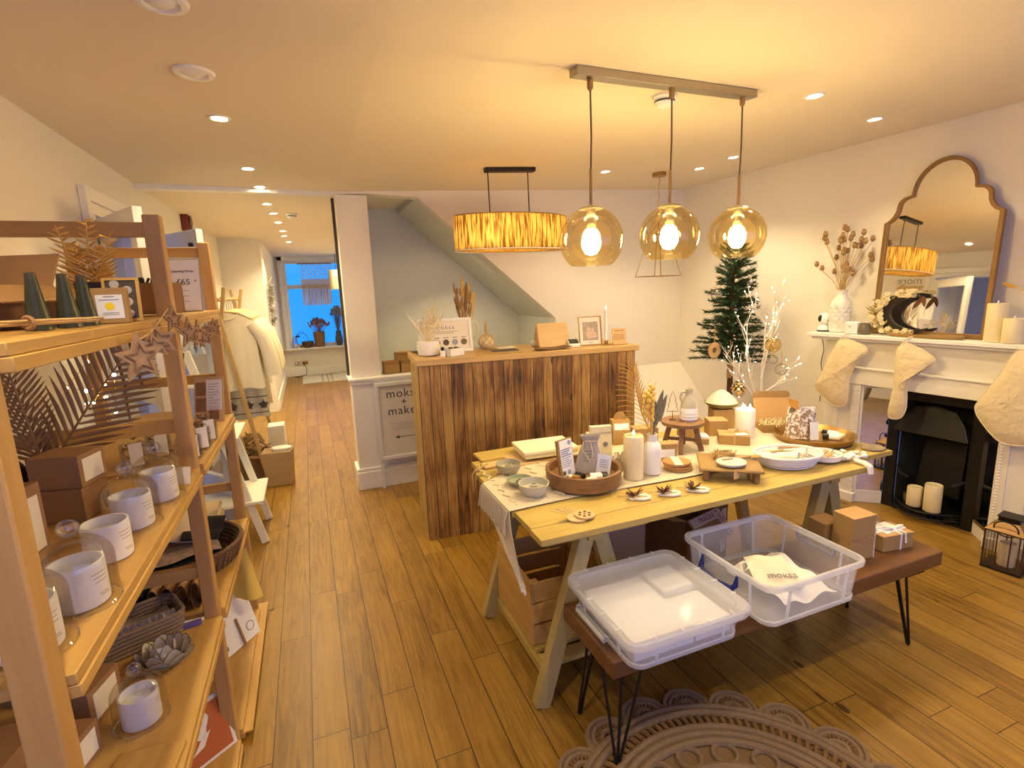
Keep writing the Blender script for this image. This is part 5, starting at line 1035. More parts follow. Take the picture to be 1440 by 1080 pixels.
for i, (x, y, a, k, lb) in enumerate([(2.50, 1.845, -.9, 0, 'white bottle with black cap lying on the black round tray'), (2.555, 1.89, -1.3, 0, 'smaller white bottle lying behind on the black round tray'), (2.545, 1.82, .3, 1, 'cream soap bar leaning on the rim of the black round tray')]):
    if k == 0:
        t = T('tray_bottle', lb, 'bottle', (x, y, .778), a, 'bottles on the black tray'); M = TM((0, 0, 0), 0, 0, pi / 2); P('bottle_body', MB().lathe([(.016, 0), (.017, .004), (.017, .045), (.010, .052), (0, .052)], 16, M), WHITE, t); P('cap', MB().cyl((0, 0, -.028), .015, .028, 16, M), BLACK, t)
    else: S('soap_bar', MB().boxe(-.035, .035, -.018, .018, 0, .016), WAX, lb, 'soap', (x, y, .772), a, None, .004)
# knotted cotton garland
t = T('cotton_garland', 'bundle of white knotted cotton stars hanging at the far table edge', 'garland', (2.33, 1.615, .752)); random.seed(14); m = MB()
for k in range(26):
    x, y = U(-.09, .09), U(-.05, .05); m.sphere((x, y, .012 + U(0, .012)), (U(.010, .017), U(.009, .014), .010), 8, 6)
    if k % 3 == 0: a = U(0, 6.28); m.leaf((x, y, .02), (x + .03 * cos(a), y + .03 * sin(a), .03), .012)
P('cotton_knots', m, plain('white_cotton', (.84, .82, .80), .95, noise=.08, scale=50), t)
P('hanging_end', MB().tube([(-.03, -.05, .012), (-.03, -.10, .012), (-.03, -.125, .0), (-.03, -.13, -.03)], [.010, .012, .014, .012], 8), plain('white_cotton', (.8, .8, .8)), t); P('dark_string', MB().tube([(-.06, .05, .02), (-.05, .03, .05), (-.03, .02, .04), (-.05, .0, .025)], .002, 5), BLACK, t)
S('agate_slab', MB().prism([(.058 * cos(a) * (1 + .08 * sin(5 * a)), .05 * sin(a) * (1 + .06 * cos(7 * a))) for a in [i * pi / 16 for i in range(32)]], .009), plain('grey_agate', (.26, .20, .13), .3, noise=.35, scale=30), 'flat grey polished stone slab at the end corner of the table', 'stone slab', (2.57, 1.66, .752), 0, None, .002)

# ============================================================ under the table
t = T('wooden_crate', 'slatted pine crate standing on the trestle shelf under the table', 'crate', (.925, 1.985, .124)); w2, d2 = .17, .20
for k in range(3):
    z0 = .003 + k * .098; z1 = z0 + .085
    P('side_board', MB().boxe(-w2, w2, -d2, -d2 + .012, z0, z1), PINE_X, t, bev=.001); P('side_board', MB().boxe(-w2, w2, d2 - .012, d2, z0, z1), PINE_X, t, bev=.001)
for z0, z1 in ((.003, .19), (.195, .288)):
    P('end_board', MB().boxe(-w2 - .014, -w2, -d2 - .001, d2 + .001, z0, z1), PINE_Y, t, bev=.001); P('end_board', MB().boxe(w2, w2 + .014, -d2 - .001, d2 + .001, z0, z1), PINE_Y, t, bev=.001)
for k in range(4): P('floor_slat', MB().boxe(-w2, w2, -d2 + .02 + k * .09, -d2 + .10 + k * .09, .003, .014), PINE_X, t)
for sx in (-1, 1):
    for sy in (-1, 1): P('corner_post', MB().boxe(sx * (w2 - .014) - .013, sx * (w2 - .014) + .013, sy * (d2 - .025) - .012, sy * (d2 - .025) + .012, .015, .285), PINE_Z, t)
def carton(name, label, loc, rz, w, d, h, mat, inside, flaps=True, rx=0, ry=0):
    t = T(name, label, 'cardboard box', loc, rz, None, rx, ry); e = .004
    P('carton', MB().boxe(-w / 2, w / 2, -d / 2, d / 2, 0, e).boxe(-w / 2, w / 2, -d / 2, -d / 2 + e, 0, h).boxe(-w / 2, w / 2, d / 2 - e, d / 2, 0, h).boxe(-w / 2, -w / 2 + e, -d / 2, d / 2, 0, h).boxe(w / 2 - e, w / 2, -d / 2, d / 2, 0, h), mat, t)
    P('lining', MB().boxe(-w / 2 + e, w / 2 - e, -d / 2 + e, d / 2 - e, e, h * .75), inside, t); return t  # solid block darker than the card, filling most of the open box
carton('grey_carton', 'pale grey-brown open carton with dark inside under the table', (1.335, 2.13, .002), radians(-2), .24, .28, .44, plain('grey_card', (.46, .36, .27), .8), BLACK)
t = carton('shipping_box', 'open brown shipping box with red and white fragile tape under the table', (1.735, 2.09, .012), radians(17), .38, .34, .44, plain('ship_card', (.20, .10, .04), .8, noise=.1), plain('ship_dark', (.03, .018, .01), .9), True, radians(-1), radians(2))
P('flap', MB().hexa([(-.19, -.17, .44), (.10, -.17, .44), (.10, -.168, .443), (-.19, -.168, .443), (-.19, -.275, .345), (.06, -.275, .345), (.06, -.273, .348), (-.19, -.273, .348)]), plain('ship_card_lit_flap', (.34, .20, .07), .8, noise=.1), t)  # same card in a lighter tone: the flap's stronger light put into its colour
P('flap', MB().hexa([(-.19, -.17, .44), (-.188, -.17, .443), (-.188, .17, .443), (-.19, .17, .44), (-.28, -.15, .46), (-.278, -.15, .463), (-.278, .15, .463), (-.28, .15, .46)]), plain('ship_card_lit_flap', (1, 1, 1)), t)
P('flap', MB().hexa([(.19, -.17, .44), (.192, -.17, .443), (.192, .17, .443), (.19, .17, .44), (.30, -.15, .40), (.302, -.15, .403), (.302, .15, .403), (.30, .15, .40)]), plain('ship_card', (1, 1, 1)), t)
TAPE = plain('white_tape', (.62, .56, .50), .4); REDI = plain('red_print', (.30, .02, .015), .6)
def tape(o, r_, u_, L_, txt):
    M = face_m(o, r_, u_); P('fragile_tape', MB().boxe(-L_ / 2, L_ / 2, -.022, .022, 0, .001, M), TAPE, t); lettering(txt, .036, REDI, t, M @ Matrix.Translation((0, 0, .0012)), 'tape_print')
dn = V((0, -.105, -.095)).normalized()
tape((.045, -.2245, .3975), tuple(-dn), (-1, 0, 0), .14, 'FRAGILE'); tape((-.05, -.19, .4265), (1, 0, 0), tuple(-dn), .26, 'FRAGILE'); tape((.03, -.1715, .30), (1, .0, .35), (-.35, 0, 1), .26, 'FRAGILE'); tape((.15, -.1716, .30), (0, 0, 1), (-1, 0, 0), .24, 'FRAGILE')
t = T('dark_carton', 'dark brown carton with white barcode labels behind the trestle leg', 'cardboard box', (1.162, 2.06, .002), 0); P('carton', MB().boxe(-.05, .05, -.10, .13, 0, .37), plain('dark_card', (.11, .055, .025), .8), t, bev=.002)
P('barcode_label', MB().boxe(-.035, -.005, -.1015, -.10, .25, .34), TAPE, t); m = MB()
for k in range(8): m.boxe(-.032 + k * .003, -.0305 + k * .003, -.1022, -.1014, .27, .33)
P('barcode', m, INK, t)

# ============================================================ bench with tubs
BZ = .432
bn = T('hairpin_bench', 'low walnut stained plank bench on black hairpin legs', 'bench', (1.61, 1.42, 0))
P('plank_top', MB().boxe(-.82, .83, -.178, .163, .365, .431), DARKW_X, bn, bev=.005)
for fx, fy in ((-.786, -.153), (.70, -.155), (.712, .132), (-.794, .093)):
    sx = 1 if fx < 0 else -1; sy = 1 if fy < 0 else -1
    P('hairpin_leg', MB().tube([(fx + sx * .0 - .012, fy + sy * .085, .362), (fx - .004, fy + .002, .012), (fx, fy, .006), (fx + .004, fy - .002, .012), (fx + sx * .085, fy - sy * .012, .362)], .0052, 8).tube([(fx + sx * .05, fy + sy * .05, .362), (fx + .003, fy + .003, .012)], .0052, 8), BLKM, bn)
    P('leg_plate', MB().box((fx + sx * .035, fy + sy * .035, .362), (.11, .11, .005)), BLKM, bn)
def rrect(w, d, r, n=6): return [(sx * (w / 2 - r) + r * cos(a), sy * (d / 2 - r) + r * sin(a)) for sx, sy, a0 in ((1, 1, 0), (-1, 1, 90), (-1, -1, 180), (1, -1, 270)) for a in [radians(a0 + 90 * i / n) for i in range(n + 1)]]
def loft(m, secs, cap0=True, cap1=False):
    k = len(secs[0][0]); o = len(m.v)
    for out, z in secs: m.v += [V((x, y, z)) for x, y in out]
    for i in range(len(secs) - 1):
        for j in range(k): m.f.append((o + i * k + j, o + i * k + (j + 1) % k, o + (i + 1) * k + (j + 1) % k, o + (i + 1) * k + j))
    if cap0: m.f.append(tuple(o + j for j in range(k))[::-1])
    if cap1: m.f.append(tuple(o + (len(secs) - 1) * k + j for j in range(k)))
    return m
TUB = frosted('clear_tub_plastic', (.86, .88, .96), .24, .12); TUBR = frosted('tub_rim_plastic', (.90, .91, .97), .55, .15); LID = frosted('tub_lid_plastic', (.84, .86, .93), .48, .10)
def tub(loc, rz, w, d, h, label, r=.045):
    t = T('storage_tub', label, 'plastic tub', loc, rz)
    P('tub_body', loft(MB(), [(rrect(w - .064, d - .064, r), .001), (rrect(w - .046, d - .046, r), .008), (rrect(w - .022, d - .022, r), h - .012), (rrect(w - .027, d - .027, r), h - .012), (rrect(w - .052, d - .052, r), .012)], True, True), TUB, t, smooth=30)
    P('rim', loft(MB(), [(rrect(w - .020, d - .020, r), h - .020), (rrect(w, d, r), h - .020), (rrect(w + .004, d + .004, r), h - .004), (rrect(w, d, r), h), (rrect(w - .018, d - .018, r), h), (rrect(w - .024, d - .024, r), h - .020)], False), TUBR, t, smooth=30)
    P('foot_step', loft(MB(), [(rrect(w - .052, d - .052, r), .003), (rrect(w - .040, d - .040, r), .006), (rrect(w - .038, d - .038, r), .020), (rrect(w - .046, d - .046, r), .023)], False), TUBR, t, smooth=30)
    for sx in (-1, 1):
        for sy in (-1, 1):
            for a, b in (((sx * (w / 2 - .10), sy * (d / 2 - .0205), .012), (sx * (w / 2 - .10), sy * (d / 2 - .0105), h - .015)), ((sx * (w / 2 - .0205), sy * (d / 2 - .10), .012), (sx * (w / 2 - .0105), sy * (d / 2 - .10), h - .015))): P('moulded_rib', MB().bar(a, b, .007, .007), TUBR, t)
    return t
t = tub((1.03, 1.36, BZ), radians(0), .46, .42, .105, 'lidded clear plastic storage tub on the near end of the bench')
P('lid', loft(MB(), [(rrect(.476, .436, .05), .088), (rrect(.484, .444, .05), .098), (rrect(.484, .444, .05), .116), (rrect(.474, .434, .05), .122), (rrect(.42, .38, .04), .122), (rrect(.412, .372, .04), .116)], False, True), LID, t, smooth=30)
for k in range(4):
    for c, q in (((-.15 + k * .10, -.209, .1225), (.006, .022, .003)), ((-.15 + k * .10, .209, .1225), (.006, .022, .003)), ((-.229, -.13 + k * .087, .1225), (.022, .006, .003)), ((.229, -.13 + k * .087, .1225), (.022, .006, .003))): P('lid_clip', MB().box(c, q), TUBR, t)
P('handle', MB().tube([(-.246, .09, .075), (-.253, .09, .06), (-.253, -.09, .06), (-.246, -.09, .075)], .008, 8), plain('grey_plastic', (.35, .36, .40), .4), t)
P('stock_inside', MB().boxe(-.19, .04, -.16, .15, .014, .08).boxe(.05, .19, -.16, .0, .014, .07).boxe(.06, .19, .02, .16, .014, .085), plain('packed_paper', (.70, .70, .76), .8, noise=.06), t)
tub((1.565, 1.36, BZ), radians(0), .475, .45, .165, 'open clear plastic tub with blue handle in the middle of the bench')
t = bpy.data.objects[-1] if False else [o for o in COL.objects if o.get('label', '').startswith('open clear plastic tub')][0]
P('blue_handle', MB().tube([(-.245, .085, .145), (-.250, .085, .11), (-.262, .075, .095), (-.265, 0, .088), (-.262, -.075, .095), (-.250, -.085, .11), (-.245, -.085, .145)], [.004, .010, .013, .009, .013, .010, .004], 10), BLUEP, t); P('far_handle', MB().tube([(.245, .085, .14), (.250, .08, .105), (.25, -.08, .105), (.245, -.085, .14)], .007, 8), BLUEP, t)
t = T('cotton_pouch', 'cream cotton pouch with printed wording lying in the open tub', 'pouch', (1.545, 1.33, .505), radians(-24), None, radians(12))
P('pouch_cloth', MB().sheet(lambda u, v: ((u - .5) * .17 * (1 - .15 * v), (v - .5) * .16, .016 * sin(pi * u) * sin(pi * v) + .004 * sin(9 * u + 5 * v)), 16, 14, None, .012), plain('cream_pouch', (.74, .68, .56), .9, bump=.2), t, smooth=60); lettering('moksa', .042, GREYINK, t, TM((.02, -.040, .0262)), 'printed_word')
P('drawcord', MB().tube([(-.075, .05, .01), (-.10, .04, .01), (-.105, .0, .006), (-.085, .01, .01), (-.06, .05, .012)], .003, 6), PAPER, t)
t = T('tissue_pile', 'crumpled white tissue paper lying under the pouch in the open tub', 'tissue paper', (1.59, 1.33, .447)); P('tissue', MB().sheet(lambda u, v: ((u - .5) * .26, (v - .5) * .28, .028 + .012 * sin(11 * u + 4 * v) + .010 * sin(13 * v - 3 * u)), 22, 22, None, .002), plain('white_tissue', (.80, .78, .76), .8), t, smooth=0)
P('kraft_sheet', MB().boxe(-.02, .15, .0, .15, .004, .008), KRAFT, t)
kraft(2.055, 1.50, BZ, radians(-4), .10, .09, .115, 'kraft cube box on the bench behind the labelled stack', None, 'kraft boxes on the bench'); kraft(2.068, 1.385, BZ, radians(-6), .125, .095, .094, 'lower kraft box of the labelled stack on the bench', (.0615, .0645, -.05, .05, .0, .06), 'kraft boxes on the bench'); kraft(2.066, 1.382, BZ + .0965, radians(-3), .125, .095, .095, 'top kraft box of the labelled stack on the bench', (.0615, .0645, -.05, .05, .0, .035), 'kraft boxes on the bench')
t = kraft(2.285, 1.385, BZ, radians(-7), .165, .115, .07, 'flat kraft gift box with white ribbon bow at the far end of the bench', None, 'kraft boxes on the bench')
P('white_card', MB().boxe(-.05, .06, -.035, .045, .071, .0735, TM((0, 0, 0), .15)), WHITE, t); P('ribbon', MB().boxe(.01, .018, -.0595, .0595, 0, .0745).boxe(-.084, .084, -.02, -.012, .0, .0745), WHITE, t)
P('bow', MB().tube([(.014, -.016, .078), (-.02, -.03, .092), (-.04, -.01, .084), (.014, -.016, .078)], .005, 6).tube([(.014, -.016, .078), (.05, -.03, .094), (.06, -.01, .084), (.014, -.016, .078)], .005, 6).tube([(.014, -.016, .078), (-.06, .02, .077)], .0045, 6).tube([(.014, -.016, .078), (.035, -.058, .076), (.036, -.062, .03)], .0045, 6), WHITE, t)

# ============================================================ jute rug
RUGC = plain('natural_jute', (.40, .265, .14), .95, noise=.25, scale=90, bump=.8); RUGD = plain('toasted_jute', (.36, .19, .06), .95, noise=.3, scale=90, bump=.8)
t = T('jute_rug', 'round braided jute rug with a scalloped looped border', 'rug', (1.03, .85, .001)); C0 = .62
def rope_ring(m, c, r, tr, z=.0): m.tube([(c[0] + r * cos(i * 2 * pi / 72), c[1] + r * sin(i * 2 * pi / 72), tr + z) for i in range(72)], tr, 8, False, None, True)
m = MB()
for r in (.04, .075, .11, .145, .18, .215, .25, .285): rope_ring(m, (0, 0), r, .018)
for r in (.39, .42, .45, .515, .54): rope_ring(m, (0, 0), r, .014)
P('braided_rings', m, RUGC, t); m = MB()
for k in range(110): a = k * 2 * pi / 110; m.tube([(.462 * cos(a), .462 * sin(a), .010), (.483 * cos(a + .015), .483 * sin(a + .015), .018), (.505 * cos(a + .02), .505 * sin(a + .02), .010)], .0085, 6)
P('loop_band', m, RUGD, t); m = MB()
for k in range(17):
    a = k * 2 * pi / 17; c = (.345 * cos(a), .345 * sin(a)); m.tube([(c[0] + .04 * cos(i * 2 * pi / 16), c[1] + .04 * sin(i * 2 * pi / 16), .010) for i in range(16)], .009, 6, False, None, True)
P('inner_loops', m, RUGC, t)
for k in range(20):
    m, m2 = MB(), MB(); a0 = k * 2 * pi / 20; c = V((.545 * cos(a0), .545 * sin(a0), 0))
    for r in (.082, .062, .030): m.tube([c + V((r * cos(a0 + b), r * sin(a0 + b), .011)) for b in [radians(-105 + i * 210 / 16) for i in range(17)]], .0105, 6)
    for i in range(11): b = a0 + radians(-95 + i * 19); m2.tube([c + V((.036 * cos(b), .036 * sin(b), .010)), c + V((.046 * cos(b + .05), .046 * sin(b + .05), .018)), c + V((.057 * cos(b), .057 * sin(b), .010))], .006, 5)
    sc_ = P('scallop', m, RUGC, t); P('loop_fill', m2, RUGD, sc_)
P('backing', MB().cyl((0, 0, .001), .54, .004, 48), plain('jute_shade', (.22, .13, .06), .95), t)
# ============================================================ pine shelving along the left wall
SX0, SX1 = -.915, -.365
sh = T('shelf_unit', 'tall open pine ladder-frame shelving unit along the left wall', 'shelving', (-.64, 1.8, 0))
q_ = lambda x0, x1, y0, y1, z0, z1: bx(x0 + .64, x1 + .64, y0 - 1.8, y1 - 1.8, z0, z1)
for y in (.815, 1.852, 2.70):
    P('post', q_(-.42, -.375, y, y + .045, .002, 1.853), PINE_Z, sh, bev=.004); P('post', q_(-.90, -.855, y, y + .045, .002, 1.853), PINE_Z, sh, bev=.004)
    for z in (1.79, 1.192 if y < 2.5 else 1.222, .69, .035): P('rung', q_(-.855, -.42, y + .01, y + .035, z, z + .042), PINE_X, sh, bev=.002)
for (y0, y1) in ((.862, 1.85), (1.899, 2.698)):
    for z in (1.557, 1.072, .548, .058):
        P('shelf_board', q_(SX0 + .01, SX1, y0, y1, z - .020, z - .001), PINE_Y, sh, bev=.002); P('shelf_lip', q_(SX1 - .02, SX1 + .004, y0, y1, z - .042, z - .0205), PINE_Y, sh, bev=.002)
P('floor_board', q_(-.58, -.335, 1.905, 2.78, .03, .0365), PINE_Y, sh)
# ---- top shelf
z1 = 1.5575
t = carton('brown_carton', 'open brown cardboard box with raised flap on the near end of the top shelf', (-.66, 1.36, z1), radians(-22), .26, .22, .085, BROWNB, plain('brown_card_in', (.22, .11, .05), .9)); P('raised_flap', MB().hexa([(-.13, .105, .085), (.13, .105, .085), (.13, .109, .085), (-.13, .109, .085), (-.12, .15, .155), (.12, .15, .155), (.12, .154, .155), (-.12, .154, .155)]), KRAFT_D, t, bev=.002); P('side_flap', MB().hexa([(.13, -.11, .083), (.132, -.11, .086), (.132, .1, .086), (.13, .1, .083), (.21, -.09, .05), (.212, -.09, .053), (.212, .09, .053), (.21, .09, .05)]), KRAFT_D, t)
t = T('stem_bundle', 'long thin bundle of dried stems lying on the front of the top shelf', 'dried plant', (-.44, 1.08, z1 + .001), radians(62)); P('stems', MB().tube([(-.13, 0, .016), (.16, .01, .012)], .004, 6).tube([(-.12, .01, .02), (.15, -.01, .016)], .003, 6), DRIED, t); P('tape_band', MB().tube([(.02, .011 * cos(i * pi / 8), .015 + .009 * sin(i * pi / 8)) for i in range(16)], .004, 5, False, None, True), BROWNB, t)
for i, (x, y, lb) in enumerate([(-.455, 1.20, 'dark green tapered cone nearest the brown carton'), (-.432, 1.265, 'dark green tapered cone, middle one of three on the top shelf'), (-.425, 1.335, 'dark green tapered cone nearest the kraft box with the sun label')]):
    t = T('cone_candle', lb, 'ornament', (x, y, z1), 0, 'dark green cones on the top shelf'); P('cone_body', MB().lathe([(.021, 0), (.0205, .003), (.008, .098), (.0, .10)], 20), plain('bottle_green', (.028, .032, .018), .35, noise=.2), t); P('tip_cap', MB().lathe([(.0085, .095), (.008, .102), (0, .104)], 14), plain('dark_tip', (.05, .035, .02), .5), t)
t = T('sun_label_box', 'kraft box with a white label and yellow sun on the top shelf', 'gift box', (-.402, 1.41, z1), radians(6)); P('carton', MB().boxe(-.031, .031, -.012, .025, 0, .077), KRAFT, t, bev=.001); P('label', MB().boxe(-.024, .024, -.013, -.011, .01, .062), WHITE, t)
P('sun_print', MB().cyl((0, 0, 0), .0085, .0008, 20, face_m((0, -.0131, .037), (1, 0, 0), (0, 0, 1))), plain('sun_yellow', (.95, .72, .02), .6), t); P('label_print', MB().boxe(-.018, .018, -.0136, -.0128, .050, .0518).boxe(-.01, .01, -.0136, -.0128, .057, .0588).boxe(-.015, .015, -.0136, -.0128, .022, .0232).boxe(-.015, .015, -.0136, -.0128, .018, .0192), GREYINK, t)
t = T('framed_floral_picture', 'small gold framed dark floral picture behind the sun label box', 'picture frame', (-.405, 1.50, z1), radians(4), None, radians(-8)); P('frame', MB().ring([(-.036, 0), (.036, 0), (.036, .103), (-.036, .103)], [(-.03, .006), (.03, .006), (.03, .097), (-.03, .097)], .008, face_m((0, .004, 0), (1, 0, 0), (0, 0, 1))), GOLD, t); P('floral_print', MB().boxe(-.03, .03, 0, .003, .006, .097), plain('floral_dark', (.10, .07, .04), .5, noise=.5, scale=60), t)
m = MB()
for k in range(6): m.lathe([(.004, 0), (.010, .002), (.004, .003)], 10, face_m((.012 * (-1) ** k, -.0005, .018 + k * .014), (1, 0, 0), (0, 0, 1)))
P('floral_motif', m, plain('pale_petals', (.65, .60, .52), .7), t)
S('black_box', MB().boxe(-.03, .03, -.02, .02, 0, .095), BLACK, 'small black box behind the gold floral frame', 'box', (-.475, 1.56, z1))
t = carton('stick_box', 'open brown box of dark sticks tilted on the top shelf of the far bay', (-.475, 2.06, z1 + .004), radians(-35), .15, .11, .10, BROWNB, BLACK); m = MB(); random.seed(2)
for k in range(9): x = -.05 + k * .012; m.tube([(x, U(-.03, .03), .02), (x + U(-.02, .03), U(-.04, .04), .118)], .004, 6)
P('sticks', m, plain('charcoal_stick', (.03, .02, .015), .7), t)
t = T('price_card', 'white opening-offer card with a large price leaning on the top shelf', 'sign', (-.455, 2.46, z1), radians(-4), None, radians(-12)); P('card_back', MB().boxe(-.062, .062, 0, .006, 0, .215), KRAFT, t); P('card_face', MB().boxe(-.060, .060, -.002, 0, .003, .212), WHITE, t)
cm = lambda z: face_m((0, -.0026, z), (1, 0, 0), (0, 0, 1)); lettering('£65', .034, INK, t, cm(.12), 'price'); lettering('Opening Prices', .013, INK, t, cm(.165), 'heading')
m = MB()
for k in range(3): m.boxe(-.02, .02, -.0028, -.002, .085 - k * .022, .0865 - k * .022)
m.prism(star(.006, .0025), .0008, face_m((-.045, -.002, .125), (1, 0, 0), (0, 0, 1))); m.prism(star(.006, .0025), .0008, face_m((.045, -.002, .125), (1, 0, 0), (0, 0, 1))); P('small_print', m, GREYINK, t)
t = T('gold_palm_sprays', 'bunch of gold palm sprays standing behind the boxes on the top shelf', 'dried plant', (-.545, 1.76, z1)); random.seed(13); m = MB(); P('jar', MB().lathe([(.03, 0), (.034, .07), (.03, .07), (.027, .01), (0, .008)], 20), BROWNB, t)
for ax, az in ((-.05, .25), (.02, .27), (.07, .23), (.03, .2), (-.01, .19)):
    p0, p1 = V((0, 0, .05)), V((ax, 0, az)); m.tube([p0, p1], .002, 5)
    for k in range(22): tt = .15 + .85 * k / 22; p = p0.lerp(p1, tt); L_ = .06 * (1.2 - tt); m.leaf(p, p + V((L_ * (1 if k % 2 else -1), U(-.03, .03), L_ * .6)), .006, (0, 1, .2))
P('palm_fronds', m, GOLD, t)
# garland of wooden stars along the top shelf edge
t = T('star_garland', 'garland of rough wooden stars strung along the top shelf edge', 'garland', (-.34, 1.75, 1.52)); sp_ = [(1.285, 1.487, .052, .3), (1.42, 1.50, .032, 1.0), (1.47, 1.51, .040, 1.3), (1.625, 1.553, .036, .0), (1.80, 1.505, .045, .15), (1.93, 1.49, .048, -.2), (2.04, 1.475, .036, .5), (2.10, 1.49, .03, 1.1), (2.26, 1.495, .035, .2)]
P('cord', MB().tube([(0, y - 1.75, z - 1.52 + .03) for y, z, _, _ in sp_], .0016, 5), TWINE, t)
for y, z, r, tw in sp_:
    M = face_m((.006, y - 1.75, z - 1.52), (sin(tw) + .9 * 0 + .55, cos(tw), 0), (0, 0, 1)) @ Matrix.Rotation(.15 * tw, 4, 'Z'); so = P('wooden_star', MB().prism(star(r * 1.05, r * .47), .006, M), plain('rough_wood', (.36, .23, .13), .9, noise=.2, scale=40), t); P('raised_star', MB().ring(star(r * .66, r * .30), star(r * .56, r * .25), .003, M @ Matrix.Translation((0, 0, .006))), plain('rough_wood_edge', (.25, .14, .07), .9), so)
# ---- middle shelf, near bay
z2 = 1.0725
GCL = glass('cloche_glass', (.985, .985, .985), .16)
JW = plain('white_jar', (.84, .84, .86), .3, noise=.01)
def label_strip(m, r, z0, z1_, a0, a1, n=10):
    vs = []
    for k in range(n + 1): a = a0 + (a1 - a0) * k / n; vs += [(r * cos(a), r * sin(a), z0), (r * cos(a), r * sin(a), z1_), ]
    m.add(vs, [(2 * k, 2 * k + 2, 2 * k + 3, 2 * k + 1) for k in range(n)]); return m
def candle_jar(x, y, z, label, dome=True, rz=0.0, fill=True, dsc=1.0):
    t = T('candle_jar', label, 'candle', (x, y, z), rz, 'white candle jars on the shelves'); r = .042
    P('jar', MB().lathe([(r - .003, 0), (r, .003), (r, .080), (r - .0035, .080), (r - .004, .012), (0, .012)], 40), JW, t, bev=0)
    P('candle_wax', MB().cyl((0, 0, .0125), r - .0045, .046, 32), plain('white_soy_wax', (.82, .82, .82), .5), t)
    P('label', label_strip(MB(), r + .0006, .008, .072, radians(-75), radians(15)), plain('jar_label', (.84, .80, .74), .8), t)
    m = MB()
    for k, zz in enumerate((.060, .052, .044, .022, .018)): label_strip(m, r + .0012, zz, zz + .0012, radians(-45 + 4 * k), radians(-5 - 3 * (k % 2)), 5)
    P('label_print', m, GREYINK, t)
    return t
def cloche(x, y, z, label, s=1.0):
    t = T('glass_cloche', label, 'cloche', (x, y, z), 0, 'glass domes over the candle jars'); R = .058 * s; h = .128 * s
    P('dome', MB().lathe([(R, .0), (R, h * .62)] + [(R * cos(a), h * .62 + h * .38 * sin(a)) for a in [i * pi / 18 for i in range(1, 9)]] + [(.006, h)], 40, None, (0, 0, 0), 1, 1, False), GCL, t)
    P('knob', MB().sphere((0, 0, h + .016), (.017, .017, .016), 18, 12).cyl((0, 0, h - .002), .007, .006, 12), glass('knob_glass', (.97, .96, .94), .35), t); P('base_rim', MB().lathe([(R - .001, 0), (R + .002, .002), (R, .005)], 40, None, (0, 0, 0), 1, 1, False), glass('knob_glass'), t)
for i, (x, y, lb, cl) in enumerate([(-.452, .955, 'white candle jar at the near end of the middle shelf, behind the near post', 1), (-.425, 1.075, 'large labelled white candle jar under a glass dome, second from the near post', 1), (-.437, 1.262, 'white candle jar without a dome between the domed ones on the middle shelf', 0), (-.435, 1.425, 'white candle jar with empty looking top under the middle glass dome', 1), (-.418, 1.60, 'white candle jar with hanging tag under the farthest glass dome', 1)]):
    candle_jar(x, y, z2, lb)
    if cl: cloche(x, y, z2 + .0005, ['glass dome over the jar closest to the near shelf post', 'glass dome with round knob over the large labelled jar', '', 'glass dome over the jar in front of the brown boxes', 'farthest glass dome, beside the shelf post and pine cone jars'][i])
t = T('hanging_tag', 'folded cream tag leaning on the farthest glass dome', 'tag', (-.385, 1.70, z2), radians(-20), None, -.25); P('tag_card', MB().boxe(-.02, .02, -.001, .001, 0, .05), PAPER, t); P('tag_string', MB().tube([(0, 0, .048), (-.02, -.02, .07), (-.04, -.03, .06)], .001, 5), TWINE, t)
def brown_box(x, y, z, rz, w, d, h, label, lb=True, group='brown boxes on the shelves', face='x'):
    t = T('brown_box', label, 'gift box', (x, y, z), rz, group); P('carton', MB().boxe(-w / 2, w / 2, -d / 2, d / 2, 0, h), BROWNB, t, bev=.0015); P('lid_edge', MB().boxe(-w / 2 - .0008, w / 2 + .0008, -d / 2 - .0008, d / 2 + .0008, h - .018, h - .016), KRAFT_D, t)
    if lb:
        if face == 'x': P('label', MB().boxe(w / 2, w / 2 + .001, -d * .36, d * .36, h * .15, h * .85), PAPER, t)
        else: P('label', MB().boxe(-w * .3, w * .3, -d / 2 - .001, -d / 2, h * .15, h * .85), PAPER, t)
    return t
brown_box(-.60, 1.575, z2, radians(-14), .115, .10, .082, 'lower brown box of the stack behind the glass domes', False); brown_box(-.598, 1.578, z2 + .083, radians(-14), .115, .10, .082, 'upper brown box with white side label stacked behind the glass domes')
brown_box(-.60, 1.30, z2, radians(-12), .06, .09, .165, 'tall brown box with white label behind the near shelf post')
S('dark_bottle', MB().lathe([(.035, 0), (.036, .12), (.018, .15), (.016, .18), (0, .18)], 20), plain('dark_brown_glass', (.03, .015, .01), .2), 'dark brown bottle behind the stacked brown boxes', 'bottle', (-.72, 1.60, z2))
def frond(m, p0, p1, n, L_, w, side, k2=.0):
    p0, p1 = V(p0), V(p1); d = (p1 - p0).normalized(); s = V(side); m.tube([p0, p0.lerp(p1, .5) + V((0, 0, .008)), p1], [.004, .003, .0015], 6)
    for k in range(n):
        tt = .1 + .9 * k / n; p = p0.lerp(p1, tt); l = L_ * sin(pi * (.18 + .72 * tt))
        for sg in (-1, 1): m.leaf(p, p + (s * sg * .8 + d * .75) * l, w, (0, 1, 0), .06)
t = T('palm_leaf_vase', 'large bronze-gold palm leaves standing behind the stacked brown boxes', 'dried plant', (-.70, 1.72, z2)); P('pot', MB().lathe([(.05, 0), (.06, .09), (.055, .09), (.05, .01), (0, .01)], 24), plain('dark_pot', (.10, .06, .03), .5), t)
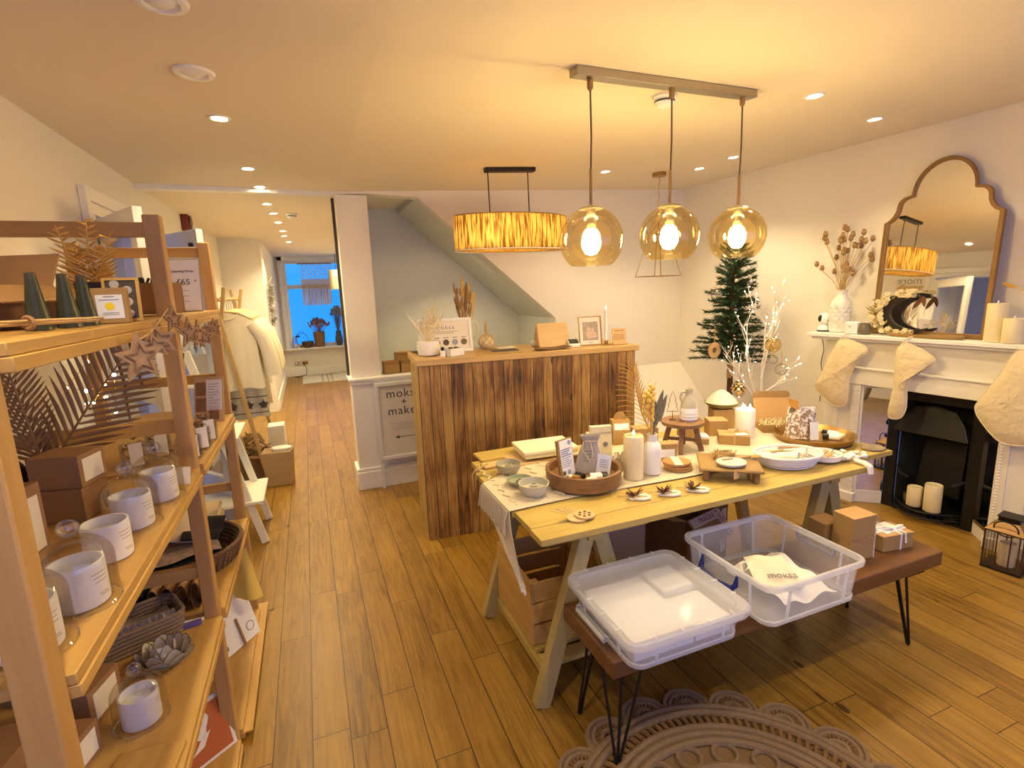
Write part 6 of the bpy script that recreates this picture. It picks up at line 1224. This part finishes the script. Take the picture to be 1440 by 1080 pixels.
m = MB(); frond(m, (0, 0, .08), (.235, -.02, .40), 15, .15, .012, (.8, 0, -.6)); frond(m, (0, 0, .08), (-.03, -.03, .42), 20, .085, .008, (1, 0, .1)); frond(m, (0, 0, .08), (-.12, 0, .40), 16, .10, .010, (.9, 0, .3))
P('palm_leaves', m, plain('bronze_leaf', (.34, .20, .075), .45, .35, noise=.2), t)
t = T('string_lights', 'string of tiny warm fairy lights trailing behind the palm leaves', 'string lights', (-.58, 1.78, 1.35)); pts = [(0, 1.49), (-.01, 1.44), (-.07, 1.37), (-.02, 1.36), (.03, 1.375), (.0, 1.33), (-.02, 1.325), (.02, 1.335), (.035, 1.29), (.05, 1.40)]
P('wire', MB().tube([(x, .02 * sin(i), z - 1.35) for i, (x, z) in enumerate(pts)], .0012, 5), BRASS, t)
for i, (x, z) in enumerate(pts): P('bulb', MB().sphere((x, .02 * sin(i) - .004, z - 1.35), .0052, 10, 6), emit('fairy_bulb', (1, .75, .35), 30), t)
t = T('birch_ladder', 'small rustic ladder ornament of dark twigs hanging by the back rung', 'ornament', (-.545, 1.95, 1.40)); m = MB().tube([(-.03, 0, .12), (-.01, 0, -.06)], .004, 6).tube([(.015, 0, .12), (.035, 0, -.06)], .004, 6)
for k in range(4): m.tube([(-.03 + .006 * k, 0, .09 - k * .04), (.018 + .006 * k, 0, .09 - k * .04)], .003, 6)
P('twig_frame', m, plain('dark_twig', (.09, .05, .03), .9), t); P('birch_panel', MB().boxe(-.02, .02, .004, .010, -.03, .09), plain('birch_bark', (.62, .52, .40), .9, noise=.3, scale=30), t)
S('wood_disc', MB().cyl((0, 0, 0), .075, .01, 30), LIGHTW, 'round wooden disc lying on a jar behind the middle shelf post', 'board', (-.50, 2.0, z2 + .142))
# ---- middle shelf, far bay
t = T('picture_board', 'card of brown product pictures leaning on the middle shelf of the far bay', 'sign', (-.445, 2.56, z2), radians(-16), None, radians(-14)); P('board', MB().boxe(-.062, .062, 0, .006, 0, .20), LIGHTW, t); P('white_text_panel', MB().boxe(-.01, .055, -.0015, 0, .05, .185), WHITE, t)
for x0, z0 in ((-.055, .115), (-.055, .045), (.0, .008)): P('picture', MB().boxe(x0, x0 + .042, -.0015, 0, z0, z0 + .06), plain('brown_picture', (.28, .15, .07), .6, noise=.5, scale=30), t)
m = MB()
for k in range(8): m.boxe(-.002, .045 - .01 * (k % 3), -.0022, -.0015, .165 - k * .012, .167 - k * .012)
P('text_lines', m, GREYINK, t)
random.seed(19)
def cone_jar(x, y, label):
    t = T('potpourri_jar', label, 'jar', (x, y, z2), U(0, 3), 'jars of pine cone potpourri'); P('glass_jar', MB().lathe([(.036, 0), (.038, .004), (.038, .075), (.035, .075), (.034, .006), (0, .005)], 28), GCL, t); m = MB()
    for k in range(60):
        a, r, z = U(0, 6.28), U(0, .028), U(.012, .10); m.leaf((r * cos(a), r * sin(a), z), (r * cos(a) + U(-.014, .014), r * sin(a) + U(-.014, .014), z + U(-.005, .014)), .012, (U(-1, 1), U(-1, 1), 1))
    P('dried_petals', m, plain('potpourri', (.22, .13, .10), .9, noise=.5, scale=70), t); P('label', MB().boxe(-.018, .018, -.0395, -.0385, .01, .085), PAPER, t); t.rotation_euler[2] = radians(25)
for x, y, lb in [(-.415, 1.985, 'pine cone potpourri jar with white label, nearest in the far bay'), (-.405, 2.10, 'pine cone potpourri jar with white label, second in the far bay'), (-.40, 2.22, 'pine cone potpourri jar with white label, third and nearest the picture board'), (-.52, 2.06, 'potpourri jar behind the front row in the far bay'), (-.57, 1.97, 'potpourri jar behind the shelf post under the wooden disc')]: cone_jar(x, y, lb)
# ---- third shelf
z3 = .5485
candle_jar(-.492, 1.43, z3, 'white candle jar under a dome on the lower shelf by the lotus holder', True, .3).scale = (1.02, 1.02, 1.02); cloche(-.492, 1.43, z3 + .0005, 'glass dome over the jar on the lower shelf', 1.02)
t = T('lotus_holder', 'capiz shell lotus tealight holder on the lower shelf', 'candle holder', (-.492, 1.66, z3 + .002)); lotus_holder(t, .86); P('tealight_label', MB().box((.0, -.026, .045), (.024, .004, .026), 0, -.5), WHITE, t)
t = T('incense_pack', 'long thin dark pack with purple end lying across the lower shelf', 'incense', (-.55, 1.80, z3 + .001), radians(12)); P('pack', MB().boxe(-.16, .02, -.006, .006, 0, .012), plain('black_pack', (.03, .02, .03), .4), t); P('purple_end', MB().boxe(.02, .13, -.008, .008, 0, .014), plain('purple_print', (.16, .12, .35), .5), t)
brown_box(-.66, 1.52, z3, radians(-15), .16, .12, .10, 'large brown box at the back of the lower shelf', True); brown_box(-.60, 1.33, z3, radians(-15), .06, .10, .085, 'brown box with white label beside the lower glass dome', True); brown_box(-.72, 1.30, z3, radians(-10), .13, .13, .13, 'brown box behind the near post on the lower shelf', False)
S('oak_board', MB().boxe(-.07, .07, -.09, .09, 0, .012), PINE_Y, 'small pine board lying at the near edge of the lower shelf', 'board', (-.45, 1.22, z3 + .001), radians(-6), None, .003)
WICK = plain('wicker', (.28, .16, .08), .9, noise=.35, scale=120, bump=.8); WICKL = plain('pale_wicker', (.40, .30, .22), .9, noise=.35, scale=120, bump=.8)
t = T('oblong_basket', 'long low wicker basket with printed lining on the lower shelf', 'basket', (-.69, 1.78, z3), radians(26)); m = MB()
for k in range(6): m.tube([(x, y, .007 + k * .0125) for x, y in rrect(.42 + .004 * k, .16, .03, 4)], .0068, 6, False, None, True)
P('wicker_wall', m, WICKL, t); P('basket_floor', MB().boxe(-.20, .20, -.07, .07, .002, .008), WICK, t); P('cloth_lining', MB().sheet(lambda u, v: ((u - .5) * .40, (v - .5) * .14, .045 + .018 * sin(9 * u) * sin(5 * v)), 20, 8), plain('grey_cloth', (.42, .36, .33), .9, noise=.1), t)
random.seed(23); m = MB()
for k in range(22): m.leaf((-.19 + k * .018, -.07, .068 + U(0, .01)), (-.185 + k * .018, -.06, .085), .016, (0, 1, 0))
P('printed_edge', m, plain('black_white_print', (.12, .10, .14), .9, noise=.9, scale=120), t)
t = T('round_basket', 'round dark wicker basket of black and cream cloths in the far bay', 'basket', (-.56, 2.30, z3)); m = MB()
for k in range(6): m.tube([((.185 + .006 * k) * cos(i * pi / 24), (.185 + .006 * k) * sin(i * pi / 24), .009 + k * .015) for i in range(48)], .0085, 6, False, None, True)
for k in range(48): a = k * pi / 24; m.tube([(.195 * cos(a), .195 * sin(a), .01), (.222 * cos(a), .222 * sin(a), .088)], .004, 5)
P('wicker_wall', m, WICK, t); P('basket_floor', MB().cyl((0, 0, .002), .18, .008, 36), WICK, t)
CLB = plain('black_cloth', (.012, .012, .018), .95); CLC = plain('cream_cloth', (.74, .62, .46), .95, noise=.05)
def folded(name, label, loc, rz, w, d, h, mat, n=3, group=None, mat2=None, cat='cloth', tilt=0):
    t = T(name, label, cat, loc, rz, group, tilt)
    for k in range(n):
        z0 = h * k / n; hh = h / n; P('fold', MB().sheet(lambda u, v: ((u - .5) * w * (1 - .03 * k), d * (.5 - .5 * cos(v * 2 * pi)) * .0 + (d / 2) * cos(v * 2 * pi), z0 + hh * .5 + hh * .48 * sin(v * 2 * pi) + .006 * sin(7 * u + k)), 12, 16), mat if (k % 2 == 0 or mat2 is None) else mat2, t, smooth=60)
    return t
folded('folded_cloth', 'black and cream patterned folded cloths in the round wicker basket', (-.55, 2.27, z3 + .012), .3, .26, .24, .09, CLB, 4, None, plain('batik_cloth', (.40, .30, .26), .9, noise=.7, scale=40))
t = T('draped_cloth', 'cream cloth draped over the back of the round wicker basket', 'cloth', (-.60, 2.34, z3 + .105)); P('cloth', MB().sheet(lambda u, v: ((u - .55) * .34, (v - .4) * .24, .045 * sin(pi * min(1, u * 1.2)) + .03 * v + .012 * sin(8 * u + 5 * v)), 24, 18, None, .004), CLC, t, smooth=60); P('black_fold', MB().sheet(lambda u, v: (.06 + u * .13, (v - .6) * .22, .035 - .02 * u + .01 * sin(9 * v)), 10, 12, None, .006), CLB, t, smooth=60)
for i in range(6):
    folded('rolled_textile', ['rolled tan batik textile nearest the lower post', 'second rolled tan textile from the lower post', 'third rolled brown textile on the lower shelf', 'fourth rolled tan textile on the lower shelf', 'fifth rolled black textile on the lower shelf', 'rolled tan textile farthest from the lower post'][i], (-.45 - i * .042, 1.985, z3), radians(90), .12, .036, .10, [plain('tan_batik', (.42, .26, .10), .9, noise=.6, scale=60), plain('brown_batik', (.30, .16, .06), .9, noise=.6, scale=60), CLB][0 if i in (0, 1, 3, 5) else (2 if i == 4 else 1)], 1, 'rolled textiles on the lower shelf', None, 'textile')
folded('cream_throw', 'thick cream folded throw at the back of the far bay', (-.62, 2.59, z3), 0, .34, .15, .13, plain('cream_throw_cloth', (.72, .60, .36), .95, noise=.05), 3, None, None, 'blanket')
# ---- bottom shelf
z4 = .0595
t = T('letter_board', 'white board with large grey letters leaning at the bottom of the shelves', 'sign', (-.445, 2.36, z4), radians(52), None, radians(-16)); P('board', MB().boxe(-.20, .16, 0, .008, .003, .30), WHITE, t); lettering('JOIN', .11, GREYINK, t, face_m((-.03, -.001, .16), (.35, 0, 1), (-1, 0, .35)))
P('round_mark', MB().ring(circ(.022, 20), circ(.019, 20), .001, face_m((.12, -.001, .06), (1, 0, 0), (0, 0, 1))), GREYINK, t); P('support_stick', MB().bar((.06, -.012, .004), (.06, -.006, .13), .008, .008), BROWNB, t)
S('yellow_gauze', MB().sheet(lambda u, v: (.09 * (u - .5) * (1 + v), .03 * sin(6 * u) * v, -.24 * v), 12, 10, None, .002), plain('yellow_gauze_cloth', (.75, .55, .12), .9), 'yellow gauze scarf hanging behind the white letter board', 'cloth', (-.40, 2.45, .50))
brown_box(-.485, 2.03, z4, radians(-12), .10, .12, .085, 'flat brown box on the bottom shelf beside the letter board', False)
t = T('poster_card', 'orange and cream poster leaning at the bottom of the near bay', 'poster', (-.47, 1.77, z4), radians(38), None, radians(-16)); P('poster_board', MB().boxe(-.12, .12, 0, .005, 0, .20), PAPER, t); P('orange_print', MB().boxe(-.108, .108, -.0015, 0, .01, .185), plain('rust_print', (.48, .13, .03), .7, noise=.1), t)
P('pale_shapes', MB().prism([(.03 * cos(a) * (1 + .3 * sin(3 * a)), .045 * sin(a)) for a in [i * pi / 10 for i in range(20)]], .001, face_m((.02, -.0018, .13), (1, 0, 0), (0, 0, 1))).prism([(-.05, 0), (-.01, .01), (.02, .05), (-.01, .04)], .001, face_m((.03, -.0018, .05), (1, 0, 0), (0, 0, 1))), PAPER, t)
folded('linen_stack', 'grey and black folded linens at the foot of the middle post', (-.45, 1.985, z4), .1, .10, .07, .05, LINEN, 3, None, CLB, 'cloth')
brown_box(-.62, 1.25, z4, radians(-8), .22, .18, .16, 'large brown box on the bottom shelf of the near bay', False)
# white letter shelf seen behind and dark red button etc. handled elsewhere
# ============================================================ corridor side
WH = plain('chalk_white_paint', (.80, .78, .68), .6, noise=.03)
t = T('ladder_shelf', 'white painted ladder display stand between the shelves and clothes rail', 'display stand', (-.60, 3.80, 0), 0)
for y in (-.20, .20):
    P('front_leg', MB().bar((.20, y, .003), (-.10, y, 1.30), .028, .045, (1, 0, 0)), WH, t, bev=.002); P('rear_leg', MB().bar((-.30, y, .003), (-.12, y, 1.30), .028, .04, (1, 0, 0)), WH, t, bev=.002)
for z, x0, x1 in ((.285, -.22, .22), (.72, -.20, .12), (1.08, -.18, .04)): P('tread', MB().boxe(x0, x1, -.235, .235, z, z + .02), WH, t, bev=.002)
S('knit_basket', MB().lathe([(.07, 0), (.09, .06), (.085, .13), (.08, .13), (.08, .05), (0, .01)], 24), COTTON, 'small cream cloth basket on the middle tread of the white ladder stand', 'basket', (-.62, 3.78, .741))
S('picture_card', MB().boxe(-.06, .06, -.01, .01, 0, .16), plain('grey_card_print', (.45, .42, .34), .7, noise=.3, scale=20), 'grey picture card standing on the top tread of the white ladder stand', 'picture', (-.66, 3.80, 1.101))
# clothes rack
rk = T('clothes_rail', 'wooden trestle clothes rail hung with cream garments', 'clothes rail', (-.66, 5.4, 0))
RKW = wood('rail_wood', (.50, .34, .13), (.36, .22, .07), 'z')
for y in (-.50, .75): P('leg', MB().bar((.20, y, .003), (-.05, y, 1.70), .03, .042, (0, 1, 0)), RKW, rk, bev=.003); P('leg', MB().bar((-.28, y + .035, .003), (.045, y + .035, 1.70), .03, .042, (0, 1, 0)), RKW, rk, bev=.003)
P('rail', MB().tube([(0, -.62, 1.60), (0, .90, 1.60)], .016, 12), RKW, rk)
def hanger(y, label):
    t = T('coat_hanger', label, 'coat hanger', (-.64, y, 1.50), 0, 'wooden hangers on the clothes rail'); P('hanger_bar', MB().tube([(-.20, 0, -.07), (-.10, 0, -.015), (0, 0, .0), (.10, 0, -.015), (.20, 0, -.07)], .010, 8), LIGHTW, t)
    P('hook', MB().tube([(0, 0, .0), (0, 0, .06), (.018, 0, .085), (.004, 0, .118), (-.026, 0, .118), (-.036, 0, .10)], .003, 6), STEEL, t); P('trouser_bar', MB().tube([(-.17, 0, -.075), (.17, 0, -.075)], .006, 8), LIGHTW, t)
def garment(y, ln, label, mat, seed, wide=.22, emb=False):
    t = T('hanging_tunic', label, 'garment', (-.64, y, 1.49), 0, 'cream garments on the clothes rail'); random.seed(seed); ph = U(0, 6)
    def body(u, v):
        a = 2 * pi * u; w_ = wide * (.92 + .18 * v); top = -.075 * abs(cos(a)) ** 1.5
        z = top + .0 - (ln + top) * v if v > 0 else top
        return (w_ * cos(a), (.022 + .030 * v) * sin(a) + .012 * v * sin(7 * w_ * cos(a) * 9 + ph), z + (.01 * sin(5 * a + ph) * (v > .95)))
    P('tunic_body', MB().sheet(body, 40, 16), mat, t, smooth=60)
    for s_ in (-1, 1): P('sleeve', MB().tube([(s_ * wide * .86, 0, -.10), (s_ * (wide + .05), .0, -.22), (s_ * (wide + .09), .01, -.40), (s_ * (wide + .10), .01, -.56)], [.05, .058, .062, .068], 12), mat, t)
    P('neckline', MB().tube([(.09 * cos(a), -.03 * sin(a) - .004, -.012 - .05 * max(0, sin(a))) for a in [i * pi / 10 for i in range(20)]], .005, 6, False, None, True), plain('neck_binding', (.55, .46, .30), .9), t)
    if emb:
        m = MB()
        for x in (-.05, .08, .20): m.lathe([(.034, 0), (.038, .002), (.034, .004)], 4, face_m((x, -.062, -ln + .12), (1, 0, 0), (0, 0, 1))).prism(star(.05, .018), .003, face_m((x, -.062, -ln + .12), (1, 0, 0), (0, 0, 1)))
        m.boxe(-.2, .24, -.062, -.058, -ln + .045, -ln + .052).boxe(-.2, .24, -.062, -.058, -ln + .19, -ln + .197); P('embroidery', m, INK, t)
TUN = plain('cream_tunic', (.74, .68, .50), .95, noise=.05, scale=8); TUN2 = plain('oat_tunic', (.68, .58, .38), .95, noise=.05, scale=8); TUN3 = plain('grey_tunic', (.50, .46, .38), .95, noise=.08, scale=8)
for y, ln, lb, mt_, sd, em in [(4.99, .66, 'cream wide sleeved top nearest on the clothes rail', TUN, 1, False), (5.14, .95, 'pale garment with dark embroidered hem on the clothes rail', TUN3, 2, True), (5.28, .88, 'oat coloured long tunic third on the clothes rail', TUN2, 3, False), (5.45, .80, 'cream tunic fourth on the clothes rail', TUN, 4, False), (5.63, .92, 'oat tunic fifth on the clothes rail', TUN2, 5, False), (5.83, .75, 'cream shirt farthest along the clothes rail', TUN, 6, False)]:
    garment(y, ln, lb, mt_, sd, .22, em); hanger(y, 'wooden hanger of the ' + lb.split(' on the')[0].split(' nearest')[0].split(' third')[0].split(' fourth')[0].split(' fifth')[0].split(' farthest')[0] + {4.99: ', nearest on the rail', 5.14: '', 5.28: ', third on the rail', 5.45: ', fourth on the rail', 5.63: ', fifth on the rail', 5.83: ', far end of the rail'}[y])
t = T('driftwood_basket', 'brown basket of curled bark and driftwood under the clothes rail', 'basket', (-.60, 5.12, 0)); P('basket_wall', MB().lathe([(.15, .002), (.19, .22), (.18, .22), (.14, .02), (0, .02)], 28), WICK, t); random.seed(29); m = MB()
for k in range(46): a, r = U(0, 6.28), U(0, .17); p = V((r * cos(a), r * sin(a), .12 + U(0, .2))); m.tube([p, p + V((U(-.06, .06), U(-.06, .06), U(.02, .08))), p + V((U(-.1, .1), U(-.1, .1), U(-.02, .1)))], [.012, .014, .008], 6)
P('driftwood', m, plain('driftwood_curl', (.42, .27, .11), .9, noise=.3, scale=20), t)
t = T('paper_bag', 'brown paper bag with folded top standing on the corridor floor', 'paper bag', (-.345, 4.76, .002), radians(-8))
P('bag_body', MB().hexa([(-.10, -.065, 0), (.10, -.065, 0), (.10, .065, 0), (-.10, .065, 0), (-.125, -.075, .30), (.115, -.075, .30), (.115, .075, .31), (-.125, .075, .31)]), plain('paper_bag_kraft', (.40, .27, .13), .85, noise=.1, bump=.3), t, bev=.004); P('white_lining', MB().lathe([(.055, .29), (.07, .325), (.06, .33), (0, .31)], 18, None, (.03, 0, 0), 1.2, .8), PAPER, t); P('bag_gusset', MB().hexa([(-.126, -.02, .02), (-.10, -.02, .02), (-.10, .02, .02), (-.126, .02, .02), (-.128, -.01, .30), (-.12, -.01, .30), (-.12, .01, .30), (-.128, .01, .30)]), KRAFT_D, t)
t = T('white_carton', 'small white carton on the floor behind the clothes rail', 'box', (-.42, 5.98, .002)); P('carton', MB().boxe(-.08, .08, -.1, .1, 0, .26), WHITE, t, bev=.003); P('label', MB().boxe(-.05, .05, -.1012, -.1, .08, .18), PAPER, t)
# hanging garland on the corridor wall
t = T('leaf_garland', 'silvery dried leaf garland hanging on the corridor wall', 'garland', (-.47, 8.35, 1.2)); random.seed(37); m = MB()
for k in range(120): z = U(0, .68); m.leaf((U(-.02, .03), U(-.06, .06), z), (U(-.02, .08), U(-.12, .12), z + U(-.03, .06)), .035, (1, 0, .3))
P('leaves', m, plain('silver_sage', (.44, .42, .36), .8, noise=.3, scale=20), t); P('cord', MB().tube([(0, 0, 0), (0, 0, .8)], .004, 5), TWINE, t)
# corridor window dressing
t = T('macrame_hanging', 'long fringed macrame hanging in the blue corridor window', 'wall hanging', (.24, 11.20, 2.24)); P('rod', MB().tube([(-.32, 0, 0), (.32, 0, 0)], .012, 8), BROWNB, t); random.seed(41); m = MB(); m2 = MB()
for k in range(46): x = -.27 + k * .012; m.tube([(x, 0, -.30), (x + U(-.004, .004), U(-.01, .01), -.55), (x + U(-.01, .01), 0, -.80 - U(0, .02))], .0055, 5)
for k in range(8):
    x = -.27 + k * .077
    for q in range(3): m2.tube([(x, 0, -.0 - q * .1), (x + .038, 0, -.05 - q * .1), (x, 0, -.10 - q * .1)], .006, 5).tube([(x + .077, 0, -.0 - q * .1), (x + .038, 0, -.05 - q * .1), (x + .077, 0, -.10 - q * .1)], .006, 5)
o = P('fringe', m, plain('macrame_cotton', (.60, .50, .36), .95), t); P('knotted_net', m2, plain('macrame_cotton', (1, 1, 1)), t)
t = T('window_lampshade', 'cream drum lampshade hanging beside the macrame in the corridor', 'lampshade', (.60, 10.6, 1.72)); P('shade', MB().lathe([(.14, 0), (.14, .36)], 32), plain('cream_shade', (.74, .64, .44), .9), t); P('cord', MB().tube([(0, 0, .3), (0, 0, .66)], .005, 6), BLACK, t)
def sill_plant(x, y, label, pot, h, seed, mat, R=.16):
    t = T('dried_bouquet', label, 'dried flowers', (x, y, .587)); P('pot', MB().lathe([(.09, 0), (.11, .20), (.115, .30), (.105, .30), (.10, .02), (0, .02)] if pot == 0 else [(.05, 0), (.08, .12), (.05, .25), (.06, .30), (.05, .30), (.03, .2), (0, .1)], 24), WICK if pot == 0 else plain('dark_blue_vase', (.06, .07, .10), .3), t); random.seed(seed); m = MB()
    for k in range(70): a, r = U(0, 6.28), U(.02, R); p = V((r * cos(a), r * sin(a), .30 + h * (1 - r * 2) + U(-.04, .06))); m.tube([(0, 0, .22), p], .002, 4); m.leaf(p, p + V((U(-.04, .04), U(-.04, .04), .05)), .03, (0, 1, .2)); m.sphere(p, .013, 6, 4)
    P('flowers', m, mat, t)
sill_plant(.20, 11.30, 'wicker pot of dried purple flowers on the corridor window sill', 0, .22, 5, plain('dusky_petals', (.26, .14, .15), .9, noise=.5, scale=20), .22); sill_plant(.58, 11.30, 'blue vase of dried stems at the far end of the corridor sill', 1, .45, 6, plain('blue_grey_stems', (.20, .20, .26), .9, noise=.4, scale=20), .12)
t = T('sill_bowl', 'dark woven bowl on the corridor window sill', 'bowl', (-.03, 11.29, .587)); P('bowl_wall', MB().lathe([(.08, 0), (.11, .06), (.115, .12), (.10, .12), (.09, .03), (0, .02)], 24), plain('dark_weave', (.08, .05, .03), .9, noise=.4, scale=60), t); P('contents', MB().sphere((0, 0, .09), (.085, .085, .035), 14, 8), plain('dark_petals_b', (.16, .10, .07), .9, noise=.5, scale=60), t)
t = T('sill_jar', 'clear glass jar with a dark bow on the corridor window sill', 'jar', (-.27, 11.29, .587)); P('jar_body', MB().lathe([(.05, 0), (.055, .14), (.035, .18), (.038, .22), (.03, .22), (.028, .18), (0, .01)], 20), glass('blue_jar_glass', (.85, .9, .95), .3), t); P('bow', MB().sphere((.06, 0, .23), (.05, .02, .02), 10, 6).tube([(.0, 0, .2), (.12, 0, .34), (.2, 0, .3)], .004, 5), BLACK, t)
t = T('sill_ornament', 'small dark twig wreath standing on the corridor window sill', 'ornament', (-.13, 11.30, .587)); P('twig_ring', MB().tube([(.11 * cos(a), 0, .16 + .13 * sin(a)) for a in [i * pi / 12 for i in range(24)]], .005, 5, False, None, True), BLKM, t); P('base', MB().boxe(-.06, .06, -.03, .03, 0, .035), BROWNB, t)
for i, (x, lb) in enumerate([(-.26, 'white double wall socket beside the corner of the corridor end wall'), (-.12, 'brass double socket with a black plug under the corridor window')]):
    t = T('wall_socket', lb, 'socket', (x, 11.379, .265)); P('face_plate', MB().boxe(-.055, .055, -.012, 0, -.035, .035), STEEL if i == 0 else BRASS, t, bev=.003)
    for s_ in (-.025, .025): P('socket_hole', MB().boxe(s_ - .010, s_ + .010, -.0135, -.0115, -.018, .004), BLACK if i else WHITE, t)
    P('plug' if i else 'switch', MB().boxe(-.04, -.01, -.05 if i else -.016, -.012, -.02 if i else .008, .012 if i else .024), BLACK if i else WHITE, t)
S('power_cable', MB().tube([(-.145, 11.34, .25), (-.10, 11.33, .14), (-.12, 11.30, .03), (-.22, 11.28, .008), (-.34, 11.22, .008), (-.26, 11.15, .008)], .006, 6), BLACK, 'black power cable trailing from the brass socket to the floor', 'cable')
t = T('woven_mat', 'pale striped woven mat on the floor below the corridor window', 'mat', (.27, 10.78, .001)); P('mat', MB().boxe(-.46, .44, -.52, .52, 0, .010), plain('oat_mat', (.58, .55, .48), .95, noise=.1, scale=60, bump=.5), t)
for x in (-.10, .0, .08): P('stripe', MB().boxe(x - .02, x + .02, -.521, .521, .008, .0106), plain('grey_stripe', (.36, .33, .27), .95), t)
t = T('leaning_mirror', 'tall narrow dark framed mirror leaning at the far side of the corridor', 'mirror', (.79, 9.0, .002)); P('frame', MB().ring([(-.3, 0), (.3, 0), (.3, 1.7), (-.3, 1.7)], [(-.27, .03), (.27, .03), (.27, 1.67), (-.27, 1.67)], .03, face_m((0, 0, 0), (0, -1, 0), (.03, 0, 1))), BLKM, t); P('mirror_glass', MB().prism([(-.28, .02), (.28, .02), (.28, 1.68), (-.28, 1.68)], .004, face_m((.02, 0, 0), (0, -1, 0), (.03, 0, 1))), MIRRORM, t)
